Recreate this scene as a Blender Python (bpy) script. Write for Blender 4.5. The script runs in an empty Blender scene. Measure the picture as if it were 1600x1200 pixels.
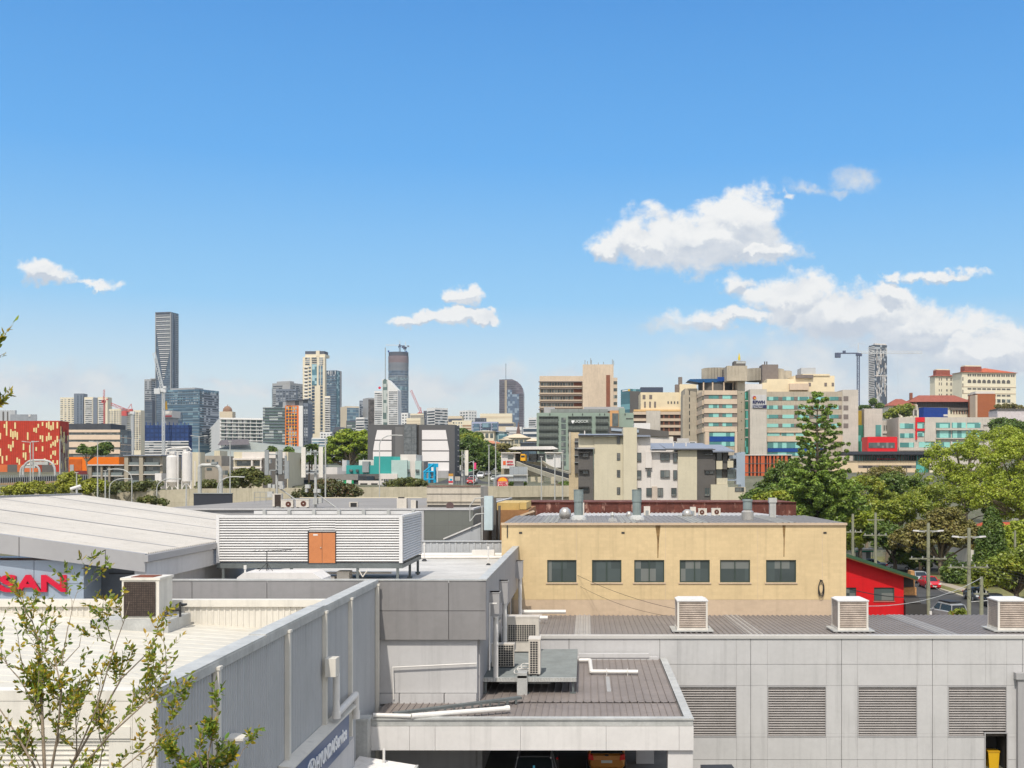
import bpy, bmesh, math, random
import numpy as np
from mathutils import Vector, Matrix
random.seed(7); rng = np.random.default_rng(11)
F, PX, PY, H = 1800.0, 915.0, 745.0, 13.0          # focal length (photo pixels), vanishing point, eye height
SC = bpy.context.scene
COL = SC.collection
# ------------------------------------------------------------------ camera
cd = bpy.data.cameras.new('camera'); cam = bpy.data.objects.new('camera', cd); COL.objects.link(cam)
cam.location = (0, 0, H); cam.rotation_euler = (math.pi/2, 0, 0)
cd.sensor_width = 36; cd.lens = 36*F/1600
cd.shift_x = (800-PX)/1600; cd.shift_y = (PY-600)/1600
cd.clip_start = 0.5; cd.clip_end = 20000
SC.camera = cam
SC.view_settings.view_transform = 'Standard'; SC.view_settings.look = 'None'
SC.view_settings.gamma = 1; SC.view_settings.exposure = 0.14
# ------------------------------------------------------------------ sun
SUN_EL, SUN_AZ = math.radians(54), math.radians(189)      # azimuth clockwise from +Y: behind the viewer, to the left
sd = Vector((math.sin(SUN_AZ)*math.cos(SUN_EL), math.cos(SUN_AZ)*math.cos(SUN_EL), math.sin(SUN_EL)))
sl = bpy.data.lights.new('sun', 'SUN'); sl.energy = 3.5; sl.angle = math.radians(.8); sl.color = (1, .935, .83)
so = bpy.data.objects.new('sun', sl); COL.objects.link(so)
so.rotation_euler = sd.to_track_quat('Z', 'Y').to_euler(); so.location = (0, 0, 300)
# ------------------------------------------------------------------ world: sky with clouds
W = bpy.data.worlds.new('World'); SC.world = W; W.use_nodes = True
NT = W.node_tree; NT.nodes.clear()
class NB:
    def __init__(s, nt): s.nt = nt
    def n(s, t, **k):
        x = s.nt.nodes.new(t)
        for a, v in k.items(): setattr(x, a, v)
        return x
    def l(s, a, b): s.nt.links.new(a, b)
    def put(s, sock, v):
        if isinstance(v, bpy.types.NodeSocket): s.l(v, sock)
        else: sock.default_value = v
    def m(s, op, a, b=0.0, c=0.0, clamp=False):
        x = s.n('ShaderNodeMath', operation=op, use_clamp=clamp)
        s.put(x.inputs[0], a); s.put(x.inputs[1], b); s.put(x.inputs[2], c); return x.outputs[0]
    def v(s, op, a, b=(0, 0, 0), out=0):
        x = s.n('ShaderNodeVectorMath', operation=op); s.put(x.inputs[0], a); s.put(x.inputs[1], b)
        return x.outputs[out]
    def mix(s, f, a, b, blend='MIX'):
        x = s.n('ShaderNodeMix', data_type='RGBA', blend_type=blend)
        s.put(x.inputs[0], f); s.put(x.inputs[6], a); s.put(x.inputs[7], b); return x.outputs[2]
    def noise(s, vec, scale, detail=4, rough=.55, dist=0):
        x = s.n('ShaderNodeTexNoise'); s.l(vec, x.inputs['Vector']); x.inputs['Scale'].default_value = scale
        x.inputs['Detail'].default_value = detail; x.inputs['Roughness'].default_value = rough
        x.inputs['Distortion'].default_value = dist; return x.outputs[0]
    def ss(s, x, a, b, lo=0.0, hi=1.0):
        y = s.n('ShaderNodeMapRange', interpolation_type='SMOOTHSTEP'); s.put(y.inputs[0], x)
        y.inputs[1].default_value = a; y.inputs[2].default_value = b
        y.inputs[3].default_value = lo; y.inputs[4].default_value = hi; return y.outputs[0]
B = NB(NT)
sky = B.n('ShaderNodeTexSky', sky_type='NISHITA', sun_disc=False)
sky.sun_elevation = SUN_EL; sky.sun_rotation = SUN_AZ; sky.altitude = 20
sky.air_density = 1.0; sky.dust_density = .6; sky.ozone_density = 2.5
tc = B.n('ShaderNodeTexCoord'); dirv = tc.outputs['Generated']
sx = B.n('ShaderNodeSeparateXYZ'); B.l(dirv, sx.inputs[0])
yy = B.m('MAXIMUM', sx.outputs[1], .02)
u = B.m('DIVIDE', sx.outputs[0], yy); vv = B.m('DIVIDE', sx.outputs[2], yy)
uv = B.n('ShaderNodeCombineXYZ'); B.l(u, uv.inputs[0]); B.l(vv, uv.inputs[1]); uv = uv.outputs[0]
def warp(vec, scale, amp):
    x = B.n('ShaderNodeTexNoise'); B.l(vec, x.inputs['Vector']); x.inputs['Scale'].default_value = scale; x.inputs['Detail'].default_value = 5; x.inputs['Roughness'].default_value = .6
    return B.v('MULTIPLY', B.v('SUBTRACT', x.outputs[1], (.5, .5, .5)), (amp, amp*.7, 0))
uvw = B.v('ADD', uv, B.v('ADD', warp(uv, 26, .05), warp(uv, 75, .022)))
def fbm(vec):
    w = B.v('MULTIPLY', vec, (1, 1.4, 1)); return B.noise(w, 17, 9, .58, .25)
f3 = B.noise(B.v('MULTIPLY', uv, (1, 1.25, 1)), 48, 6, .62, .4)
f1 = fbm(uv); f2 = fbm(B.v('ADD', uv, (-.006, .009, 0)))
big = B.noise(B.v('MULTIPLY', uv, (1, 1.3, 1)), 9, 3, .5)
def cloudset(ells, uv=uvw):
    acc = None
    for (x, y, rx, ry, w) in ells:
        d = B.v('MULTIPLY', B.v('SUBTRACT', uv, ((x-PX)/F, (PY-y)/F, 0)), (F/rx, F/ry, 0))
        k = B.m('MULTIPLY', B.m('SUBTRACT', 1.0, B.m('MULTIPLY', B.v('LENGTH', d, out=1), .86)), w)
        acc = k if acc is None else B.m('MAXIMUM', acc, k)
    return acc
CL = ([ (1090, 372, 145, 52, 1), (1010, 382, 85, 34, 1), (1155, 345, 80, 46, 1), (1180, 392, 52, 20, 1), (955, 388, 40, 18, .8),
    (1225, 470, 90, 44, 1), (1160, 492, 105, 20, .9), (1330, 495, 150, 48, 1), (1390, 466, 40, 26, 1), (1450, 515, 130, 42, 1), (1540, 545, 120, 40, 1),
    (1620, 545, 60, 30, 1), (722, 458, 33, 18, 1), (655, 494, 42, 13, 1), (705, 494, 52, 14, 1), (757, 497, 32, 11, 1),
    (84, 430, 46, 21, .9), (140, 442, 50, 9, .7), (1224, 311, 20, 9, .55), (1475, 428, 62, 15, .9), (1400, 432, 22, 10, .8), (1160, 446, 34, 24, .75)])
dense = cloudset(CL); dup = cloudset(CL, B.v('ADD', uvw, (0, .0065, 0)))
thin = cloudset([(1420, 560, 330, 60, 1), (1310, 610, 260, 34, .9), (1030, 508, 40, 12, .5), (1265, 296, 40, 8, .5), (1340, 280, 30, 16, .8), (1316, 296, 18, 9, .7), (190, 590, 30, 10, .6),
    (700, 600, 150, 26, .7), (780, 585, 60, 22, .7), (60, 600, 220, 34, .8), (340, 596, 40, 12, .6), (900, 590, 120, 14, .45), (1180, 575, 140, 34, .8), (560, 590, 100, 30, .5), (420, 610, 120, 16, .5)])
nz = B.m('ADD', B.m('MULTIPLY', B.m('SUBTRACT', f1, .5), 2.3), B.m('MULTIPLY', B.m('SUBTRACT', f3, .5), .9))
md = B.ss(B.m('ADD', B.m('MULTIPLY', dense, 1.45), nz), .03, .66)
mt = B.m('MULTIPLY', B.ss(B.m('ADD', thin, B.m('MULTIPLY', B.m('SUBTRACT', f1, .5), 1.3)), -.15, .75), .8)
lit = B.m('ADD', B.m('ADD', B.m('MULTIPLY', B.m('SUBTRACT', f1, f2), 2.4), B.m('MULTIPLY', B.m('SUBTRACT', f3, .5), .5)), B.ss(B.m('ADD', B.m('MULTIPLY', B.m('SUBTRACT', dup, dense), 2.6), B.m('MULTIPLY', B.m('SUBTRACT', big, .5), .8)), -.35, .45, 1.0, .12), clamp=True)
cdense = B.mix(lit, (4.9, 5.4, 6.1, 1), (7.7, 7.75, 7.7, 1))
cthin = B.mix(B.ss(f1, .35, .65), (5.0, 5.6, 6.3, 1), (7.0, 7.0, 6.9, 1))
hor = B.m('SQRT', B.m('ADD', B.m('MULTIPLY', sx.outputs[0], sx.outputs[0]), B.m('MULTIPLY', sx.outputs[1], sx.outputs[1])))
el = B.m('MAXIMUM', B.m('DIVIDE', sx.outputs[2], B.m('MAXIMUM', hor, .05)), 0.0)
grad = B.n('ShaderNodeValToRGB'); B.l(B.m('MULTIPLY', el, 2.2), grad.inputs[0])
cr = grad.color_ramp
stops = [(0.0, (7.6, 7.6, 7.0)), (.10, (7.2, 7.5, 7.2)), (.19, (5.6, 6.9, 7.6)), (.33, (2.5, 5.4, 8.2)), (.60, (.95, 3.75, 7.9)), (.95, (.50, 2.65, 6.7))]
while len(cr.elements) < len(stops): cr.elements.new(.5)
for e, (p, c) in zip(cr.elements, stops): e.position = p; e.color = (*c, 1)
base = B.mix(.8, sky.outputs[0], grad.outputs[0])
c1 = B.mix(mt, base, cthin); c2 = B.mix(md, c1, cdense)
# unseen broken bright cloud, added as neutral fill light: overhead and behind the viewer
oth = B.ss(B.noise(dirv, 3.2, 5, .6), .34, .56)
away = B.m('MAXIMUM', B.ss(sx.outputs[1], .25, -.1), B.ss(sx.outputs[2], .42, .62))
c2 = B.mix(B.m('MULTIPLY', B.m('MULTIPLY', oth, away), .9), c2, (11.5, 11.1, 10.6, 1))
bg = B.n('ShaderNodeBackground'); B.l(c2, bg.inputs[0]); bg.inputs[1].default_value = .11
wo = B.n('ShaderNodeOutputWorld'); B.l(bg.outputs[0], wo.inputs[0])

# ------------------------------------------------------------------ helpers
def at(px, py, Y): return Vector(((px-PX)*Y/F, Y, H-(py-PY)*Y/F))
def zz(py, Y): return H-(py-PY)*Y/F
def xx(px, Y): return (px-PX)*Y/F
def ss(x, a, b):
    t = min(1, max(0, (x-a)/(b-a))); return t*t*(3-2*t)
def ground(X, Y):
    c = -1 + 12.3*ss(Y, 228, 257) + 4.5*ss(Y, 260, 460)
    r = -1 + 14.5*ss(Y, 195, 340) + 2*ss(Y, 340, 460)
    k = ss(X, 0, 30)
    z = c*(1-k)+r*k
    z += 34*ss(Y, 480, 2500)
    if Y < 95: z = -2.4 + 1.4*ss(Y, 78, 95)
    z += 26*ss(X, 130, 330)*ss(Y, 420, 700)
    return z
def lin(c):
    c = c/255
    return c/12.92 if c <= .04045 else ((c+.055)/1.055)**2.4
K = .80
def rgb(r, g, b, k=None):
    k = K if k is None else k
    return (lin(r)*k, lin(g)*k, lin(b)*k, 1)
MATS = {}
def mat(name, col, rough=.75, metal=0, var=.10, scale=.6, streak=0, brick=None, bump=0, spec=.3, stain=None):
    """procedural paint / concrete / cladding: mottling, rain streaks, joint lines"""
    if name in MATS: return MATS[name]
    m = bpy.data.materials.new(name); m.use_nodes = True; nt = m.node_tree; b = NB(nt)
    P = nt.nodes['Principled BSDF']; P.inputs['Roughness'].default_value = rough; P.inputs['Metallic'].default_value = metal
    P.inputs['Specular IOR Level'].default_value = spec
    t = b.n('ShaderNodeTexCoord'); o = t.outputs['Object']
    n1 = b.noise(o, scale, 5, .6)
    f = b.ss(n1, .3, .7, 1-var, 1+var*.6)
    n3 = b.noise(o, scale*9, 3, .6)
    f = b.m('MULTIPLY', f, b.ss(n3, .3, .7, 1-var*.5, 1+var*.3))
    if streak:
        s = b.noise(b.v('MULTIPLY', o, (2.2, 2.2, .12)), 1.3, 4, .6)
        f = b.m('MULTIPLY', f, b.ss(s, .48, .75, 1, 1-streak))
    sp = b.n('ShaderNodeSeparateXYZ'); b.l(o, sp.inputs[0])
    if brick:
        bw, bh, mo, dk = brick
        cx = b.n('ShaderNodeCombineXYZ'); b.l(b.m('ADD', sp.outputs[0], sp.outputs[1]), cx.inputs[0]); b.l(sp.outputs[2], cx.inputs[1])
        br = b.n('ShaderNodeTexBrick', offset=(.5 if mo > 0 else 0)); b.l(cx.outputs[0], br.inputs['Vector'])
        br.inputs['Scale'].default_value = 1; br.inputs['Brick Width'].default_value = bw; br.inputs['Row Height'].default_value = bh
        br.inputs['Mortar Size'].default_value = abs(mo); br.inputs['Mortar Smooth'].default_value = 0
        br.inputs['Color1'].default_value = (1, 1, 1, 1); br.inputs['Color2'].default_value = (.93, .93, .93, 1); br.inputs['Mortar'].default_value = (dk, dk, dk, 1)
        g = b.n('ShaderNodeRGBToBW'); b.l(br.outputs[0], g.inputs[0]); f = b.m('MULTIPLY', f, g.outputs[0])
    cc = b.v('SCALE', col[:3]); 
    cc.node.inputs['Scale'].default_value = 1; b.l(f, cc.node.inputs['Scale'])
    out = cc
    if stain:
        sn = b.noise(b.v('MULTIPLY', o, (1.2, 1.2, .5)), 1.1, 6, .7)
        out = b.mix(b.ss(sn, stain[1], stain[1]+.12), cc, stain[0])
    b.l(out, P.inputs['Base Color'])
    if bump:
        bp = b.n('ShaderNodeBump'); bp.inputs['Strength'].default_value = bump; bp.inputs['Distance'].default_value = .02
        b.l(n3, bp.inputs['Height']); b.l(bp.outputs[0], P.inputs['Normal'])
    MATS[name] = m; return m
def glass(name, col, cell=(1.5, 3.2), light=None, share=.25, rough=.08, metal=.0, line=None):
    """window glass: each pane of the given cell size has its own tone (blinds, dark rooms)"""
    if name in MATS: return MATS[name]
    m = bpy.data.materials.new(name); m.use_nodes = True; nt = m.node_tree; b = NB(nt)
    P = nt.nodes['Principled BSDF']; P.inputs['Roughness'].default_value = rough; P.inputs['Metallic'].default_value = metal
    P.inputs['Specular IOR Level'].default_value = .6
    t = b.n('ShaderNodeNewGeometry'); sp = b.n('ShaderNodeSeparateXYZ'); b.l(t.outputs['Position'], sp.inputs[0])
    ux = b.m('ADD', sp.outputs[0], b.m('MULTIPLY', sp.outputs[1], .7))
    cx = b.n('ShaderNodeCombineXYZ'); b.l(b.m('FLOOR', b.m('DIVIDE', ux, cell[0])), cx.inputs[0]); b.l(b.m('FLOOR', b.m('DIVIDE', sp.outputs[2], cell[1])), cx.inputs[1])
    w = b.n('ShaderNodeTexWhiteNoise', noise_dimensions='2D'); b.l(cx.outputs[0], w.inputs['Vector'])
    r = w.outputs['Value']
    k = b.ss(r, 0, 1, .78, 1.18)
    cc = b.v('SCALE', col[:3]); b.l(k, cc.node.inputs['Scale'])
    out = b.mix(b.m('GREATER_THAN', r, 1-share), cc, light or (min(1, col[0]*2.5+.05), min(1, col[1]*2.3+.05), min(1, col[2]*2.1+.05), 1))
    if line:
        a = b.m('ABSOLUTE', b.m('SUBTRACT', b.m('FRACT', b.m('DIVIDE', sp.outputs[2], cell[1])), .5))
        out = b.mix(b.m('GREATER_THAN', a, .5-line[1]), out, line[0])
    b.l(out, P.inputs['Base Color'])
    MATS[name] = m; return m
def plain(name, col, rough=.6, metal=0, emit=None):
    if name in MATS: return MATS[name]
    m = bpy.data.materials.new(name); m.use_nodes = True; P = m.node_tree.nodes['Principled BSDF']
    P.inputs['Base Color'].default_value = col; P.inputs['Roughness'].default_value = rough; P.inputs['Metallic'].default_value = metal
    MATS[name] = m; return m

class MB:
    """collects solids into ONE mesh"""
    def __init__(s): s.v = []; s.f = []
    def add(s, vs, fs):
        n = len(s.v); s.v += [tuple(p) for p in vs]; s.f += [tuple(i+n for i in f) for f in fs]; return s
    def box(s, x0, x1, y0, y1, z0, z1):
        if x0 > x1: x0, x1 = x1, x0
        if y0 > y1: y0, y1 = y1, y0
        if z0 > z1: z0, z1 = z1, z0
        return s.add([(x0,y0,z0),(x1,y0,z0),(x1,y1,z0),(x0,y1,z0),(x0,y0,z1),(x1,y0,z1),(x1,y1,z1),(x0,y1,z1)],
              [(0,3,2,1),(4,5,6,7),(0,1,5,4),(1,2,6,5),(2,3,7,6),(3,0,4,7)])
    def prism(s, pts, axis, a, b):
        """polygon in the plane normal to axis ('x': pts=(y,z), 'y': pts=(x,z), 'z': pts=(x,y)), extruded a..b"""
        def q(p, t): return (t, p[0], p[1]) if axis == 'x' else ((p[0], t, p[1]) if axis == 'y' else (p[0], p[1], t))
        n = len(pts); vs = [q(p, a) for p in pts]+[q(p, b) for p in pts]
        fs = [tuple(range(n))[::-1], tuple(range(n, 2*n))]+[(i, (i+1) % n, n+(i+1) % n, n+i) for i in range(n)]
        return s.add(vs, fs)
    def tube(s, p0, p1, r0, r1=None, n=10, cap=True):
        p0 = Vector(p0); p1 = Vector(p1); r1 = r0 if r1 is None else r1
        d = (p1-p0)
        if d.length < 1e-6: return s
        d.normalize(); a = d.orthogonal().normalized(); c = d.cross(a)
        vs = []
        for p, r in ((p0, r0), (p1, r1)):
            for i in range(n):
                t = 2*math.pi*i/n; vs.append(p+(a*math.cos(t)+c*math.sin(t))*r)
        fs = [(i, (i+1) % n, n+(i+1) % n, n+i) for i in range(n)]
        if cap: fs += [tuple(range(n))[::-1], tuple(range(n, 2*n))]
        return s.add(vs, fs)
    def path(s, pts, r, n=8):
        for a, b in zip(pts[:-1], pts[1:]): s.tube(a, b, r, None, n)
        for p in pts[1:-1]: s.ball(p, r*1.02, 6)
        return s
    def ball(s, c, r, n=8, sz=1):
        c = Vector(c); vs = []; fs = []; m = max(3, n//2)
        for j in range(m+1):
            ph = math.pi*j/m
            for i in range(n):
                t = 2*math.pi*i/n; vs.append(c+Vector((math.sin(ph)*math.cos(t), math.sin(ph)*math.sin(t), math.cos(ph)*sz))*r)
        for j in range(m):
            for i in range(n): fs.append((j*n+i, (j+1)*n+i, (j+1)*n+(i+1) % n, j*n+(i+1) % n))
        return s.add(vs, fs)
    def lathe(s, c, prof, n=20):
        vs = []; fs = []; c = Vector(c)
        for r, z in prof:
            for i in range(n):
                t = 2*math.pi*i/n; vs.append(c+Vector((r*math.cos(t), r*math.sin(t), z)))
        for j in range(len(prof)-1):
            for i in range(n): fs.append((j*n+i, j*n+(i+1) % n, (j+1)*n+(i+1) % n, (j+1)*n+i))
        fs += [tuple(range(n))[::-1], tuple(range((len(prof)-1)*n, len(prof)*n))]
        return s.add(vs, fs)
    def sheet(s, o, u, v, L, up, pitch=.2, h=.04, prof='trap'):
        """corrugated sheet: ribs repeat along u (vector, full width), run along v (vector), rib height h along up"""
        o = Vector(o); u = Vector(u); v = Vector(v); up = Vector(up).normalized()
        W_ = u.length; n = max(1, int(round(W_/pitch))); ud = u/n
        pr = {'trap': [(0, 0), (.55, 0), (.65, 1), (.9, 1)], 'wave': [(0, 0), (.25, .7), (.5, 1), (.75, .7)],
              'seam': [(0, 0), (.86, 0), (.89, 1), (.97, 1)], 'slat': [(0, 0), (.08, 1), (.6, 1), (.96, .05)]}[prof]
        pts = []
        for i in range(n):
            for a, b in pr: pts.append(o+ud*(i+a)+up*(b*h))
        pts.append(o+u)
        m = len(pts); vs = pts+[p+v for p in pts]
        return s.add(vs, [(i, i+1, m+i+1, m+i) for i in range(m-1)])
    def build(s, name, material, parent=None, world=False, smooth=False, **props):
        me = bpy.data.meshes.new(name); vs = s.v
        if world and parent is not None:
            M_ = Matrix.Identity(4); q_ = parent
            while q_ is not None: M_ = Matrix.Translation(q_.location) @ Matrix.Rotation(q_.rotation_euler.z, 4, 'Z') @ M_; q_ = q_.parent
            inv = M_.inverted()
            vs = [inv @ Vector(p) for p in vs]
        me.from_pydata([tuple(p) for p in vs], [], s.f); me.update()
        me.materials.append(material)
        if smooth:
            for p in me.polygons: p.use_smooth = True
        o = bpy.data.objects.new(name, me); COL.objects.link(o)
        if parent is not None: o.parent = parent
        for k, v in props.items(): o[k] = v
        return o
def tag(o, label=None, cat=None, group=None, kind=None):
    if label: o['label'] = label
    if cat: o['category'] = cat
    if group: o['group'] = group
    if kind: o['kind'] = kind
    return o
def empty(name, loc, label, cat, group=None, rz=0):
    o = bpy.data.objects.new(name, None); COL.objects.link(o); o.location = loc; o.rotation_euler.z = rz
    o.empty_display_size = .3
    return tag(o, label, cat, group)
def copy_tree(o, parent=None):
    c = o.copy(); COL.objects.link(c)
    if parent is not None: c.parent = parent
    for ch in list(o.children): copy_tree(ch, c)
    return c
def text_mesh(body, width, height, depth=.03, bold=0.0, shear=0):
    cu = bpy.data.curves.new('t', 'FONT'); cu.body = body; cu.extrude = .02; cu.offset = bold; cu.shear = shear
    ob = bpy.data.objects.new('t', cu); COL.objects.link(ob)
    bpy.context.view_layer.update()
    me = bpy.data.meshes.new_from_object(ob.evaluated_get(bpy.context.evaluated_depsgraph_get()))
    bpy.data.objects.remove(ob)
    co = np.array([v.co[:] for v in me.vertices]); mn = co.min(0); mx = co.max(0)
    co = (co-mn)/(mx-mn+1e-9); co[:, 0] *= width; co[:, 1] *= height; co[:, 2] *= depth
    me.vertices.foreach_set('co', co.ravel()); me.update(); return me
def lettering(name, body, o, width, height, material, parent, facing='front', depth=.05, bold=.02, shear=0):
    """o = lower left corner in parent's frame; facing front (-Y) or side (+X)"""
    me = text_mesh(body, width, height, depth, bold, shear)
    co = np.array([v.co[:] for v in me.vertices])
    if facing == 'front': w = np.stack([o[0]+co[:, 0], o[1]-co[:, 2], o[2]+co[:, 1]], 1)
    else: w = np.stack([o[0]+co[:, 2], o[1]+co[:, 0], o[2]+co[:, 1]], 1)
    me.vertices.foreach_set('co', w.ravel()); me.update()
    me.materials.clear(); me.materials.append(material)
    ob = bpy.data.objects.new(name, me); COL.objects.link(ob); ob.parent = parent; return ob

# ------------------------------------------------------------------ generic building with measured facades
class Bld:
    """box building: near corner at px xc / depth Y; wall A runs to px xl (left), wall B to px xr (right)"""
    def __init__(s, name, label, Y, xl, xc, xr, ytop, wall, th=0, cat='building', depth=None, base=None, group=None, roofm=None, para=0.0, nobody=False):
        s.Y = Y; s.th = t = math.radians(th); s.Xc = xx(xc, Y); s.zt = zz(ytop, Y)
        g = min(ground(s.Xc, Y), ground(xx(xl, Y), Y), ground(xx(xr, Y), Y))-1.5 if base is None else base
        s.L = s.tA(xl) if xl < xc else (depth or 15)
        s.M = s.tB(xr) if xr > xc else (depth or 15)
        s.hasA = xl < xc; s.hasB = xr > xc
        s.root = empty(name, (s.Xc, Y, g), label, cat, group, -t)
        s.g = g; s.cnt = {}; s.meshes = {}
        if not nobody:
            m = MB().box(-s.L, 0, 0, s.M, 0, s.zt-g)
            s.wall = m.build('wall', wall, s.root)
            if para:
                p = MB(); h = s.zt-g; w = .4
                p.box(-s.L-.05, .05, -.05, w, h, h+para); p.box(-s.L-.05, .05, s.M-w, s.M+.05, h, h+para)
                p.box(-s.L-.05, -s.L+w, w, s.M-w, h, h+para); p.box(-w, .05, w, s.M-w, h, h+para); p.build('parapet', wall, s.root)
            if roofm: MB().box(-s.L+.1, -.1, .1, s.M-.1, s.zt-g, s.zt-g+.06).build('roof', roofm, s.root)
    def tA(s, px):
        a = (px-PX)/F; return (s.Xc-a*s.Y)/(math.cos(s.th)+a*math.sin(s.th))
    def tB(s, px):
        b = (px-PX)/F; d = (math.sin(s.th)-b*math.cos(s.th)); return (b*s.Y-s.Xc)/d if abs(d) > 1e-5 else 0
    def z(s, py): return zz(py, s.Y)-s.g
    def rects(s, face, name, material, xs, ys, d=.1, back=.3, kindcap=100, label=None):
        """one box per (x range, y range) on a face; d = how far it stands proud"""
        n = s.cnt.get(name, 0); extra = MB(); out = []
        for (y0, y1) in ys:
            za, zb = s.z(max(y0, y1)), s.z(min(y0, y1))
            for (x0, x1) in xs:
                if face == 'A': ta, tb = s.tA(x0), s.tA(x1); bx = (-ta, -tb, -d, back)
                else: ta, tb = s.tB(x0), s.tB(x1); bx = (-back, d, ta, tb)
                if n >= kindcap: extra.box(*bx, za, zb); continue
                w = abs(bx[1]-bx[0]); dp = abs(bx[3]-bx[2]); h = zb-za
                key = (name, material.name, round(w, 2), round(dp, 2), round(h, 2))
                if key not in s.meshes:
                    o = MB().box(0, w, 0, dp, 0, h).build(name, material, s.root); s.meshes[key] = o.data
                else:
                    o = bpy.data.objects.new(name, s.meshes[key]); COL.objects.link(o); o.parent = s.root
                o.location = (min(bx[0], bx[1]), min(bx[2], bx[3]), za); n += 1
                if label: o['label'] = label
                out.append(o)
        s.cnt[name] = n
        if extra.v: extra.build(name, material, s.root)['kind'] = 'stuff'
        return out
    def block(s, name, material, x0, x1, y0, y1, d0=0, d1=5, label=None):
        """box in front-parallel terms on face A frame (th=0): px range, from depth offset d0 to d1 behind the front"""
        m = MB().box(-s.tA(x0), -s.tA(x1), d0, d1, s.z(y1), s.z(y0)); o = m.build(name, material, s.root)
        if label: o['label'] = label
        return o
def rows(y0, pitch, n, h): return [(y0+i*pitch, y0+i*pitch+h) for i in range(n)]
def cols(x0, x1, n, frac=.6, off=.5):
    w = (x1-x0)/n; return [(x0+i*w+w*(1-frac)*off, x0+i*w+w*(1-frac)*off+w*frac) for i in range(n)]
# ================================================================== MATERIALS
m_white = mat('white_painted_metal', rgb(232, 228, 224), .45, var=.05, streak=.12, scale=.5)
m_cream = mat('cream_painted_metal', rgb(232, 226, 214), .5, var=.07, streak=.16, scale=.4)
m_creamroof = mat('cream_roof_sheet', rgb(222, 216, 202), .6, var=.10, streak=0, scale=.25, stain=(rgb(206, 198, 180), .57), brick=(60, 2.9, -.03, .86))
m_grey_rib = mat('grey_ribbed_cladding', rgb(190, 192, 194), .5, var=.05, streak=.12, scale=.4)
m_panel_dark = mat('dark_grey_panel', rgb(150, 147, 146), .45, var=.06, streak=.12, scale=.5)
m_panel_light = mat('light_grey_panel', rgb(206, 204, 203), .6, var=.05, streak=.15, scale=.5)
m_panel_mid = mat('mid_grey_panel', rgb(176, 174, 174), .6, var=.04, streak=.10, scale=.4)
m_gap = mat('dark_joint', rgb(70, 68, 66), .8, var=.05)
m_galv = mat('galvanised_steel', rgb(196, 196, 192), .5, metal=.08, var=.14, scale=1.5, streak=.12)
m_galv_dk = mat('weathered_steel_deck', rgb(118, 124, 124), .5, metal=.2, var=.15, scale=1.2)
m_brownroof = mat('brown_grey_roof_sheet', rgb(142, 132, 126), .55, var=.14, scale=.35, streak=.0, stain=(rgb(172, 160, 146), .60))
m_nissanroof = mat('pale_metal_roof', rgb(196, 191, 184), .5, var=.08, scale=.3, stain=(rgb(178, 172, 164), .58))
m_fascia = mat('grey_fascia_metal', rgb(172, 170, 170), .4, var=.04, scale=.4)
m_bluegrey = mat('blue_grey_panel', rgb(165, 178, 192), .3, var=.04, scale=.3, spec=.5)
m_dkglass = mat('dark_panel_wall', rgb(102, 108, 116), .3, var=.06, spec=.5)
m_deck = mat('pale_roof_membrane', rgb(206, 203, 198), .8, var=.14, scale=.5, stain=(rgb(160, 155, 150), .62))
m_orange = mat('orange_door_paint', rgb(206, 132, 84), .5, var=.06)
m_yellow = mat('yellow_painted_block', rgb(228, 202, 156), .75, var=.05, scale=.35, streak=.12, brick=(.4, .2, .008, .93))
m_tanband = mat('tan_painted_block', rgb(214, 190, 162), .75, var=.06, scale=.4, streak=.08, brick=(.4, .2, .008, .95))
m_frame = mat('dark_green_frame', rgb(64, 78, 70), .5, var=.05)
m_darkwin = glass('dark_window_glass', rgb(84, 94, 94), (.93, 1.45), (.16, .17, .16, 1), .25, .12)
m_red = mat('red_painted_wall', rgb(222, 18, 28), .6, var=.06, streak=.1)
m_signred = plain('sign_red', rgb(215, 14, 55), .35)
m_signblue = mat('sign_blue', rgb(62, 92, 136), .35, var=.08, scale=.8, streak=.1)
m_pvc = mat('white_pipe', rgb(236, 232, 226), .4, var=.05, scale=2)
m_acbeige = mat('beige_unit_casing', rgb(222, 214, 202), .5, var=.08, scale=2, streak=.12)
m_grille = mat('brown_coil_grille', rgb(92, 78, 70), .6, var=.3, scale=8, brick=(.06, .06, -.012, .35))
m_black = plain('black_rubber', (.015, .015, .016, 1), .6)
m_slat = mat('louvre_slat_grey', rgb(176, 170, 166), .5, var=.08, scale=1.5, streak=.1)
m_slatw = mat('louvre_slat_white', rgb(232, 230, 228), .45, var=.05, scale=1)
m_trans = mat('translucent_sheet', rgb(172, 170, 168), .4, var=.08, scale=.8)
m_vent = mat('vent_casing_cream', rgb(232, 226, 216), .5, var=.08, scale=2, streak=.16, stain=(rgb(190, 168, 140), .66))
m_ventslat = mat('vent_slat', rgb(206, 190, 176), .6, var=.22, scale=1.6, stain=(rgb(150, 120, 95), .62))
m_concrete = mat('concrete', rgb(196, 186, 168), .85, var=.12, scale=.25, streak=.25)
m_asphalt = mat('asphalt', (.055, .054, .053, 1), .9, var=.2, scale=.3, bump=.3)
m_wire = plain('black_cable', (.02, .02, .02, 1), .7)

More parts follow.
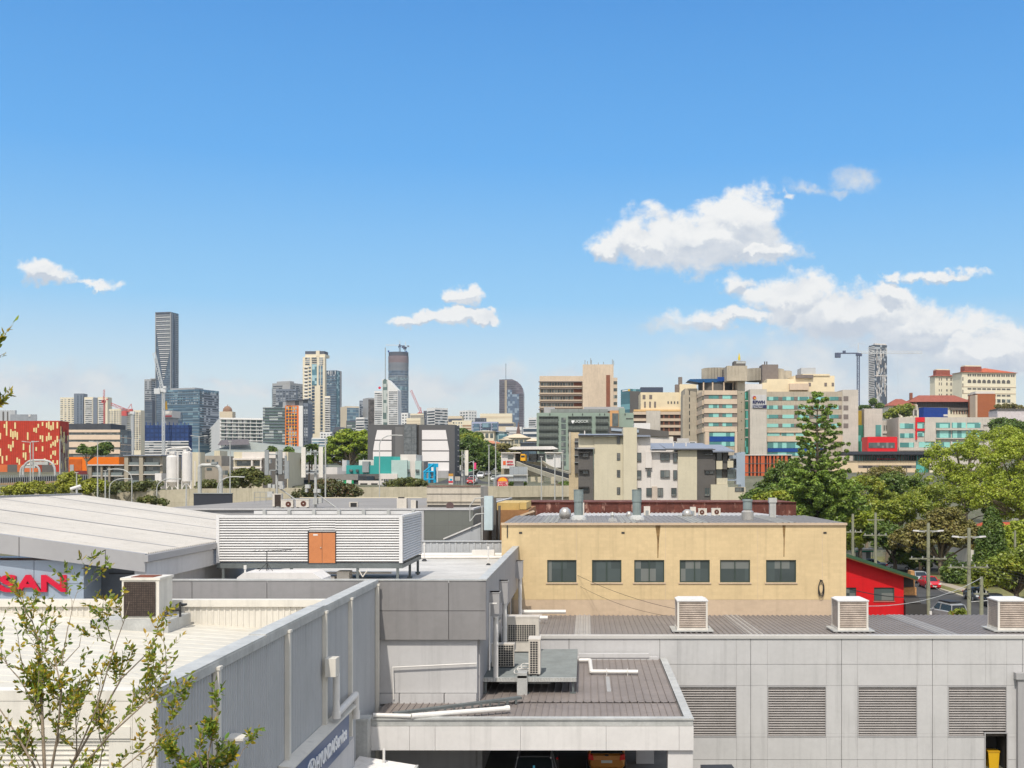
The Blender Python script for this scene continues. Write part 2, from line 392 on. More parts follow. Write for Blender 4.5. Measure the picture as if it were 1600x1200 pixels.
# ================================================================== SETTING: ground
def terrain():
    xs = [-2600, -1600, -900, -600, -420]+list(range(-320, 321, 20))+[400, 520, 700, 1000, 1700, 2800]
    ys = [-400, -100, 0, 20, 40, 60, 76, 80, 86, 92, 100]+list(range(110, 500, 12))+list(range(500, 1000, 50))+list(range(1000, 2600, 160))+[3000, 4000, 7000, 14000]
    vs = [(x, y, ground(x, y)) for y in ys for x in xs]; n = len(xs)
    fs = [(j*n+i, j*n+i+1, (j+1)*n+i+1, (j+1)*n+i) for j in range(len(ys)-1) for i in range(n-1)]
    m = mat('ground_mix', rgb(120, 118, 100, .7), .95, var=.3, scale=.02, stain=(rgb(84, 96, 58, .7), .5))
    o = MB().add(vs, fs).build('ground', m); o['kind'] = 'structure'
terrain()
def struct(name, mb, m): o = mb.build(name, m); o['kind'] = 'structure'; return o
struct('yard', MB().box(-30, 9, 5, 48, -2.6, 0).box(-9, 4.2, 48, 60.3, -2.6, 0), mat('yard_concrete', rgb(120, 118, 114), .85, var=.15))

def panel_wall(mb, x0, x1, z0, z1, y, xs, zs, holes=(), t=.06, g=.012):
    """front-facing cladding panels with open joints; holes = (xa, xb, za, zb)"""
    X = [x0]+sorted(set(v for v in xs if x0 < v < x1))+[x1]; Z = [z0]+sorted(set(v for v in zs if z0 < v < z1))+[z1]
    for a, b in zip(X[:-1], X[1:]):
        for c, d in zip(Z[:-1], Z[1:]):
            mx, mz = (a+b)/2, (c+d)/2
            if any(h[0] < mx < h[1] and h[2] < mz < h[3] for h in holes): continue
            mb.box(a+g, b-g, y, y+t, c+g, d-g)
    return mb

# ================================================================== 1. ribbed service building (left foreground)
XW, YN, YF, ZT = -8.8, 23.6, 48.55, 8.65
sb = empty('service_building', (-17, 36, 0), 'long low workshop with grey ribbed side wall, cream roof and blue service sign', 'building')
W1 = lambda mb, name, m, **k: mb.build(name, m, sb, world=True, **k)
w = MB().box(-30, XW-.05, YN+.06, YF-.3, 0, 7.2)
w.sheet((XW-.04, YN+.1, 0), (0, YF-YN-.1, 0), (0, 0, ZT-.25), 0, (1, 0, 0), .2, .035)
w.box(XW-.16, XW-.05, YN+.1, YF, 7.2, ZT-.22); W1(w, 'side_wall', m_grey_rib)
w = MB(); w.sheet((XW-.95, YN, 7.6), (0, 0, -7.6), (-20, 0, 0), 0, (0, -1, 0), .1, .022, 'trap')
w.box(-29.8, XW-.95, YN+.02, YN+.06, 0, 7.6); W1(w, 'front_wall', m_cream)
W1(MB().box(XW-.95, XW+.02, YN-.04, YN+.08, 0, ZT-.24).box(XW-.5, XW-.47, YN-.055, YN-.04, 0, ZT-.3), 'corner_panel', m_cream)
W1(MB().box(-30, XW-.04, YN-.05, YN+.33, ZT-.23, ZT-.035).box(-30, XW-.5, YN-.06, YN+.35, 7.6, ZT-.24).box(-30, XW-.5, YN-.06, YN+.35, ZT-.23, ZT-.02).box(-30, XW-.5, YN-.09, YN-.06, 7.66, 7.9), 'front_capping', m_cream)
rx = lambda x: 7.45-.064*(x-XW)
r = MB(); r.sheet((-30, YN+.3, rx(-30)), (0, 17.4, 0), (30+XW-.3, 0, rx(XW-.3)-rx(-30)), 0, (0, 0, 1), .76, .012, 'seam')
W1(r, 'roof', m_creamroof)
p = MB(); p.sheet((XW-.3, 40.96, 7.3), (-21, 0, 0), (0, 0, ZT-.25-7.3), 0, (0, -1, 0), .21, .03); p.box(-30, XW-.2, 41, 41.2, 7, ZT-.25)
W1(p, 'rear_parapet', m_cream)
W1(MB().box(-30, XW-.4, 40.85, 41.3, ZT-.26, ZT-.02), 'parapet_capping', m_cream)
cp = MB()
for a, b, dz in ((YN-.1, 31.5, 0), (31.5, 38.6, .03), (38.6, YF, 0)):
    cp.box(XW-.42, XW+.06, a, b-.01, ZT-.03+dz, ZT+.02+dz); cp.box(XW+.03, XW+.075, a, b-.01, ZT-.24, ZT-.03+dz); cp.box(XW-.42, XW-.39, a, b-.01, ZT-.3, ZT-.03+dz)
W1(cp, 'wall_capping', m_galv)
for y in (27.3, 33.8, 38.6, 42.8, 48.3):
    W1(MB().box(XW, XW+.14, y-.1, y+.1, 0 if y != 38.6 else 4.7, ZT-.2).box(XW-.02, XW+.17, y-.12, y+.12, ZT-.22, ZT-.14), 'downpipe', m_cream)
W1(MB().box(XW+.14, XW+.5, 38.25, 38.85, 6.35, 6.95), 'rainwater_head', m_cream)
pp = MB(); pp.path([(XW+.36, 39.0, 6.35), (XW+.36, 39.0, 4.95), (XW+.3, 42.6, 4.95), (XW+.25, 42.9, 4.1)], .12, 12)
pp.tube((XW+.36, 39, 5.05), (XW+.36, 39, 4.82), .145, None, 12); pp.tube((XW+.25, 42.9, 4.3), (XW+.25, 42.9, 4.0), .145, None, 12); W1(pp, 'drain_pipe', m_pvc, smooth=False)
W1(MB().box(XW+.04, XW+.5, 27.9, 28.5, 6.6, 6.66).prism([(XW+.04, 6.4), (XW+.5, 6.57), (XW+.5, 6.6), (XW+.04, 6.6)], 'y', 27.95, 28.45), 'wall_light_hood', m_cream)
# lower wall strip and sign
W1(MB().box(XW+.02, XW+.3, 32.8, 42.3, 0, 3.46), 'lower_wall', m_panel_light)
W1(MB().prism([(XW+.0, 4.72), (XW+.42, 4.66), (XW+.42, 4.6), (XW, 4.6)], 'y', 33.0, 42.2), 'sign_hood', m_cream)
sg = W1(MB().box(XW+.1, XW+.36, 33.2, 41.1, 3.47, 4.58), 'service_sign', m_signblue)
sx_, sy0 = XW+.365-sb.location.x, -sb.location.y
m_letter = plain('sign_white_letter', (.78, .78, .78, 1), .4)
lettering('lettering', 'HYUNDAI', (sx_, sy0+36.05, 3.78), 2.6, .46, m_letter, sg, 'side', .03, .035, .0)
lettering('lettering', 'Service', (sx_, sy0+38.75, 3.78), 1.85, .48, m_letter, sg, 'side', .03, .025, .0)
ring = MB(); N = 40
for i in range(N):
    a0, a1 = 2*math.pi*i/N, 2*math.pi*(i+1)/N
    P_ = lambda a, k: (sx_, sy0+35.4+math.cos(a)*.55*k, 4.0+math.sin(a)*.33*k)
    q = [P_(a0, 1), P_(a1, 1), P_(a1, .82), P_(a0, .82)]; q2 = [(x+.03, y, z) for x, y, z in q]
    ring.add(q+q2, [(4, 5, 6, 7), (0, 1, 5, 4), (2, 3, 7, 6)])
for dy in (-.23, .13):
    ring.prism([(sy0+35.4+dy-.03, 3.77), (sy0+35.4+dy+.08, 3.77), (sy0+35.4+dy+.20, 4.23), (sy0+35.4+dy+.09, 4.23)], 'x', sx_, sx_+.03)
ring.prism([(sy0+35.2, 3.95), (sy0+35.65, 4.02), (sy0+35.65, 4.1), (sy0+35.2, 4.03)], 'x', sx_, sx_+.03)
ring.build('emblem', m_letter, sg)
# corrugated awning at the foot of the wall
aw = empty('small_awning', (-8.3, 39, 0), 'small white corrugated awning below the blue service sign', 'awning')
MB().sheet((-8.6, 39.2, 2.35), (0, 4.6, 0), (2.2, 0, -.35), 0, (0, 0, 1), .2, .04).build('sheet', m_white, aw, world=True)
MB().box(-6.45, -6.35, 39.2, 43.8, 1.9, 2.05).tube((-6.4, 39.3, 0), (-6.4, 39.3, 1.9), .05).tube((-6.4, 43.6, 0), (-6.4, 43.6, 1.9), .05).build('frame', m_galv, aw, world=True)
MB().tube((-7.6, 43.4, 2.2), (-7.6, 43.4, 2.75), .05).build('vent_pipe', m_pvc, aw, world=True)

# rooftop air conditioner on its tray
ac = empty('rooftop_air_conditioner', (-15, 39.6, 7.85), 'white boxy cooler with brown coil face on cream roof, beside rear parapet', 'air conditioner')
A = lambda mb, n, m, p=ac, **k: mb.build(n, m, p, world=True, **k)
A(MB().box(-15.7, -14.44, 39.0, 40.25, 8.2, 9.55).box(-15.75, -14.4, 38.97, 40.3, 9.5, 9.58), 'casing', m_cream)
A(MB().box(-15.62, -14.55, 38.955, 38.97, 8.28, 9.45), 'coil_grille', m_grille)
A(MB().box(-15.45, -14.7, 39.15, 40.0, 9.575, 9.6), 'rusty_top_panel', mat('rust_brown', rgb(134, 74, 48), .8, var=.25, scale=3))
A(MB().box(-16.55, -14.0, 38.5, 38.55, 7.75, 8.22).box(-14.0, -13.95, 38.5, 40.7, 7.7, 8.2).box(-16.55, -16.5, 38.5, 40.7, 7.75, 8.2).box(-16.5, -14, 38.55, 40.7, 8.1, 8.2), 'base_tray', m_galv)
A(MB().tube((-14.3, 39.3, 8.45), (-13.9, 39.5, 8.45), .05).tube((-13.9, 39.5, 8.2), (-13.9, 39.5, 8.7), .04).box(-14.1, -13.8, 39.6, 39.9, 8.55, 8.62).ball((-14.2, 39.0, 8.35), .09), 'pipework', m_black)

# ================================================================== 2. showroom with big pale roof and red lettering
nb = empty('car_showroom', (-24, 60, 0), 'showroom with wide pale sloping metal roof and red sign letters on blue-grey panels', 'building')
A2 = lambda mb, n, m, **k: mb.build(n, m, nb, world=True, **k)
EX, RX, Y0, Y1 = -17.9, -32.2, 47.0, 73.2
zr = lambda x: 7.36-.139*x
r = MB(); r.sheet((RX, Y0, zr(RX)), (0, Y1-Y0, 0), (EX-RX, 0, zr(EX)-zr(RX)), 0, (0, 0, 1), .25, .05)
r.add([(RX, Y0, zr(RX)), (RX, Y1, zr(RX)), (RX-14, Y1, zr(RX)-1.5), (RX-14, Y0, zr(RX)-1.5)], [(0, 1, 2, 3)]); A2(r, 'roof', m_nissanroof)
A2(MB().prism([(RX, zr(RX)+.02), (EX+.02, zr(EX)+.02), (EX+.02, zr(EX)-.72), (RX, zr(RX)-.85)], 'y', Y0-.25, Y0-.02), 'front_fascia', m_fascia)
A2(MB().box(EX-1.6, EX-1.58, Y0-.262, Y0-.25, zr(EX)-.65, zr(EX)+.2), 'fascia_joint', m_gap)
A2(MB().box(EX-5.1, EX-5.08, Y0-.262, Y0-.25, zr(EX)-.1, zr(EX)+.7), 'fascia_joint', m_gap)
A2(MB().box(EX-.02, EX+.16, Y0-.3, Y1, zr(EX)-.3, zr(EX)-.02), 'gutter', m_fascia)
A2(MB().box(EX-.5, EX-.03, Y0, Y1, zr(EX)-1.1, zr(EX)-.35), 'eave_beam', m_panel_light)
A2(MB().box(EX-.9, EX-.55, Y0+1.5, Y1, 0, zr(EX)-.5), 'side_wall', m_panel_light)
A2(MB().tube((EX-.4, Y0+2, 6), (EX-.4, Y0+2, zr(EX)-.4), .12), 'downpipe', m_galv)
A2(MB().box(-42, EX-.9, Y0+2, Y1-.5, 0, 8).box(-34, EX-.6, Y0+1.95, Y0+2, 8, 9.2), 'wall', m_dkglass)

sp_ = MB(); xr = xx(132, 47.2); panel_wall(sp_, -30, xr, 6.5, zz(875, 47.2), 47.15, [xx(54, 47.2), xx(54, 47.2)-2.6], [zz(912, 47.2)], t=.08)
sp_.box(-30, xr-.02, 47.22, 48.9, 6.5, zz(876, 47.2)); A2(sp_, 'sign_panel', m_bluegrey)
A2(MB().box(xr+.3, EX-.5, 48.88, 48.93, zz(897, 48.9), zz(896, 48.9)), 'wall_joint', m_gap)
sw = (104+78)/F*47.1
lt = lettering('sign_lettering', 'NISSAN', (xx(-78, 47.1)-nb.location.x, 47.13-nb.location.y, zz(925, 47.1)), sw, .71, m_signred, nb, 'front', .12, .035)
for yq in (50.5, 56.3, 62.2, 68.0): A2(MB().prism([(RX+.2, zr(RX+.2)+.052), (EX-.1, zr(EX-.1)+.052), (EX-.1, zr(EX-.1)+.075), (RX+.2, zr(RX+.2)+.075)], 'y', yq, yq+.09), 'roof_seam', m_fascia)
A2(MB().box(RX-.1, -32.0, Y0, Y1, zr(RX)-.02, zr(RX)+.12), 'ridge_capping', m_fascia)
A2(MB().box(RX, EX, Y1, Y1+.1, zr(EX)-1, zr(EX)-.6), 'rear_gutter', m_fascia)
cam_ = empty('security_camera', at(120, 772, 73), 'small white security camera on a bracket at the peak of the pale roof', 'camera')
MB().box(-.05, .05, -.05, .05, -.1, .45).box(-.05, .3, -.04, .04, .3, .36).build('bracket', m_galv, cam_)
MB().tube((-.35, -.1, .32), (.25, 0, .52), .1).build('housing', m_white, cam_)

# ================================================================== 3. panelled annex
an = empty('panelled_annex', (-8, 60, 0), 'flat roofed annex clad in dark grey panels above a pale wall, carport in front', 'building')
A3 = lambda mb, n, m, **k: mb.build(n, m, an, world=True, **k)
ya = 48.6; xl, xr = -17.5, -4.2; jx = xx(701, ya)
p = MB(); panel_wall(p, XW+.05, xr, zz(1000, ya), 8.62, ya, [jx], [zz(954.5, ya)])
panel_wall(p, xl, XW-.05, 7.4, 8.62, ya, [xx(417, ya), xx(300, ya), xx(560, ya)], [])
A3(p, 'front_panels', m_panel_dark)
A3(MB().box(xl, xr-.08, ya+.05, ya+.3, zz(1000, ya)+.03, 8.5), 'panel_backing', m_gap)
A3(MB().box(xl, -4.6, ya+.3, ya+.5, 0, 6.1).box(XW+.02, -4.6, ya+.2, ya+.3, 3.85, 6.1), 'lower_wall', m_panel_light)
A3(MB().box(XW+.02, -7.9, ya+.1, ya+.24, 3.4, 3.82).box(-7.86, -6.0, ya+.08, ya+.24, 3.4, 3.82).box(-5.96, -4.62, ya+.08, ya+.24, 3.4, 3.82), 'plinth', m_panel_light)
A3(MB().box(xl, -4.62, ya-.02, ya+.14, 0, 3.3).box(-7.0, -6.94, ya-.04, ya-.02, 0, 3.3).box(-5.2, -5.14, ya-.04, ya-.02, 0, 3.3), 'bay_back_wall', m_panel_mid)
side = MB()
ys_ = [ya+.06, 54.5, 60.4, 66.3, 72.2, 78]
for a, b in zip(ys_[:-1], ys_[1:]):
    side.box(xr-.06, xr, a+.012, b-.012, 6.11, 8.62)
A3(side, 'side_panels', m_panel_mid)
A3(MB().box(-4.7, -4.5, ya+.5, 78, 0, 6.1).box(xr-.3, xr-.06, ya+.3, 78, 6.2, 8.5), 'side_wall', m_panel_mid)
for y in (58.5, 62, 66, 70, 74): A3(MB().box(-4.5, -4.46, y, y+2.2, 4.2, 5.6), 'side_window', m_darkwin)
A3(MB().box(xr-.35, xr+.03, ya-.04, 78.2, 8.62, 8.68).box(xl, xr-.35, ya-.03, ya+.3, 8.62, 8.67), 'capping', m_galv)
A3(MB().add([(xl, ya+.3, 7.98), (xr-.3, ya+.3, 7.98), (xr-.3, 78, 7.5), (xl, 78, 7.5)], [(0, 1, 2, 3)]).box(xl, xr-.4, ya+.5, 77.8, 7.0, 7.4), 'roof', m_deck)
A3(MB().sheet((xl, 77.95, 7.4), (xr-xl-.3, 0, 0), (0, 0, 1.15), 0, (0, -1, 0), .42, .05).box(xl, xr-.3, 78, 78.2, 6, 8.62).box(xl, xr-.3, 77.85, 78.2, 8.6, 8.68), 'rear_parapet', m_grey_rib)
A3(MB().tube((xl, 77.2, 7.75), (xr-.4, 77.2, 7.75), .16).tube((xl, 76.9, 7.62), (xr-.4, 76.9, 7.62), .1).box(-7.6, -6.1, 76.9, 77.5, 7.65, 8.1), 'rooftop_pipe', m_pvc)
for y in (50.4, 55.9, 69.2, 75.6):
    A3(MB().prism([(xr, 6.95), (xr+.25, 6.8), (xr+.42, 6.95), (xr+.42, 7.95), (xr, 7.95)], 'y', y, y+.62).box(xr, xr+.45, y-.02, y+.64, 7.9, 7.95), 'rainwater_head', m_panel_mid)
    A3(MB().tube((xr+.25, y+.3, 4.0), (xr+.25, y+.3, 6.9), .11, None, 12).tube((xr+.25, y+.3, 5.6), (xr+.25, y+.3, 5.7), .13, None, 12), 'downpipe', m_pvc)
A3(MB().path([(xr+.03, 50.0, 4.6), (xr+.03, 50.0, 7.5), (xr+.35, 50.0, 7.5)], .035).path([(-8.1, ya+.05, 3.6), (-8.15, ya+.05, 4.95), (-4.6, ya+.05, 5.12)], .03), 'conduit', m_pvc)
for px, y in ((663, 74), (763, 70), (383, 50.5)):
    v = empty('roof_vent_pipe', (xx(px, y), y, 7.6 if y > 60 else 7.95), 'thin white vent pipe on the annex roof ' + {663: 'right of the louvred enclosure', 763: 'near the right parapet corner', 383: 'by the low skylight'}[px], 'vent pipe', 'thin vent pipes on the annex roof')
    MB().tube((0, 0, 0), (0, 0, 1.15), .045).tube((0, 0, 1.0), (0, 0, 1.17), .065).build('pipe', m_pvc, v); MB().lathe((0, 0, 0), [(.17, 0), (.15, .05), (.06, .15)], 12).build('base', m_black, v)
sk = empty('skylight', (-13.3, 51, 7.95), 'long low white domed skylight in front of the louvred enclosure', 'skylight')
MB().prism([(-15.2, 7.95), (-11.5, 7.95), (-11.5, 8.55), (-11.9, 8.82), (-14.9, 8.82), (-15.2, 8.6)], 'y', 50.2, 52).build('dome', m_white, sk, world=True)
MB().box(-15.3, -11.4, 50.1, 52.1, 7.9, 8.1).build('curb', m_galv, sk, world=True)
ta = empty('tv_antenna', (xx(417, 51.3), 51.3, 8.82), 'dark tv antenna on a small tripod before the white louvred wall', 'antenna')
MB().tube((0, 0, 0), (0, 0, .85), .02).tube((0, 0, .35), (-.3, -.15, 0), .012).tube((0, 0, .35), (.3, -.15, 0), .012).tube((0, 0, .35), (0, .3, 0), .012).build('tripod', m_wire, ta)
t_ = MB().tube((-.65, 0, .84), (1.05, .3, .92), .014)
for i in range(9): x = -.6+i*.2; t_.tube((x, -.35+.03*i, .85), (x, .4-.02*i, .9), .008)
t_.build('boom', m_wire, ta)

# louvred plant enclosure (open top)
pe = empty('louvred_plant_enclosure', (-13.3, 58.5, 7.9), 'white louvred rooftop plant enclosure on steel legs with orange double door', 'plant enclosure')
A4 = lambda mb, n, m, p=pe, **k: mb.build(n, m, p, world=True, **k)
x0, x1, y0, y1, z0, z1 = -17.78, -8.82, 55.5, 61.8, 8.87, 11.15
def slats(mb, axis, a, b, c, zlo, zhi, n, out, th=.028, face=.09):
    dz = (zhi-zlo)/n
    for i in range(n):
        z = zlo+i*dz
        if axis == 'x': mb.prism([(c, z+dz*.9), (c+out*face, z+dz*.32), (c+out*face, z+dz*.12), (c, z+dz*.30)], 'x', a, b)
        else: mb.prism([(c, z+dz*.9), (c+out*face, z+dz*.32), (c+out*face, z+dz*.12), (c, z+dz*.30)], 'y', a, b)
fx0, fx1 = xx(483, y0), xx(524, y0)
s_ = MB(); slats(s_, 'x', x0+.12, fx0, y0+.06, z0+.05, z1-.12, 17, -1); slats(s_, 'x', fx1, x1-.15, y0+.06, z0+.05, z1-.12, 17, -1)
slats(s_, 'x', fx0, fx1, y0+.06, z0+1.45, z1-.12, 6, -1)
A4(s_, 'front_louvres', m_slatw)
s_ = MB(); slats(s_, 'y', y0+.2, y1-.1, x1-.06, z0+.05, z1-.12, 17, 1); A4(s_, 'side_louvres', m_slatw)
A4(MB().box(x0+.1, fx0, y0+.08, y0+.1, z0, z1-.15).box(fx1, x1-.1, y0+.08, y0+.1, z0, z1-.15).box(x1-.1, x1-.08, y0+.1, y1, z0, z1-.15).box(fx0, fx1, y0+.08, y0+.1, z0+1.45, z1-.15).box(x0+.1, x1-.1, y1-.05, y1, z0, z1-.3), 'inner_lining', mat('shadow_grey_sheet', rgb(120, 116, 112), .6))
A4(MB().box(x0, x0+.14, y0-.05, y0+.12, z0-.02, z1).box(x1-.16, x1, y0-.05, y0+.16, z0-.02, z1).box(x0+.14, x1-.16, y0-.04, y0+.1, z1-.13, z1).box(x1-.12, x1+.02, y0+.16, y1-.1, z1-.13, z1-.002).box(x1-.1, x1+.04, y1-.1, y1+.04, z0, z1).box(x0, x1-.1, y1-.04, y1+.08, z1-.15, z1+.02), 'frame', m_slatw)
pp = MB(); nn = 7
for i in range(nn):
    x = x0+.6+i*(x1-x0-1)/(nn-1); pp.box(x-.08, x+.08, y1-.25, y1-.06, z0, z1+.08)
pp.box(x0+.2, x1-.2, y1-.2, y1-.1, z1-.35, z1-.3); A4(pp, 'inner_post', m_galv)
A4(MB().box(x0, x1, y0+.02, y0+.12, z0-.28, z0-.04).box(x1-.1, x1, y0+.12, y1, z0-.28, z0-.04).box(x0, x1, y1-.12, y1, z0-.28, z0-.04).box(x0, x1, y0+.12, y1-.12, z0-.08, z0-.03), 'base_frame', m_galv_dk)
for (x, y) in ((x0+.3, y0+.1), (-14.2, y0+.1), (-11.0, y0+.1), (x1-.25, y0+.1), (x1-.15, y1-.2), (x1-.15, 58.8), (x0+.3, y1-.2)):
    A4(MB().box(x-.06, x+.06, y-.06, y+.06, 7.75, z0-.28).box(x-.12, x+.12, y-.12, y+.12, 7.82, 7.92), 'leg', m_galv_dk)
dr = A4(MB().box(fx0, (fx0+fx1)/2-.01, y0-.03, y0+.04, z0-.02, z0+1.43).box((fx0+fx1)/2+.01, fx1, y0-.03, y0+.04, z0-.02, z0+1.43), 'double_door', m_orange)
A4(MB().box(fx0-.06, fx0, y0-.04, y0+.05, z0-.02, z0+1.5).box(fx1, fx1+.04, y0-.04, y0+.05, z0-.02, z0+1.5).box(fx0, fx1, y0-.04, y0+.05, z0+1.44, z0+1.5), 'door_frame', m_black)
A4(MB().ball(((fx0+fx1)/2-.06, y0-.06, z0+.72), .035), 'handle', m_galv, dr)
A4(MB().box(fx0+.2, fx0+.42, y0-.037, y0-.03, z0+1.3, z0+1.37), 'small_notice', m_white, dr)
for k, (x, y) in enumerate(((-11.8, 57.0), (-10.3, 58.6))):
    u_ = empty('plant_unit', (x, y, z0-.03), ['grey condenser standing inside the louvred enclosure, left', 'grey condenser standing inside the louvred enclosure, right'][k], 'condenser')
    MB().box(-.5, .5, -.4, .4, 0, 1.3).build('casing', m_acbeige, u_); MB().lathe((0, 0, 1.3), [(.33, 0), (.33, .06)], 16).build('fan_ring', m_black, u_)
pl = empty('pipe_rack', (-12.3, 56.5, 7.9), 'pipes and trays running under the louvred enclosure', 'pipework')
MB().box(-13.2, -12.2, 55.9, 56.5, 7.95, 8.15).box(-12.1, -11.5, 56, 56.8, 7.95, 8.4).tube((-13.4, 56.2, 8.3), (-9.5, 56.4, 8.3), .05).path([(-10.9, 55.4, 8.5), (-10.7, 55.3, 8.2), (-10.5, 55.4, 8.5)], .025).build('pipes', m_acbeige, pl, world=True)

# ================================================================== 4. carport
cpz = 3.42; cy0 = 45.0; cxl, cxr = -8.45, 4.2
cp = empty('carport', (-2, 50, 0), 'flat carport with brown ribbed roof and deep white fascia over parked cars', 'carport')
A5 = lambda mb, n, m, **k: mb.build(n, m, cp, world=True, **k)
r = MB(); r.sheet((cxl, cy0+.3, cpz), (cxr-.35-cxl, 0, 0), (0, 3.5, .0), 0, (0, 0, 1), .27, .045, 'seam')
r.sheet((cxl, cy0+3.7, cpz+.03), (-4.62-cxl, 0, 0), (0, .1, 0), 0, (0, 0, 1), .27, .045, 'seam')
r.sheet((-4.62, cy0+3.76, cpz+.035), (cxr-.35+4.62, 0, 0), (0, 60.1-cy0-3.76, .02), 0, (0, 0, 1), .33, .05, 'seam'); A5(r, 'roof', m_brownroof)
A5(MB().box(cxl, cxr, cy0, cy0+.32, 3.27, 3.56).box(cxl, cxr+.03, cy0-.05, cy0+.34, 3.5, 3.57), 'front_capping', m_galv)
f = MB(); panel_wall(f, cxl, cxr+.02, 2.32, 3.26, cy0-.04, [xx(680, 45), xx(813.5, 45), xx(947, 45), xx(1061, 45), xx(640, 45)], [], t=.12, g=.006); A5(f, 'fascia', m_white)
A5(MB().box(cxr-.32, cxr+.02, cy0+.34, 60.2, 3.1, 3.56), 'side_capping', m_galv)
A5(MB().box(cxr-.1, cxr, cy0+.1, 60.2, 2.4, 3.1), 'side_fascia', m_white)
A5(MB().box(cxl, cxr-.4, 59.9, 60.25, 3.4, 3.62).box(-.35, 3.3, 59.85, 60.2, 3.6, 3.8), 'rear_flashing', m_panel_light)
A5(MB().box(cxl-.45, cxl+.08, 44.2, 44.9, 0, 3.62).box(cxl-.5, cxl+.13, 44.15, 44.95, 3.62, 3.72), 'column', m_galv)
A5(MB().box(cxr-.98, cxr, cy0+.1, cy0+.6, 0, 2.32), 'column', m_white)
A5(MB().box(cxr-1.9, cxr-1.1, 52.2, 52.6, 0, 3.2).box(-4.6, -4.4, 49, 49.2, 0, 3.3), 'column', m_panel_light)
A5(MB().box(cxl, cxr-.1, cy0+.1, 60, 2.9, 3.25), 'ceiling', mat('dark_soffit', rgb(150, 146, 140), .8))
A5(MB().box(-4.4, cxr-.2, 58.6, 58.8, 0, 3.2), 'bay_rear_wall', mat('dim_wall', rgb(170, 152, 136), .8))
A5(MB().path([(-.33, 58.9, 3.62), (.22, 58.9, 3.62), (.27, 55.5, 3.62), (2.52, 55.4, 3.62)], .1, 12).box(1.0, 1.03, 55.2, 55.6, 3.45, 3.75).box(2.0, 2.03, 55.2, 55.6, 3.45, 3.75), 'roof_pipe', m_pvc)
A5(MB().tube((-6.8, 44.95, 3.66), (-3.2, 46.6, 3.62), .11, None, 12).tube((-3.26, 46.57, 3.62), (-3.1, 46.65, 3.62), .135, None, 12).tube((-8.3, 45.05, 3.68), (-6.8, 44.95, 3.66), .09, None, 12), 'roof_pipe', m_pvc)
t_ = MB(); a_, b_ = Vector((-7.6, 45.6, 3.58)), Vector((-2.75, 48.7, 3.62)); d_ = (b_-a_).normalized(); n_ = d_.cross(Vector((0, 0, 1)))*.13
t_.add([a_-n_, b_-n_, b_+n_, a_+n_, a_-n_+Vector((0, 0, .1)), b_-n_+Vector((0, 0, .1)), b_+n_+Vector((0, 0, .1)), a_+n_+Vector((0, 0, .1))], [(0, 3, 2, 1), (4, 5, 6, 7), (0, 1, 5, 4), (1, 2, 6, 5), (2, 3, 7, 6), (3, 0, 4, 7)])
for i in range(14): q = a_+(b_-a_)*(i+.5)/14; t_.box(q.x-.04, q.x+.04, q.y-.2, q.y-.05, 3.46, 3.6)
A5(t_, 'cable_tray', m_galv_dk)
A5(MB().box(.95, 1.13, 51, 54.8, 3.46, 3.5), 'roof_patch', m_trans)

# platform with condensers
pf = empty('equipment_platform', (-2.5, 54.5, 3.45), 'low steel platform with grey corrugated deck standing on the carport roof', 'platform')
A6 = lambda mb, n, m, p=pf, **k: mb.build(n, m, p, world=True, **k)
A6(MB().sheet((-4.5, 50.6, 4.14), (0, 8.4, 0), (4.1, 0, 0), 0, (0, 0, 1), .2, .04).box(-4.5, -.4, 50.7, 58.9, 4.08, 4.13), 'deck', m_galv_dk)
A6(MB().sheet((-4.5, 50.58, 4.0), (4.1, 0, 0), (0, 0, .17), 0, (0, -1, 0), .13, .03).box(-4.5, -.4, 50.6, 50.68, 4.0, 4.18), 'edge_beam', m_galv)
for (x, y) in ((-4.4, 50.8), (-.55, 50.8), (-.55, 54.8), (-4.4, 54.8), (-.55, 58.6), (-2.6, 50.8)):
    A6(MB().box(x-.05, x+.05, y-.05, y+.05, 3.45, 4.08).box(x-.14, x+.14, y-.12, y+.12, 3.44, 3.5), 'leg', m_galv_dk)
A6(MB().box(-3.0, -2.55, 50.35, 50.57, 3.45, 4.3).box(-2.98, -2.57, 50.35, 51.6, 4.2, 4.42), 'vertical_duct', m_galv)
A6(MB().box(-3.9, -1.6, 52.2, 52.4, 3.62, 3.9), 'hanging_duct', m_galv)
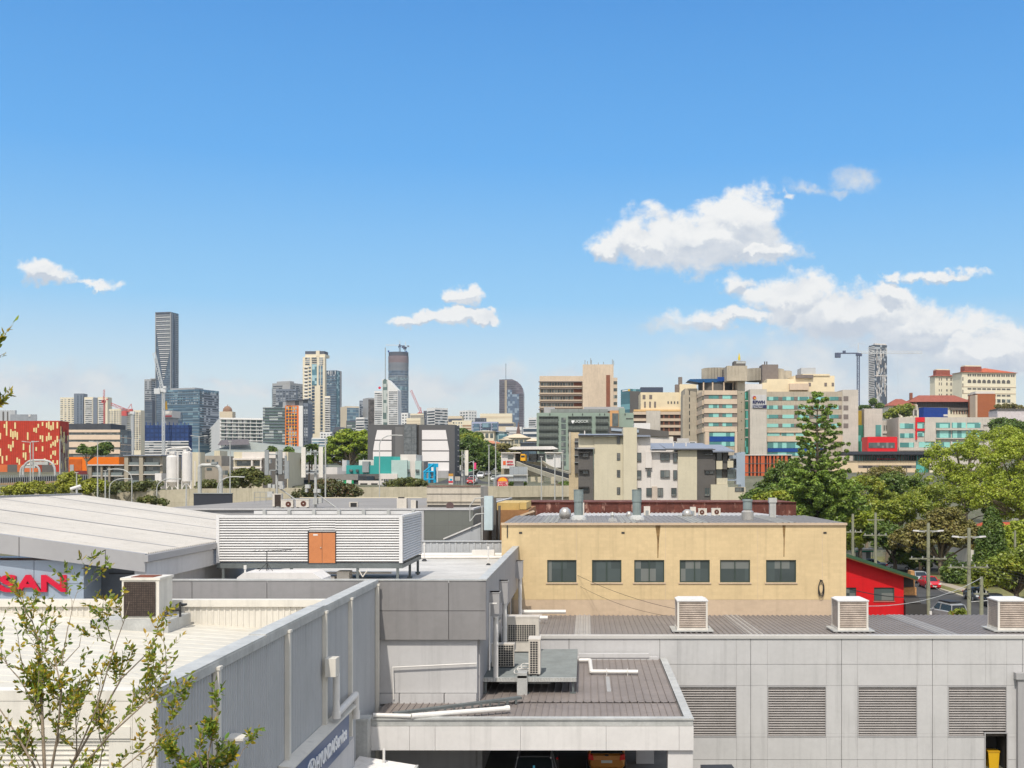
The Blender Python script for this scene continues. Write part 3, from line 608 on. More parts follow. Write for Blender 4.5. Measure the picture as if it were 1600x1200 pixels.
def condenser(name, label, loc, w, d, h, grille, fan=0, mt=m_acbeige, rz=0, group=None, fins=True, gm=None):
    c = empty(name, loc, label, 'air conditioner', group, rz)
    MB().box(-w/2, w/2, -d/2, d/2, .06, h).box(-w/2-.015, w/2+.015, -d/2-.015, d/2+.015, h-.05, h+.01).build('casing', mt, c)
    MB().box(-w/2+.05, -w/2+.15, -d/2, d/2, 0, .06).box(w/2-.15, w/2-.05, -d/2, d/2, 0, .06).build('foot', m_black, c)
    if grille:
        gx0, gx1, gz0, gz1 = [a*b for a, b in zip(grille, (w, w, h, h))]; gx0 -= w/2; gx1 -= w/2
        MB().box(gx0, gx1, -d/2-.012, -d/2, gz0, gz1).build('grille', gm or m_black, c)
        if fins:
            g = MB(); k = max(3, int((gz1-gz0)/.1)); q = max(3, int((gx1-gx0)/.11))
            for i in range(k+1): z = gz0+(gz1-gz0)*i/k; g.box(gx0, gx1, -d/2-.035, -d/2-.015, z-.008, z+.008)
            for i in range(q+1): x = gx0+(gx1-gx0)*i/q; g.box(x-.01, x+.01, -d/2-.04, -d/2-.02, gz0, gz1)
            g.build('guard_bars', mt, c)
    if fan:
        fx, fz, fr = fan
        vs = MB().tube((fx, -d/2-.03, fz), (fx, -d/2, fz), fr, None, 20); vs.build('fan_grille', mat('fan_brown', rgb(96, 56, 44), .6, var=.2, scale=5), c)
        MB().tube((fx, -d/2-.05, fz), (fx, -d/2-.03, fz), fr*.22, None, 12).build('fan_hub', mt, c)
    return c
condenser('split_system_condenser', 'squat beige condenser at the left of the deck, against the annex wall', (xx(786, 53.3), 53.4, 4.18), 1.04, .42, 1.1, (.3, .97, .08, .95))
c_ = condenser('split_system_condenser', 'tall narrow condenser turned edge on, in the middle of the deck', (xx(835, 51.1), 51.6, 4.18), .52, 1.0, 1.62, (.12, .8, .06, .94))
condenser('large_condenser', 'largest beige condenser, behind the two smaller ones on the deck', (xx(816, 57.8), 58.2, 4.18), 1.68, .9, 1.8, (.08, .9, .32, .78))
hs = empty('hose_bundle', (-2.2, 51.3, 4.18), 'loose looped hoses between the condensers', 'hose')
hm = MB()
for k in range(3):
    pts = [(-2.9+.28*math.cos(t)+k*.15, 51.2+.1*math.sin(3*t), 4.35+.12*k+.13*math.sin(t)) for t in np.linspace(0, 6, 14)]; hm.path(pts, .02, 6)
hm.build('hoses', m_pvc, hs, world=True)

# ================================================================== 5. long pale building with louvres
lg = empty('long_grey_building', (12, 65, -2.4), 'long pale grey panelled building with large louvred openings and ribbed roof', 'building')
A7 = lambda mb, n, m, p=lg, **k: mb.build(n, m, p, world=True, **k)
yl = 60.4; zb = -2.6; ztp = zz(993, yl)-.06
jx = [xx(p, yl) for p in (1315, 1457, 1173, 1031, 889, 1598, 1740)]
lv = [(xx(a, yl), xx(b, yl), zz(1151.5, yl), zz(1071, yl)) for a, b in ((1059, 1151), (1199, 1291), (1340, 1433), (1481, 1573))]
door = (xx(1540, yl), xx(1573, yl), zb, zz(1146, yl))
jx2 = sorted(set(jx+[v for l in lv for v in l[:2]]+[door[0], door[1]]))
jz = [zz(p, yl) for p in (1038, 1071, 1151.5, 1187)]+[zz(1146, yl)]
p = MB(); X = [-4.2]+[v for v in jx2 if v > -4.1]+[34]; Z = sorted([zb, ztp]+jz)
for a, b in zip(X[:-1], X[1:]):
    for c, d in zip(Z[:-1], Z[1:]):
        mx, mz = (a+b)/2, (c+d)/2
        if any(h[0] < mx < h[1] and h[2] < mz < h[3] for h in lv+[door]): continue
        ga = .012 if any(abs(a-q) < .01 for q in jx) else .004; gb = .012 if any(abs(b-q) < .01 for q in jx) else .004
        dz_ = .002 if abs(d-zz(1146, yl)) < .01 or abs(c-zz(1146, yl)) < .01 else .01
        p.box(a+ga, b-gb, yl, yl+.05, c+dz_, d-dz_)
A7(p, 'front_panels', m_panel_light)
bk = MB(); panel_wall(bk, -4.2, 34, zb, ztp-.05, yl+.05, [v for l in lv for v in l[:2]]+[door[0], door[1]], [lv[0][2], lv[0][3], door[3]], lv+[door], t=.12, g=0); A7(bk, 'panel_backing', m_gap)
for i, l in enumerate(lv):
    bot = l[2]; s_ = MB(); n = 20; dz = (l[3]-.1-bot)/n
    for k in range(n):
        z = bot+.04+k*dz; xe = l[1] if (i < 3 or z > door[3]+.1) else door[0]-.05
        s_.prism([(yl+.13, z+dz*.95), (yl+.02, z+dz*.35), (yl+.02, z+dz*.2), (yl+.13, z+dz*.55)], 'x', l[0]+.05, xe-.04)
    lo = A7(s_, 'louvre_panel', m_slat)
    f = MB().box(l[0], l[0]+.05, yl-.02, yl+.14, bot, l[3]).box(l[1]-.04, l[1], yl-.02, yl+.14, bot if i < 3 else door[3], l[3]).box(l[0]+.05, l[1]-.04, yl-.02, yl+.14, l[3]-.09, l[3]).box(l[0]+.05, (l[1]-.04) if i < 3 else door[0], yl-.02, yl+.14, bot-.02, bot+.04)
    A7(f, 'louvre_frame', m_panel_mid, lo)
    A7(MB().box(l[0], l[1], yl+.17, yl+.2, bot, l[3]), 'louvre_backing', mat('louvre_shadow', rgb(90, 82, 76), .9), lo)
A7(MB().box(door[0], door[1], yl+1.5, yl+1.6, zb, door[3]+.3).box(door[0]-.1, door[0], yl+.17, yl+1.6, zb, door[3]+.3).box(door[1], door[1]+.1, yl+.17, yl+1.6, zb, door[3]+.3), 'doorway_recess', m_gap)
A7(MB().box(door[0]-.07, door[0]-.01, yl-.04, yl+.2, zb, door[3]+.05).box(door[1], door[1]+.05, yl-.04, yl+.2, zb, door[3]+.05).box(door[0]-.01, door[1], yl-.04, yl+.2, door[3], door[3]+.05), 'door_frame', m_panel_mid)
A7(MB().box(-4.15, 34, yl-.05, yl+.35, ztp, ztp+.07).box(-4.15, 34, yl-.07, yl-.03, ztp-.1, ztp+.05), 'wall_capping', mat('pale_capping', rgb(206, 203, 198), .5, var=.05))
zrf = 4.62
def roofstrip(m, name, xa0, xb0, xa1, xb1):
    A7(MB().sheet((xa0, yl+.3, zrf), (xb0-xa0, 0, 0), (xa1-xa0, 11.4, .12), 0, (0, 0, 1), .3, .05), name, m)
zs_ = lambda px, y: (px-PX)*y/F
edges = [(-2.7, -2.7), (xx(890, 60.7), xx(897, 71.6)), (xx(918, 60.7), xx(922, 71.6)), (xx(1150, 60.7), xx(1118, 71.6)), (xx(1180, 60.7), xx(1140, 71.6)), (xx(1432, 60.7), xx(1354, 71.6)), (xx(1462, 60.7), xx(1373, 71.6)), (34, 34)]
m_roof2 = mat('grey_brown_roof', rgb(134, 128, 126), .5, var=.08, scale=.3)
A7(MB().sheet((-2.7, yl+.3, zrf), (36.7, 0, 0), (0, 11.5, -.3), 0, (0, 0, 1), .3, .05, 'trap').box(-4.2, 34, yl+.3, 71.8, zrf-.8, zrf-.4), 'roof', m_roof2)
for xs_ in (-.15, 9.0, 19.2, 30):
    A7(MB().sheet((xs_-.45, yl+.35, zrf+.025), (.9, 0, 0), (0, 11.3, -.3), 0, (0, 0, 1), .3, .05, 'trap'), 'translucent_strip', m_trans)
A7(MB().box(-4.2, -2.7, yl+.3, 71.8, zrf-.4, zrf-.2), 'gutter_flashing', m_panel_light)
A7(MB().path([(-3.9, 70, 4.8), (-1.2, 70, 4.8)], .12).path([(-3.9, 67, 4.8), (-2.2, 67, 4.8)], .12), 'roof_pipe', m_pvc)
A7(MB().box(xx(1592, 60), 26, 60.1, 60.38, zb, zz(1062, 60)).box(xx(1588, 60), 26, 60.0, 60.38, zz(1062, 60), zz(1052, 60)), 'side_pier', m_panel_mid)
by = empty('yellow_bin', (xx(1552, 61), 61.2, -2.4), 'yellow wheeled bin standing inside the dark doorway', 'bin')
MB().prism([(-.24, 0), (.24, 0), (.3, .82), (-.3, .82)], 'y', -.3, .3).build('body', plain('yellow_plastic', rgb(230, 180, 20), .5), by); MB().box(-.32, .32, -.32, .32, .82, .9).build('lid', plain('yellow_lid', rgb(210, 160, 20), .5), by)
def cooler():
    c = empty('evaporative_cooler', (0, 0, 0), None, 'cooler', 'louvred coolers along the grey roof')
    w = .82; h = 1.55
    MB().box(-w, -w+.1, -w, -w+.1, .12, h).box(w-.1, w, -w, -w+.1, .12, h).box(-w, -w+.1, w-.1, w, .12, h).box(w-.1, w, w-.1, w, .12, h).build('corner_posts', m_vent, c)
    MB().box(-w-.03, w+.03, -w-.03, w+.03, h, h+.06).prism([(-w-.03, h+.06), (w+.03, h+.06), (w-.15, h+.13), (-w+.15, h+.13)], 'y', -w+.1, w-.1).build('lid', m_slatw, c)
    MB().box(-w-.02, w+.02, -w-.02, w+.02, 0, .12).build('base', m_vent, c)
    MB().box(-w+.09, w-.09, -w+.09, w-.09, .12, h).build('core', mat('cooler_pad', rgb(96, 82, 70), .9, var=.25, scale=4), c)
    s_ = MB(); n = 14; dz = (h-.14)/n
    for k in range(n):
        z = .13+k*dz
        for sy in (-1, 1): s_.prism([(sy*(w-.08), z+dz), (sy*(w-.01), z+dz*.45), (sy*(w-.01), z+dz*.25), (sy*(w-.08), z+dz*.55)], 'x', -w+.1, w-.1)
        for sx__ in (-1, 1): s_.prism([(sx__*(w-.08), z+dz), (sx__*(w-.01), z+dz*.45), (sx__*(w-.01), z+dz*.25), (sx__*(w-.08), z+dz*.55)], 'y', -w+.1, w-.1)
    s_.build('slats', m_ventslat, c); MB().box(-w-.3, w+.3, -w-.25, w+.2, -.06, 0).build('flashing', m_galv, c)
    return c
ck = cooler()
for i, (px, lb) in enumerate(((1082, 'louvred cooler box on the grey roof in front of the yellow wall, leftmost of three'), (1333, 'louvred cooler box on the grey roof in front of the red wall'), (1583, 'louvred cooler box on the grey roof, cut by the right edge of the picture'))):
    c_ = ck if i == 0 else copy_tree(ck); c_.location = (xx(px, 62.2), 63.0, zrf+.1); c_['label'] = lb

# ================================================================== 6. yellow building
yy_ = 72.0
yb = empty('yellow_building', (5.5, 80, -2.4), 'large yellow painted block building with six dark windows and ribbed roof', 'building')
A8 = lambda mb, n, m, p=yb, **k: mb.build(n, m, p, world=True, **k)
yx0, yx1 = xx(790, yy_), xx(1322, yy_); yzt = zz(820.5, yy_); zband = zz(937, yy_)
wins = [(xx(a, yy_), xx(b, yy_), zz(910, yy_), zz(875, yy_)) for a, b in ((855, 901), (925, 971), (991, 1038), (1062, 1109), (1125, 1172), (1197, 1244))]
w = MB(); panel_wall(w, yx0, yx1, zband, yzt, yy_, [v for q in wins for v in q[:2]], [wins[0][2], wins[0][3]], wins, t=.25, g=0)
w.box(yx0, yx0+.25, yy_+.25, 88, zband, yzt-.1).box(yx1-.25, yx1, yy_+.25, 88, -2, yzt-.3).box(yx0, yx1, 87.8, 88, -2, yzt-.2); A8(w, 'wall', m_yellow)
A8(MB().box(yx0, yx1, yy_+.01, yy_+.26, -2.4, zband-.004), 'lower_band', m_tanband)
A8(MB().box(yx0-.25, yx0, yy_+.0, 88, zband, yzt+.05), 'left_wall', m_yellow)
for q in wins:
    wn = A8(MB().box(q[0], q[0]+.07, yy_+.06, yy_+.16, q[2], q[3]).box(q[1]-.07, q[1], yy_+.06, yy_+.16, q[2], q[3]).box(q[0]+.07, q[1]-.07, yy_+.06, yy_+.16, q[2], q[2]+.07).box(q[0]+.07, q[1]-.07, yy_+.06, yy_+.16, q[3]-.07, q[3]).box((q[0]+q[1])/2-.03, (q[0]+q[1])/2+.03, yy_+.05, yy_+.15, q[2]+.07, q[3]-.07), 'window', m_frame)
    A8(MB().box(q[0]+.05, q[1]-.05, yy_+.11, yy_+.13, q[2]+.05, q[3]-.05), 'pane', m_darkwin, wn)
    A8(MB().box(q[0]-.08, q[1]+.08, yy_-.06, yy_+.06, q[2]-.09, q[2]-.005), 'sill', m_tanband, wn)
for px in (813.5, 973.5, 1289): A8(MB().box(xx(px, yy_)-.1, xx(px, yy_)+.1, yy_-.02, yy_+.01, zz(834, yy_), zz(831, yy_)), 'wall_vent', m_gap)
A8(MB().box(xx(792, yy_), xx(793.6, yy_), yy_-.05, yy_-.005, zz(840, yy_), yzt), 'downpipe', m_gap)
A8(MB().box(yx0-.28, yx1+.05, yy_-.12, yy_+.2, yzt, yzt+.14), 'roof_edge', m_tanband)
m_stain = mat('dark_water_stain', rgb(150, 120, 78), .9, var=.4, scale=3)
for px, yb_, wd in ((1028, 872, .16), (1225, 870, .1), (1386, 0, 0)):
    if wd: A8(MB().prism([(xx(px, yy_)-wd, yzt), (xx(px, yy_)+wd, yzt), (xx(px, yy_)+wd*.5, yzt-.8), (xx(px, yy_)+.02, zz(yb_, yy_)), (xx(px, yy_)-.03, zz(yb_, yy_)), (xx(px, yy_)-wd*.3, yzt-.9)], 'y', yy_-.004, yy_), 'water_stain', m_stain)
for px in (901, 1040, 1184, 1285): A8(MB().box(xx(px, yy_)-.012, xx(px, yy_)+.012, yy_-.003, yy_, zband, yzt), 'control_joint', m_tanband)
yr = lambda y: yzt+.1+.035*(y-yy_)
A8(MB().sheet((yx0-.2, yy_, yzt+.1), (yx1-yx0+.2, 0, 0), (0, 13.8, .02), 0, (0, 0, 1), .36, .04).box(yx0, yx1, yy_+.3, 85.7, yzt-.6, yzt-.1), 'roof', mat('brown_weathered_roof', rgb(136, 130, 124), .55, var=.14, scale=.3, stain=(rgb(168, 158, 142), .6)))
for px in (857, 983, 1095, 1230): A8(MB().sheet((xx(px, yy_)-.55, yy_+.02, yzt+.13), (1.1, 0, 0), (0, 13.7, .02), 0, (0, 0, 1), .36, .04), 'translucent_strip', mat('aged_translucent', rgb(158, 154, 142), .5, var=.1))
# coil of cable on the wall
cc = MB(); cx_, cz_ = xx(1283, 71.9), zz(917, 71.9)
for k in range(4):
    pts = [(cx_+(.13+.02*k)*math.cos(t), 71.9-.015*k, cz_+(.42+.03*k)*math.sin(t)-.05*k) for t in np.linspace(0, 6.28, 22)]; cc.path(pts, .018, 5)
tag(cc.build('cable_coil', m_wire), 'dark coil of spare cable hanging on the yellow wall near its right end', 'cable')

def stack(name, label, px, ytop, ybase, wpx, Y, style='flue'):
    s = F/Y; r = wpx/2/s; h = (ybase-ytop)/s; o = empty(name, (xx(px, Y), Y, zz(ybase, Y)-.3), label, 'roof vent', 'metal flues and vents on the yellow building'); h += .3
    if style == 'flue':
        MB().lathe((0, 0, 0), [(r*.9, 0), (r*.9, h*.62), (r*1.02, h*.62), (r*1.02, h*.66), (r, h*.66), (r, h*.98), (r*1.06, h*.98), (r*1.06, h)], 20).build('pipe', m_galvp, o, smooth=False)
        MB().lathe((0, 0, 0), [(r*1.9, 0), (r*1.6, .3), (r*.95, .45)], 12).build('base', m_galv, o)
        MB().tube((0, 0, h-.05), (0, 0, h+.01), r*.85).build('opening', m_gap, o)
    elif style == 'whirly':
        MB().lathe((0, 0, 0), [(r*.75, 0), (r*.75, h*.35), (r*.95, h*.4), (r*1.0, h*.6), (r*.85, h*.85), (r*.4, h)], 20).build('turbine', m_galvs, o, smooth=True)
    elif style == 'cowl':
        MB().prism([(-r*1.4, 0), (r*1.4, 0), (r*.8, h*.6), (-r*.8, h*.6)], 'y', -r, r).build('hood', m_galv, o); MB().tube((0, 0, h*.6), (0, 0, h*.85), r*.3).lathe((0, 0, h*.8), [(r*.6, 0), (0.05, h*.2)], 10).build('cap', m_galv, o)
    elif style == 'box':
        MB().box(-r*.8, r*.8, -r*.8, r*.8, 0, h*.8).build('duct', m_galv, o); MB().box(-r, r, -r, r, h*.8, h).build('cap', m_galv, o)
    elif style == 'fan':
        MB().lathe((0, 0, 0), [(r*1.0, 0), (r*1.0, h*.45), (r*.6, h*.55), (r*.6, h*.6)], 18).build('fan_housing', m_galvs, o); MB().lathe((0, 0, h*.55), [(r*.75, 0), (r*.75, h*.35), (r*.85, h*.36), (r*.85, h*.45)], 18).build('stack', m_galvp, o)
    return o
m_galvp = mat('green_grey_flue', rgb(150, 162, 160), .45, metal=.2, var=.1, scale=1.5, streak=.15)
m_galvs = mat('bright_zinc', rgb(196, 192, 186), .35, metal=.5, var=.12, scale=2)
stack('flue', 'tall round grey flue, left one, on the yellow building roof', 904, 765, 808, 15, 78)
stack('flue', 'tall round grey flue in the middle of the yellow building roof', 995, 765, 808, 15, 78)
stack('turbine_vent', 'squat shiny turbine vent left of the tall left flue', 883, 793, 810, 19, 80, 'whirly')
stack('roof_cowl', 'small pitched metal cowl between the two tall flues', 957, 800, 817, 14, 75, 'cowl')
stack('fan_vent', 'wide drum shaped fan vent with short stack on the yellow roof', 1168, 780, 809, 19, 78, 'fan')
stack('box_duct', 'square grey duct near the right end of the yellow roof', 1207, 778, 807, 12, 82, 'box')
stack('low_cowl', 'low round grey cowl right of the middle flue', 1074, 796, 808, 17, 84, 'whirly')
stack('small_cowl', 'small low grey cowl just left of the middle flue', 983, 799, 807, 10, 84, 'whirly')

# power service cables
def wire(name, label, p0, p1, sag, r=.02, n=14, m=None, group=None):
    p0, p1 = Vector(p0), Vector(p1); pts = []
    for i in range(n+1):
        t = i/n; q = p0.lerp(p1, t); q.z -= sag*4*t*(1-t); pts.append(q)
    mb = MB()
    for a, b in zip(pts[:-1], pts[1:]): mb.tube(a, b, r, None, 5)
    return tag(mb.build(name, m or m_wire), label, 'cable', group)
wire('service_cable', 'thin cable sagging across the yellow wall from the annex to the leftmost cooler', (-3.6, 76, 8.3), at(1075, 955, 64), .6, .012)
wire('service_cable', 'second thinner cable across the yellow wall below the first', (-3.6, 76, 8.0), at(1040, 962, 66), .7, .01)
wire('service_cable', 'black cable sagging from the yellow wall coil across the red wall to the poles', at(1281, 906, 71.8), at(1533, 915, 87), 1.0, .028)
wire('service_cable', 'pale cable rising from behind the second cooler across the red wall', at(1357, 947, 70), at(1533, 903, 87), .55, .022, m=m_galv)
# ================================================================== street on the right
m_grass = mat('dry_grass', rgb(138, 132, 84, .7), .95, var=.3, scale=.4, stain=(rgb(100, 112, 58, .7), .5))
m_path = mat('footpath_concrete', rgb(176, 164, 148, .8), .9, var=.1, scale=.5, brick=(1.5, 1.5, -.02, .8))
def flat(name, pts, z0, z1, m):
    return struct(name, MB().prism(pts, 'z', z0, z1), m)
GZ = -1.0
flat('road', [(31.5, 78), (43.8, 78), (43.8, 166), (50, 170), (120, 176), (120, 188), (-10, 188), (-10, 172), (26, 170), (31.5, 165)], GZ-.3, GZ+.03, m_asphalt)
flat('kerb', [(43.8, 78), (44.1, 78), (44.1, 166), (43.8, 166)], GZ-.3, GZ+.17, m_concrete)
flat('verge', [(44.1, 78), (45.6, 78), (45.6, 166), (44.1, 166)], GZ-.3, GZ+.15, m_grass)
flat('footpath', [(45.6, 78), (47.2, 78), (47.2, 166), (45.6, 166)], GZ-.3, GZ+.17, m_path)
flat('lawn', [(47.2, 78), (160, 78), (160, 166), (47.2, 166)], GZ-.3, GZ+.14, m_grass)
flat('footpath', [(28.5, 78), (31.2, 78), (31.2, 166), (28.5, 166)], GZ-.3, GZ+.17, m_path)
flat('park_ground', [(-10, 188.2), (160, 188.2), (160, 200), (-10, 200)], GZ-.3, GZ+.16, m_grass)

# ---- red building
rb = empty('red_building', (25, 100, GZ), 'red painted building with sloping green roof edge and dark square windows', 'building')
A9 = lambda mb, n, m, p=rb, **k: mb.build(n, m, p, world=True, **k)
RY = 100.0; rx0, rx1 = 20.5, xx(1412, RY)
zA, zB = zz(872, RY), zz(901, RY); kx = (zB-zA)/(rx1-xx(1323, RY)); zt_ = lambda x: zA+kx*(x-xx(1323, RY))
wn = [(xx(1300, RY), xx(1338, RY)), (xx(1365.5, RY), xx(1397.5, RY))]; wz0, wz1 = zz(939, RY), zz(918, RY); zu = zz(903, RY)
w = MB(); panel_wall(w, rx0, rx1, GZ-.5, zu, RY, [v for q in wn for v in q], [wz0, wz1], [(a, b, wz0, wz1) for a, b in wn], t=.25, g=0)
w.box(rx1-.25, rx1, RY+.25, 116, GZ-.5, zB-.1); A9(w, 'wall', m_red)
A9(MB().prism([(rx0, zu+.01), (rx1, zu+.01), (rx1, zt_(rx1)), (rx0, zt_(rx0))], 'y', RY+.0, RY+.25), 'gable_wall', m_red)
A9(MB().prism([(rx0, zt_(rx0)), (rx1+.9, zt_(rx1+.9)), (rx1+.9, zt_(rx1+.9)+.1), (rx0, zt_(rx0)+.1)], 'y', RY-.85, 117), 'roof', mat('roof_orange_edge', rgb(214, 150, 90), .6))
A9(MB().prism([(rx0, zt_(rx0)+.1), (rx1+1.0, zt_(rx1+1.0)+.1), (rx1+1.0, zt_(rx1+1.0)+.38), (rx0, zt_(rx0)+.38)], 'y', RY-.95, 117), 'green_roof_sheet', mat('dark_green_metal', rgb(60, 92, 66), .5, var=.15))
for a, b in wn:
    q = A9(MB().box(a, a+.06, RY+.04, RY+.2, wz0, wz1).box(b-.06, b, RY+.04, RY+.2, wz0, wz1).box(a+.06, b-.06, RY+.04, RY+.2, wz1-.06, wz1).box(a+.06, b-.06, RY+.04, RY+.2, wz0, wz0+.06), 'window', m_frame)
    A9(MB().box(a+.05, b-.05, RY+.1, RY+.13, wz0+.05, wz1-.05), 'pane', m_darkwin, q)
    A9(MB().box(a-.05, b+.05, RY-.06, RY+.0, wz0-.08, wz0), 'sill', mat('pink_sill', rgb(190, 120, 110), .7), q)
A9(MB().box(rx1+.01, rx1+1.0, RY+.5, RY+3, zz(918, RY), zB-.12), 'dark_side_panel', m_gap)
A9(MB().box(rx1+.01, xx(1430, RY+1), RY+.6, RY+4, GZ-.5, zz(919, RY)).box(xx(1421, RY+1), xx(1427, RY+1), RY+.6, RY+1.5, zz(919, RY), zz(893, RY)), 'brick_end', mat('sandy_brick', rgb(214, 160, 104), .85, var=.25, scale=2, brick=(.3, .12, .012, .75)))
A9(MB().prism([(rx1+.05, 2.1), (rx1+1.9, 2.0), (rx1+1.9, .9), (rx1+.05, .9)], 'y', RY-.4, RY+.55).prism([(RY-.4, 2.1), (RY+3, 4.0), (RY+3, 3.9), (RY-.4, 2.0)], 'x', rx1+.05, rx1+1.4), 'dark_awning', mat('charcoal_awning', rgb(72, 70, 68), .7))
A9(MB().box(rx1+1.0, rx1+2.3, RY-.5, RY-.42, .35, .75).box(rx1+2.1, rx1+2.3, RY-.5, RY-.42, .75, 1.4), 'white_barrier', m_white)

# ---- timber power poles
m_pole = mat('weathered_timber', rgb(152, 152, 130), .9, var=.2, scale=1, streak=.3)
m_insul = plain('insulator', rgb(190, 190, 190), .3)
def pole(label, px, ytop, Y, lamps=False, arm=True, top=True, h=10, armw=1.6, armz=None, name='power_pole', side=False):
    z = zz(ytop, Y); o = empty(name, (xx(px, Y), Y, GZ), label, 'power pole', 'timber power poles along the street'); h = z-GZ
    MB().tube((0, 0, 0), (0, 0, h), .19, .13, 12).build('pole', m_pole, o)
    if lamps:
        l = MB().tube((-1.0, 0, h-.72), (1.0, 0, h-.72), .035).tube((-1.0, 0, h-.72), (-.3, 0, h-.82), .03).tube((1.0, 0, h-.72), (.3, 0, h-.82), .03); l.build('lamp_arm', m_galv, o)
        for s_ in (-1, 1): MB().prism([(s_*.8, -.06), (s_*1.35, -.0), (s_*1.3, .1), (s_*.85, .08)], 'y', -.12, .12).build('lamp_head', m_white, o).location = (0, 0, h-.72)
    if arm:
        za = h-3.2 if armz is None else armz
        MB().box(-armw, armw, -.06, .06, za, za+.12).box(-armw, armw, .2, .3, za-.02, za+.08).build('cross_arm', m_pole, o)
        for i in range(4):
            xi = -armw+.15+i*(2*armw-.3)/3; MB().tube((xi, 0, za+.12), (xi, 0, za+.3), .05, .03, 8).build('insulator', m_insul, o)
    if side: MB().tube((0, 0, h-5.9), (3.0, 0, h-5.7), .035).prism([(2.8, h-5.75), (3.4, h-5.68), (3.35, h-5.6), (2.85, h-5.62)], 'y', -.1, .1).build('side_lamp_arm', m_galv, o)
    return o
P1 = pole('tall timber power pole with twin lamps and cross arm, beside the parked red car', 1450.5, 817, 101, lamps=True, armz=None)
P2 = pole('timber power pole with twin lamps and cross arm, in front of the dark green conifer', 1514, 825, 92, lamps=True, side=True)
P3 = pole('short power pole with small cross arms just right of the twin-lamp pole by the conifer', 1533.5, 901, 88, arm=True, armz=5.0, armw=.5)
P4 = pole('thin timber pole with two cross arms behind the red building, by the shelter', 1368, 801, 127, armw=1.3, armz=7.5)
P5 = pole('timber pole at the right end of the yellow building, leftmost pole', 1332.5, 803, 124, armw=1.0, armz=8.0)
P6 = pole('distant pole standing in the trees near the right edge', 1586, 829, 145, armw=.5, armz=8.5)
MB().box(-.9, .9, -.1, .1, 9.2, 9.3).build('cross_arm', m_pole, P4)
def pa(o, i, za): return Vector((o.location.x+(-1.45+i*2.9/3), o.location.y, o.location.z+za))
h1 = zz(817, 101)-GZ; h2 = zz(825, 92)-GZ
for i in range(4): wire('power_line', ('leftmost', 'second', 'third', 'rightmost')[i]+' of the four thin lines between the two twin-lamp poles', pa(P1, i, h1-2.9), pa(P2, i, h2-2.9), .15, .014, group='lines between the twin-lamp poles')
for i in range(4): wire('power_line', ('leftmost', 'second', 'third', 'rightmost')[i]+' of the four lines fanning out right from the pole by the conifer', pa(P2, i, h2-2.9), (P2.location.x+16, 64, 3.2+.1*i), .6, .016, 16, group='lines leaving right past the conifer')
wire('power_line', 'thin cable from the tall twin-lamp pole back to the pole behind the red building', (P1.location.x, 101, 6.5), (P4.location.x, 127, 7.2), .5, .014)
wire('power_line', 'low pale cable sagging across the trees between the two twin-lamp poles', (P1.location.x, 101, 3.9), (P2.location.x, 92, 4.2), .8, .016, m=m_galv)

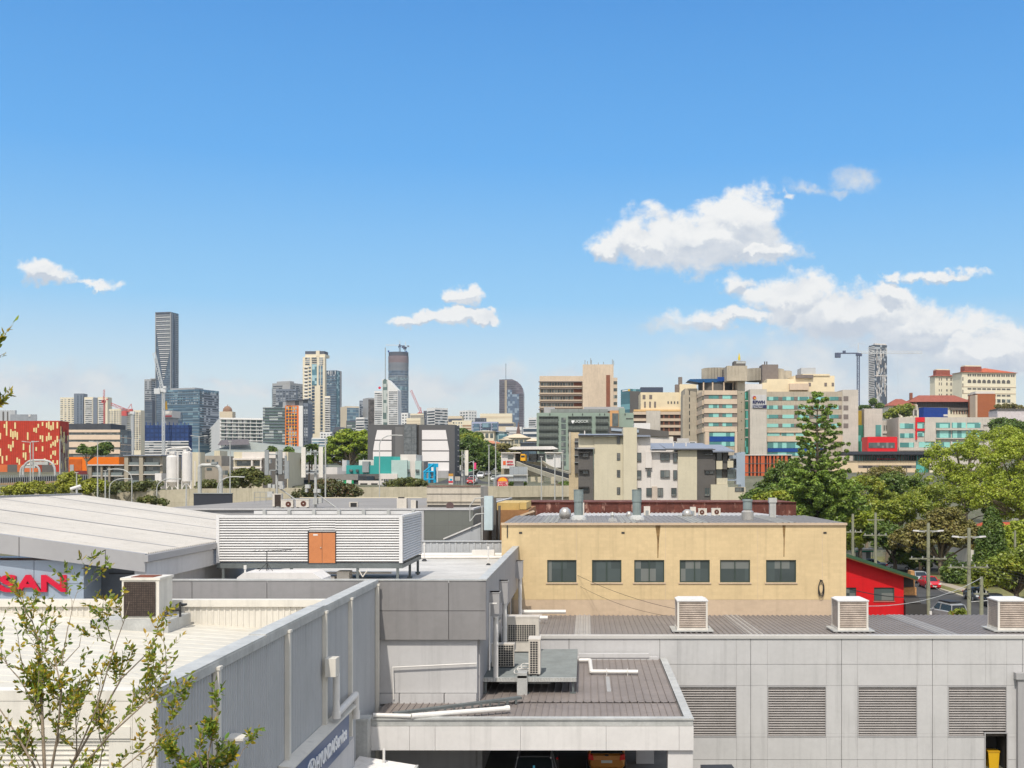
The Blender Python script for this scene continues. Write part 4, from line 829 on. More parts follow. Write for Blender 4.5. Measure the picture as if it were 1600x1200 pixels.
# ---- cars
m_tyre = plain('tyre', (.012, .012, .012, 1), .8); m_rim = plain('alloy', (.45, .45, .46, 1), .35, .6)
m_cglass = plain('car_glass', (.012, .016, .018, 1), .06)
def loft(mb, rings, cap=True):
    n = len(rings[0]); base = len(mb.v); vs = [p for r in rings for p in r]
    fs = [(j*n+i, j*n+(i+1) % n, (j+1)*n+(i+1) % n, (j+1)*n+i) for j in range(len(rings)-1) for i in range(n)]
    if cap: fs += [tuple(range(n))[::-1], tuple(range((len(rings)-1)*n, len(rings)*n))]
    return mb.add(vs, fs)
def car(name, label, loc, rz, col, kind='sedan', group=None, cat='car', rack=False, plate=None):
    o = empty(name, loc, label, cat, group, rz)
    paint = plain('paint_%d_%d_%d' % tuple(int(c*255) for c in col[:3]), col, .28, .15 if sum(col[:3]) < 2 else 0)
    L, Wd, Hh, hood, belt = {'sedan': (4.6, 1.8, 1.45, .95, .95), 'hatch': (3.85, 1.68, 1.5, .98, .98), 'suv': (4.7, 1.88, 1.8, 1.12, 1.12), 'van': (4.9, 1.9, 1.95, 1.15, 1.15)}[kind]
    hw = Wd/2; y0, y1 = -L/2, L/2     # front at -y
    st = [(y0, .30, .62, .78), (y0+.12, .22, .74, .92), (y0+.5, .2, hood-.1, .98), (y0+1.2, .2, hood-.01, 1.0), (-.2, .2, belt, 1.0), (y1-.9, .2, belt+.02, 1.0), (y1-.25, .24, belt-.02, .96), (y1-.05, .3, belt-.12, .9), (y1, .38, .7, .84)]
    def ring(y, zb, zt, k):
        w = hw*k; return [(-w*.86, y, zb), (-w*.98, y, zb+.16), (-w, y, (zb+zt)/2), (-w*.97, y, zt-.09), (-w*.86, y, zt), (w*.86, y, zt), (w*.97, y, zt-.09), (w, y, (zb+zt)/2), (w*.98, y, zb+.16), (w*.86, y, zb)]
    mb = MB(); loft(mb, [ring(*s) for s in st]); mb.build('body', paint, o, smooth=False)
    rear = {'sedan': .55, 'hatch': .12, 'suv': .12, 'van': .1}[kind]; rr = {'sedan': 1.15, 'hatch': .45, 'suv': .35, 'van': .25}[kind]
    fr = {'van': .9}.get(kind, 1.15)
    gs = [(y0+fr, belt-.03, belt-.01), (y0+fr+.75, belt-.03, Hh-.07), (y0+fr+1.2, belt-.03, Hh-.02), (y1-rr-.3, belt-.03, Hh-.05), (y1-rr, belt-.03, Hh-.12), (y1-rear, belt-.03, belt)]
    mb = MB(); loft(mb, [[(-hw*.88, y, a), (-hw*(.88-.17*(b-a)/(Hh-belt)), y, b), (hw*(.88-.17*(b-a)/(Hh-belt)), y, b), (hw*.88, y, a)] for y, a, b in gs]); mb.build('windows', m_cglass, o)
    rf = MB(); loft(rf, [[(-hw*.73, y, b), (-hw*.62, y, b+.045), (hw*.62, y, b+.045), (hw*.73, y, b)] for y, a, b in gs[1:5]]); 
    for s_ in (-1, 1):
        for (ya, za), (yb, zb_) in (((gs[0][0], belt-.02), (gs[1][0], Hh-.05)), ((y1-rear, belt-.02), (y1-rr, Hh-.1)), ((.15, belt-.02), (.2, Hh-.04))):
            rf.tube((s_*hw*.885, ya, za), (s_*hw*.72, yb, zb_), .045, None, 6)
        rf.tube((s_*hw*.72, gs[1][0], Hh-.06), (s_*hw*.72, y1-rr, Hh-.11), .04, None, 6)
    rf.build('roof', paint, o)
    for sx__ in (-1, 1):
        for yw in (y0+.85, y1-.85):
            MB().tube((sx__*(hw-.2), yw, .32), (sx__*(hw+.01), yw, .32), .33, None, 18).build('wheel', m_tyre, o)
            MB().tube((sx__*(hw-.02), yw, .32), (sx__*(hw+.025), yw, .32), .2, None, 12).build('rim', m_rim, o)
        MB().prism([(sx__*hw*.5, .6), (sx__*hw*.9, .62), (sx__*hw*.88, .78), (sx__*hw*.55, .74)], 'y', y0+.0, y0+.14).build('headlight', plain('headlight_lens', (.7, .72, .75, 1), .15), o)
        MB().prism([(sx__*hw*.66, belt-.3), (sx__*hw*.95, belt-.26), (sx__*hw*.93, belt-.02), (sx__*hw*.72, belt-.08)], 'y', y1-.3, y1+.05).build('tail_light', plain('tail_light_lens', rgb(240, 40, 30), .25), o)
        MB().box(sx__*hw*.95, sx__*(hw+.2), y0+fr+.35, y0+fr+.47, belt-.02, belt+.14).build('mirror', paint, o)
    MB().box(-.35, .35, y0-.012, y0+.1, .42, .54).build('grille', m_black, o)
    MB().box(-.24, .24, y1-.02, y1+.02, .56, .68).build('number_plate', plain('plate', (.6, .6, .55, 1), .5), o)
    MB().box(-.24, .24, y0-.03, y0+.02, .34, .44).build('number_plate', plain('plate', (.6, .6, .55, 1), .5), o)
    if rack:
        MB().box(-.6, .6, y0+1.9, y1-.8, Hh+.08, Hh+.2).build('roof_rack', m_black, o)
    return o
CAR = 'cars parked along the street'
car('parked_car', 'bright red car parked facing the camera, behind the tall twin-lamp pole', (xx(1452, 145), 145, GZ+.03), 0, (.55, .01, .02, 1), 'sedan', CAR)
car('parked_car', 'silver car parked directly behind the bright red car', (xx(1438, 152), 152.5, GZ+.03), 0, (.36, .38, .40, 1), 'sedan', CAR)
car('parked_car', 'dark grey car parked at the kerb, the farther of two by the right edge', (xx(1528, 130), 130.5, GZ+.03), 0, (.07, .08, .09, 1), 'sedan', CAR)
car('parked_car', 'black car parked at the kerb, the nearer of two by the right edge', (xx(1556, 123), 123.5, GZ+.03), 0, (.02, .02, .025, 1), 'sedan', CAR)
sv = car('four_wheel_drive', 'silver four wheel drive with roof rack and rear spare wheel, just above the grey roof', (xx(1474, 113), 112, GZ+.03), math.pi+.25, (.32, .33, .33, 1), 'suv', rack=True)
MB().tube((.15, 2.3, .95), (.15, 2.5, .95), .36, None, 20).build('spare_wheel', m_tyre, sv); MB().tube((.15, 2.48, .95), (.15, 2.52, .95), .22, None, 14).build('spare_rim', m_rim, sv)
car('parked_car', 'white car on the cross street behind the green roof edge', (xx(1412, 170), 172, GZ+.03), 1.2, (.6, .6, .58, 1), 'hatch', CAR)
car('parked_car', 'blue-grey car far left on the cross street behind the red building', (xx(1346, 178), 178, GZ+.03), 1.4, (.12, .16, .22, 1), 'sedan', CAR)
car('parked_car', 'dark blue car on the cross street, next to the thin timber pole', (xx(1362, 176), 175.5, GZ+.03), 1.4, (.05, .08, .14, 1), 'sedan', CAR)
# under the carport
bs = car('dark_suv', 'black suv facing out from under the white carport fascia', (xx(836, 46.6), 46.75, 0), 0, (.03, .03, .034, 1), 'suv')
for s_ in (-1, 1): MB().tube((s_*.66, -1.0, 1.84), (s_*.66, 1.6, 1.8), .03, None, 6).tube((s_*.80, -1.25, 1.12), (s_*.68, -.45, 1.78), .022, None, 6).build('roof_rail', m_rim, bs)
MB().box(-.05, .03, -.95, -.94, 1.42, 1.52).build('windscreen_sticker', plain('sticker_blue', rgb(80, 190, 220), .5), bs)
oh = car('orange_hatchback', 'orange hatchback seen from behind under the white carport fascia', (xx(948, 50), 52.0, 0), math.pi, (.50, .20, .035, 1), 'hatch')
MB().prism([(-.5, 1.12), (.5, 1.12), (.04, 1.02), (-.04, 1.02)], 'y', 1.66, 1.7).box(-.08, .08, 1.9, 1.94, .86, .92).build('tailgate_trim', m_black, oh)
uv_ = car('dark_utility', 'dark vehicle with black roof rack, only its top showing at the bottom edge', (xx(1127, 43), 42.5, 0), .05, (.02, .02, .022, 1), 'suv', rack=True)
wl = empty('wall_post', (3.9, 52, 0), 'x', 'post'); bpy.data.objects.remove(wl)

# bus shelter, white board, fence
sh = empty('bus_shelter', at(1350, 884, 182), 'small shelter with white and green roof among the trees behind the red building', 'shelter')
MB().box(-1.3, 1.3, -.6, .6, 2.45, 2.75).build('white_band', m_white, sh); MB().box(-1.32, 1.32, -.62, .62, 2.25, 2.45).build('green_band', plain('green_band', rgb(20, 140, 100), .5), sh)
for x in (-1.2, 1.2): MB().box(x-.04, x+.04, -.5, -.42, -.5, 2.25).build('post', m_galv, sh)
MB().box(-1.2, 1.2, .5, .55, .2, 2.2).build('back_screen', m_darkwin, sh)
sb_ = empty('white_board', at(1349, 884, 174), 'small white board standing in front of the green-roofed shelter', 'sign')
MB().box(-.4, .4, -.03, .03, .9, 2.0).build('board', m_white, sb_)
for x in (-.32, .32): MB().box(x-.03, x+.03, .03, .08, -.2, 2.0).build('leg', m_galv, sb_)
def fence(name, label, x0, x1, y, z, h, n, m, yb=None):
    o = empty(name, ((x0+x1)/2, y, z), label, 'fence'); yb = y if yb is None else yb; mb = MB()
    for i in range(n):
        t = i/(n-1); mb.box(x0+(x1-x0)*t-.02, x0+(x1-x0)*t+.02, y+(yb-y)*t-.02, y+(yb-y)*t+.02, z, z+h)
    mb.build('palings', m, o, world=True)['kind'] = 'stuff'
    r_ = MB(); 
    for q in (.2, h-.15): r_.tube((x0, y, z+q), (x1, yb, z+q), .03, None, 6)
    r_.build('rails', m, o, world=True); return o
fence('picket_fence', 'low brown timber fence running behind the cross street', xx(1380, 190), xx(1500, 190), 190, GZ+.1, 1.5, 70, mat('brown_timber', rgb(110, 98, 70), .9, var=.2))
fence('black_fence', 'black metal fence at the right edge beside the footpath', 53, 60, 128, GZ+.1, 1.6, 50, m_black, 122)
hs_ = empty('orange_roof_house', at(1552, 885, 176), 'cream house with orange tiled roof glimpsed between trees by the conifer', 'house')
MB().box(-4, 8, 0, 9, -.5, 4.2).build('wall', m_cream, hs_)
MB().add([(-5, -1, 4.2), (9, -1, 4.2), (9, 10, 4.2), (-5, 10, 4.2), (0, 4.5, 6.6), (4.5, 4.5, 6.6)], [(0, 1, 5, 4), (1, 2, 5), (2, 3, 4, 5), (3, 0, 4), (3, 2, 1, 0)]).build('roof', mat('terracotta_tiles', rgb(180, 84, 54), .8, var=.25, scale=2), hs_)
for x in (-3, 0, 4): MB().box(x, x+1.2, -.04, .1, 1.8, 3.2).build('window', m_darkwin, hs_)

# ================================================================== foliage
def leafmat(name, col, vary=.35, hue2=None, trans=.25):
    if name in MATS: return MATS[name]
    m = bpy.data.materials.new(name); m.use_nodes = True; nt = m.node_tree; b = NB(nt); nt.nodes.remove(nt.nodes['Principled BSDF'])
    g = b.n('ShaderNodeNewGeometry'); r = g.outputs['Random Per Island']
    o = b.n('ShaderNodeTexCoord'); ns = b.noise(o.outputs['Object'], .45, 3, .6)
    cc = b.v('SCALE', col[:3]); b.l(b.m('MULTIPLY', b.ss(r, 0, 1, 1-vary, 1+vary), b.ss(ns, .3, .7, .8, 1.25)), cc.node.inputs['Scale'])
    out = b.mix(b.m('MULTIPLY', b.ss(ns, .42, .62), b.ss(b.m('FRACT', b.m('MULTIPLY', r, 7.3)), .1, .8)), cc, hue2 or (col[0]*1.5, col[1]*1.15, col[2]*.8, 1))
    d = b.n('ShaderNodeBsdfDiffuse'); b.l(out, d.inputs[0]); t = b.n('ShaderNodeBsdfTranslucent'); b.l(out, t.inputs[0])
    gl = b.n('ShaderNodeBsdfGlossy'); gl.inputs['Roughness'].default_value = .45; gl.inputs[0].default_value = (.5, .5, .5, 1)
    mx = b.n('ShaderNodeMixShader'); mx.inputs[0].default_value = trans; b.l(d.outputs[0], mx.inputs[1]); b.l(t.outputs[0], mx.inputs[2])
    m2 = b.n('ShaderNodeMixShader'); m2.inputs[0].default_value = .05; b.l(mx.outputs[0], m2.inputs[1]); b.l(gl.outputs[0], m2.inputs[2])
    b.l(m2.outputs[0], nt.nodes['Material Output'].inputs[0]); MATS[name] = m; return m
def quadmesh(name, C, size, parent, m, up=.35, asp=1.6, outward=None, jit=.5):
    """one mesh of many small leaf faces centred on C (N,3)"""
    N = len(C); n = rng.normal(size=(N, 3)); n[:, 2] = np.abs(n[:, 2])+up
    if outward is not None: n += outward*1.1
    n /= np.linalg.norm(n, axis=1, keepdims=True)
    t = rng.normal(size=(N, 3)); t -= n*(t*n).sum(1, keepdims=True); t /= np.linalg.norm(t, axis=1, keepdims=True); b = np.cross(n, t)
    s = (size*(1-jit/2+jit*rng.random(N)))[:, None]
    v = np.stack([C+t*s*asp*.5, C+b*s*.5, C-t*s*asp*.5, C-b*s*.5], 1).reshape(-1, 3).astype(np.float32)
    me = bpy.data.meshes.new(name); me.vertices.add(4*N); me.vertices.foreach_set('co', v.ravel())
    me.loops.add(4*N); me.loops.foreach_set('vertex_index', np.arange(4*N, dtype=np.int32))
    me.polygons.add(N); me.polygons.foreach_set('loop_start', np.arange(0, 4*N, 4, dtype=np.int32)); me.polygons.foreach_set('loop_total', np.full(N, 4, dtype=np.int32))
    me.update(calc_edges=True); me.materials.append(m)
    o = bpy.data.objects.new(name, me); COL.objects.link(o)
    if parent is not None: o.parent = parent
    return o
def sph(n):
    v = rng.normal(size=(n, 3)); return v/np.linalg.norm(v, axis=1, keepdims=True)
def crown(ells, nsub, rs, nl, flat=.75):
    """leaf centres: ellipsoids -> clumps near their skin -> leaves near each clump's skin"""
    P, O, S = [], [], []
    vol = np.array([e[3]*e[4]*e[5] for e in ells])**.67; vol = vol/vol.sum()
    for e, k in zip(ells, vol):
        m = max(3, int(nsub*k)); d = sph(m); d[:, 2] = np.where(d[:, 2] < -.35, -d[:, 2], d[:, 2])
        c = np.array(e[:3])+d*np.array(e[3:6])*(rng.uniform(.55, 1.0, m)**.7)[:, None]
        for q in c:
            r = rs*rng.uniform(.6, 1.35); w = sph(nl); p = q+w*np.array([r, r, r*flat])*(rng.uniform(.45, 1, nl)**.5)[:, None]
            P.append(p); O.append(w); S.append(q)
    return np.concatenate(P), np.concatenate(O), np.array(S)
m_bark = mat('grey_bark', rgb(150, 136, 116, .7), .95, var=.25, scale=3, streak=.2)
m_barkd = mat('dark_bark', rgb(104, 92, 78, .7), .95, var=.25, scale=3)
def tree(name, label, px, pyb, Y, ells_px, nsub, rs, nl, leaf, m, bark=None, limbs=10, tr=.35, depth=.8, group=None, cat='tree', zbase=None, flat=.75):
    """ells_px: (px, py, rx_px, rz_px) ellipses of the crown as seen; depth = ratio of crown depth to width"""
    s = F/Y; X = xx(px, Y); g = ground(X, Y)-.3 if zbase is None else zbase
    o = empty(name, (X, Y, g), label, cat, group); E = []
    for i, e in enumerate(ells_px):
        dy = (0, .35, -.35, .2, -.25)[i % 5]*e[2]/s*.8
        E.append((xx(e[0], Y)-X, dy, zz(e[1], Y)-g, e[2]/s, e[2]/s*depth, e[3]/s))
    C, O_, S = crown(E, nsub, rs, nl, flat); quadmesh('crown', C, leaf, o, m, outward=O_)
    t = MB(); top = Vector((E[0][0], E[0][1], E[0][2]-E[0][5]*.2)); fork = Vector((top.x*.4, top.y*.4, max(.8, (E[0][2]-E[0][5])*.75)))
    t.tube((0, 0, 0), fork, tr, tr*.75, 9); idx = rng.choice(len(S), min(limbs, len(S)), replace=False)
    for i in idx:
        q = Vector(S[i]); mid = fork.lerp(q, .5)+Vector((0, 0, (q-fork).length*.08)); t.tube(fork, mid, tr*.45, tr*.28, 6); t.tube(mid, q, tr*.28, tr*.08, 5)
    t.build('trunk', bark or m_bark, o); return o
L_mid = leafmat('leaf_mid_green', (.23, .29, .04, 1), trans=.38); L_bright = leafmat('leaf_bright_green', (.32, .39, .04, 1), hue2=(.40, .42, .05, 1), trans=.4)
L_dark = leafmat('leaf_dark_green', (.105, .17, .034, 1), trans=.3); L_olive = leafmat('leaf_olive_brown', (.20, .185, .05, 1), hue2=(.25, .19, .065, 1))
L_pine = leafmat('leaf_hoop_pine', (.17, .26, .042, 1), hue2=(.26, .33, .05, 1)); L_banyan = leafmat('leaf_banyan', (.22, .30, .028, 1), hue2=(.32, .36, .03, 1))
L_hedge = leafmat('leaf_hedge', (.10, .12, .03, 1), hue2=(.16, .15, .04, 1)); L_yel = leafmat('leaf_yellow_green', (.27, .29, .03, 1), hue2=(.34, .33, .05, 1))

# hoop pine
def pine():
    Y = 165; s = F/Y; g = ground(xx(1277, Y), Y)-.3; o = empty('hoop_pine', (xx(1277, Y), Y, g), 'tall hoop pine with tufted dark branches, tallest tree in the picture', 'tree')
    hgt = zz(618, Y)-g; prof = [(618, 7), (635, 22), (655, 31), (670, 34), (690, 30), (705, 42), (725, 50), (745, 46), (765, 62), (785, 68), (800, 64), (815, 55), (835, 36)]
    C, O, limbs = [], [], MB(); limbs.tube((0, 0, 0), (0, 0, hgt*.6), .42, .25, 10).tube((0, 0, hgt*.6), (0, 0, hgt-.5), .25, .05, 8)
    py = 618
    while py < 842:
        R = np.interp(py, [p[0] for p in prof], [p[1] for p in prof])/s*1.12; z = zz(py, Y)-g
        nb = 5 if py < 660 else 7 if py < 730 else 11
        a0 = rng.uniform(0, 6.28)
        for k in range(nb):
            a = a0+6.28*k/nb+rng.uniform(-.3, .3); r = R*rng.uniform(.62, 1.08); d = np.array([math.cos(a), math.sin(a), 0])
            rise = r*.16 if py < 740 else r*.05; tip = d*r+np.array([0, 0, z+rise]); root = np.array([0, 0, z-r*.10])
            limbs.tube(root, tip, .085, .03, 5)
            nt = max(2, int(r/(.85 if py < 735 else .62)))
            for j in range(nt):
                f = 1-(j/nt)*(.62 if py < 700 else .8); q = root+(tip-root)*f+np.array([rng.uniform(-.35, .35)*r*.2, rng.uniform(-.35, .35)*r*.2, rng.uniform(-.12, .3)])
                rad = rng.uniform(.26, .46)*(.95 if py < 740 else 1.25); nl = 40 if py < 740 else 50; w = sph(nl); w[:, 2] *= .75
                C.append(q+w*rad*(rng.uniform(.3, 1, nl)**.5)[:, None]); O.append(w)
        py += rng.uniform(8.5, 12) if py < 730 else rng.uniform(6, 8)
    quadmesh('crown', np.concatenate(C), .23, o, L_pine, outward=np.concatenate(O), asp=2.0); limbs.build('trunk', m_bark, o)
pine()
# tree masses on the right, back to front
TR = 'trees around the park on the right'
T = lambda lb, px, Y, el, n, rs, m, leaf=.27, nl=95, **k: tree(k.pop('name', 'leafy_tree'), lb, px, 0, Y, el, n, rs, nl, leaf, m, group=TR, **k)
T('bright green spreading tree in front of the long pale hospital block, upper right', 1510, 232, [(1500, 722, 62, 34), (1555, 702, 52, 36), (1460, 742, 42, 26), (1590, 700, 40, 30), (1530, 765, 80, 34)], 260, 1.15, L_bright, limbs=40, tr=.6)
T('broad light green tree crossing the right edge, behind the conifer', 1600, 200, [(1590, 735, 60, 55), (1640, 720, 60, 60), (1560, 780, 60, 40), (1610, 800, 60, 40)], 300, 1.1, L_bright, limbs=44, tr=.6)
T('dark green tree behind the spreading bright tree, below the white block at the right edge', 1590, 262, [(1585, 690, 40, 30), (1560, 680, 26, 16), (1620, 700, 40, 30)], 90, 1.2, L_dark)
T('dense mid green tree left of the hoop pine, by the orange-brown block', 1228, 196, [(1228, 752, 30, 32), (1205, 770, 22, 24), (1250, 780, 34, 30)], 130, .95, L_dark)
T('mid green tree right of the hoop pine, low behind the yellow building', 1355, 205, [(1350, 775, 34, 30), (1378, 790, 30, 26), (1330, 800, 30, 26)], 130, .95, L_mid)
T('dark rounded tree under the long car park, centre of the park', 1398, 222, [(1395, 762, 30, 22), (1425, 770, 30, 24), (1380, 785, 28, 22)], 120, .95, L_dark)
T('grey-green airy tree just below the pale car park levels', 1376, 245, [(1376, 748, 24, 18), (1400, 745, 20, 15), (1350, 757, 22, 18)], 80, .95, L_olive)
T('light green tree between the pine and the brown-leaved tree', 1385, 178, [(1392, 810, 40, 26), (1365, 822, 34, 24), (1420, 800, 36, 26), (1340, 835, 26, 24)], 170, .9, L_mid)
T('yellow-green tree with rusty tips just right of the yellow building', 1345, 172, [(1342, 815, 22, 24), (1350, 840, 26, 18), (1331, 850, 18, 20)], 90, .8, L_bright)
T('mid green tree above the brown-leaved tree, below the spreading bright tree', 1490, 212, [(1480, 785, 56, 30), (1440, 790, 40, 26), (1530, 795, 40, 28)], 170, 1.0, L_mid)
T('large brown-leaved tree with pale multiple trunks beside the parked red car', 1470, 162, [(1468, 838, 46, 32), (1430, 850, 36, 30), (1500, 845, 40, 30), (1480, 812, 34, 18)], 280, .75, L_olive, leaf=.26, bark=m_bark, limbs=26, tr=.38)
T('shadowy dark tree with black trunk left of the brown-leaved tree', 1398, 168, [(1400, 848, 34, 24), (1380, 835, 24, 22), (1425, 868, 26, 18)], 110, .8, L_dark, bark=m_barkd)
T('dense dark shrubby tree under the brown-leaved tree by the road', 1440, 172, [(1432, 872, 32, 18), (1470, 880, 30, 16), (1410, 880, 22, 14)], 100, .7, L_dark, bark=m_barkd)
T('round bright green tree at the right edge behind the parked cars', 1590, 128, [(1585, 892, 40, 30), (1555, 905, 34, 24), (1620, 880, 40, 34)], 230, .7, L_mid, leaf=.22, bark=m_barkd, limbs=18)
T('bushy green tree between the conifer and the right edge', 1575, 160, [(1578, 852, 30, 26), (1600, 835, 24, 24), (1560, 872, 26, 20)], 120, .8, L_bright)
T('dark green undergrowth tree in front of the orange-roofed house', 1520, 150, [(1520, 905, 30, 22), (1495, 900, 22, 20), (1545, 885, 26, 22)], 130, .7, L_dark, bark=m_barkd)
T('small green roadside shrub beside the silver four wheel drive', 1497, 106, [(1497, 960, 11, 8), (1506, 964, 9, 6)], 26, .35, L_mid, leaf=.13, nl=40, tr=.06, cat='shrub', name='roadside_shrub')
# conifer
def conifer():
    Y = 146; s = F/Y; X = xx(1550, Y); o = empty('conifer', (X, Y, GZ), 'dense dark green conical conifer beside the orange-roofed house', 'tree', TR); hgt = zz(797, Y)-GZ
    C, O = [], []
    for i in range(420):
        t = rng.uniform(0, 1)**.7; z = hgt*(1-t*.8); R = 2.35*(t**.75)+.12; a = rng.uniform(0, 6.28); rr = R*rng.uniform(.65, 1.05)
        q = np.array([math.cos(a)*rr, math.sin(a)*rr, z]); w = sph(60); C.append(q+w*rng.uniform(.3, .5)*np.array([1, 1, 1.3])); O.append(w)
    quadmesh('crown', np.concatenate(C), .2, o, L_dark, outward=np.concatenate(O)); MB().tube((0, 0, 0), (0, 0, hgt*.9), .25, .04, 8).build('trunk', m_barkd, o)
conifer()

# ---- near sapling trees at the left (real twigs and leaves)
L_near = leafmat('leaf_near_green', (.20, .26, .03, 1), vary=.5, hue2=(.36, .34, .04, 1), trans=.45)
L_near2 = leafmat('leaf_near_yellowing', (.45, .34, .03, 1), vary=.4, hue2=(.50, .30, .03, 1), trans=.45)
L_near3 = leafmat('leaf_near_deep', (.10, .18, .03, 1), vary=.5, hue2=(.18, .27, .04, 1), trans=.4)
m_twig = mat('twig_bark', rgb(158, 142, 124, .8), .9, var=.25, scale=8)
def leafshape(name, P, D, size, parent, m):
    """pointed leaves: base at P, direction D; a folded 6 vertex blade each"""
    N = len(P); D = D/np.linalg.norm(D, axis=1, keepdims=True); r = rng.normal(size=(N, 3)); r[:, 2] += .6
    s = r-D*(r*D).sum(1, keepdims=True); s /= np.linalg.norm(s, axis=1, keepdims=True); u = np.cross(D, s); L = (size*rng.uniform(.6, 1.25, N))[:, None]; w = L*rng.uniform(.17, .25, N)[:, None]
    v = np.stack([P, P+D*L*.35+s*w+u*w*.4, P+D*L*.7+s*w*.8+u*w*.3, P+D*L, P+D*L*.7-s*w*.8+u*w*.3, P+D*L*.35-s*w+u*w*.4], 1).reshape(-1, 3)
    f = []; 
    for i in range(N):
        k = 6*i; f += [(k, k+1, k+2, k+3), (k, k+3, k+4, k+5)]
    me = bpy.data.meshes.new(name); me.from_pydata(v.tolist(), [], f); me.update(); me.materials.append(m)
    o = bpy.data.objects.new(name, me); COL.objects.link(o); o.parent = parent; return o
def sapling(name, label, Y, stems, seed, nleaf=4, lsize=.085, twl=.42, yellow=.3, deep=.2, lv=3, keep=.8, cat='tree', base_z=2.0, base_px=None):
    """stems: lists of (px, py, depth offset) from the trunk base upward; twigs and leaves grow off them"""
    R = random.Random(seed); b0 = stems[0][0]; o = empty(name, at(b0[0], b0[1], Y), label, cat); org = np.array(o.location)
    tw = MB(); LP, LD, LK = [], [], []
    def leaf(p, d):
        LP.append(p); LD.append(d); x = R.random(); LK.append(1 if x < yellow else 2 if x < yellow+deep else 0)
    def grow(p, d, L, r, depth):
        n = 4; q = np.array(p)
        for i in range(n):
            d = d+np.array([R.uniform(-.22, .22), R.uniform(-.22, .22), R.uniform(-.08, .20)]); d = d/np.linalg.norm(d); q2 = q+d*L/n
            tw.tube(q, q2, r*(1-i/n*.5), r*(1-(i+1)/n*.5), 5, cap=False)
            if depth < lv-1 and R.random() < .9:
                a = np.array([R.uniform(-1, 1), R.uniform(-1, 1), R.uniform(-.3, .9)]); e = d*.75+a*.75; e /= np.linalg.norm(e); grow(q2, e, L*R.uniform(.5, .8), r*.55, depth+1)
            if depth >= 1:
                for k in range(nleaf):
                    if R.random() < keep*(.5 if depth == 1 else 1):
                        a = np.array([R.uniform(-1, 1), R.uniform(-1, 1), R.uniform(-.7, .9)]); leaf(q+(q2-q)*R.random(), d*.5+a)
            q = q2
        leaf(q, d)
    for st in stems:
        pts = [np.array(at(a, b, Y+c))-org for a, b, c in st[:-1]]; r0 = st[-1]*.8; n = len(pts)
        for i in range(n-1):
            ra, rb_ = r0*(1-i/(n-1)*.8), r0*(1-(i+1)/(n-1)*.8); tw.tube(pts[i], pts[i+1], ra, rb_, 7, cap=False)
            seg = np.linalg.norm(pts[i+1]-pts[i]); k = max(1, int(seg/.15))
            if i == 0 and len(st) > 4: k = max(1, k//3)
            for j in range(k):
                if R.random() < .72:
                    q = pts[i]+(pts[i+1]-pts[i])*(j+R.random())/k; d = (pts[i+1]-pts[i])/seg*.8+np.array([R.uniform(-.9, .9), R.uniform(-.6, .6), R.uniform(-.1, .6)]); d /= np.linalg.norm(d)
                    grow(q, d, twl*R.uniform(.5, 1.15), ra*.32+.0015, 1 if R.random() < .6 else 0)
    tw.build('branches', m_twig, o); LP, LD, LK = np.array(LP), np.array(LD), np.array(LK)
    for k, (nm, mm) in enumerate((('green_leaves', L_near), ('yellowing_leaves', L_near2), ('deep_green_leaves', L_near3))):
        if (LK == k).sum(): leafshape(nm, LP[LK == k], LD[LK == k], lsize, o, mm)
    return o
YT = 9.5
sapling('sparse_street_tree', 'sparse leggy tree with yellowing leaves in front of the cream workshop roof, lower left', YT, [
    [(90, 1420, 0), (72, 1250, 0), (66, 1120, .1), (60, 1000, .2), (52, 985, .2), (42, 970, .3), .024],
    [(72, 1250, 0), (90, 1150, -.1), (96, 1080, -.2), (88, 1040, 0), (84, 1010, 0), .016],
    [(80, 1300, 0), (110, 1200, .1), (150, 1130, .2), (190, 1060, .2), (226, 1025, .3), (240, 1005, .3), .016],
    [(110, 1200, .1), (150, 1110, 0), (170, 1040, 0), (183, 1000, 0), (194, 970, 0), (202, 940, 0), .010],
    [(96, 1040, -.2), (106, 980, -.1), (108, 975, 0), (112, 955, 0), (112, 935, 0), .006],
    [(66, 1120, .1), (30, 1060, .1), (12, 1040, .2), (6, 1020, .2), .009],
    [(90, 1280, 0), (50, 1190, -.3), (15, 1130, -.3), (-20, 1080, -.3), .016],
    [(60, 1330, 0), (20, 1240, .2), (-10, 1180, .2), .012], [(90, 1330, 0), (60, 1250, -.2), (44, 1190, -.2), (40, 1140, -.2), .012], [(120, 1330, 0), (150, 1240, .2), (160, 1170, .2), (150, 1120, .2), .012],
    [(150, 1340, 0), (200, 1250, 0), (235, 1200, 0), (250, 1150, 0), .012], [(80, 1300, 0), (110, 1230, .3), (120, 1170, .3), (118, 1110, .3), (124, 1060, .3), .012],
    [(110, 1220, 0), (170, 1150, -.2), (225, 1100, -.2), (262, 1050, -.2), .014],
    [(96, 1040, -.2), (124, 1010, 0), (129, 980, 0), .006],
    [(100, 1250, 0), (180, 1210, -.3), (240, 1160, -.3), (285, 1130, -.3), .012]], 5, nleaf=3, keep=.85, twl=.34, lsize=.05, yellow=.30, deep=.12, lv=3)
sapling('leafy_sapling', 'bright green leafy bush against the grey ribbed wall, bottom centre left', 9.0, [
    [(330, 1400, 0), (325, 1280, 0), (325, 1180, 0), (342, 1110, 0), .02],
    [(325, 1280, 0), (290, 1210, .1), (262, 1150, .1), .012],
    [(325, 1280, 0), (360, 1220, 0), (380, 1170, 0), .012],
    [(325, 1230, 0), (310, 1180, -.2), (318, 1135, -.2), .01],
    [(325, 1260, 0), (345, 1200, .2), (352, 1150, .2), .01]], 9, nleaf=4, keep=.9, twl=.22, lsize=.052, yellow=.15, deep=.25)
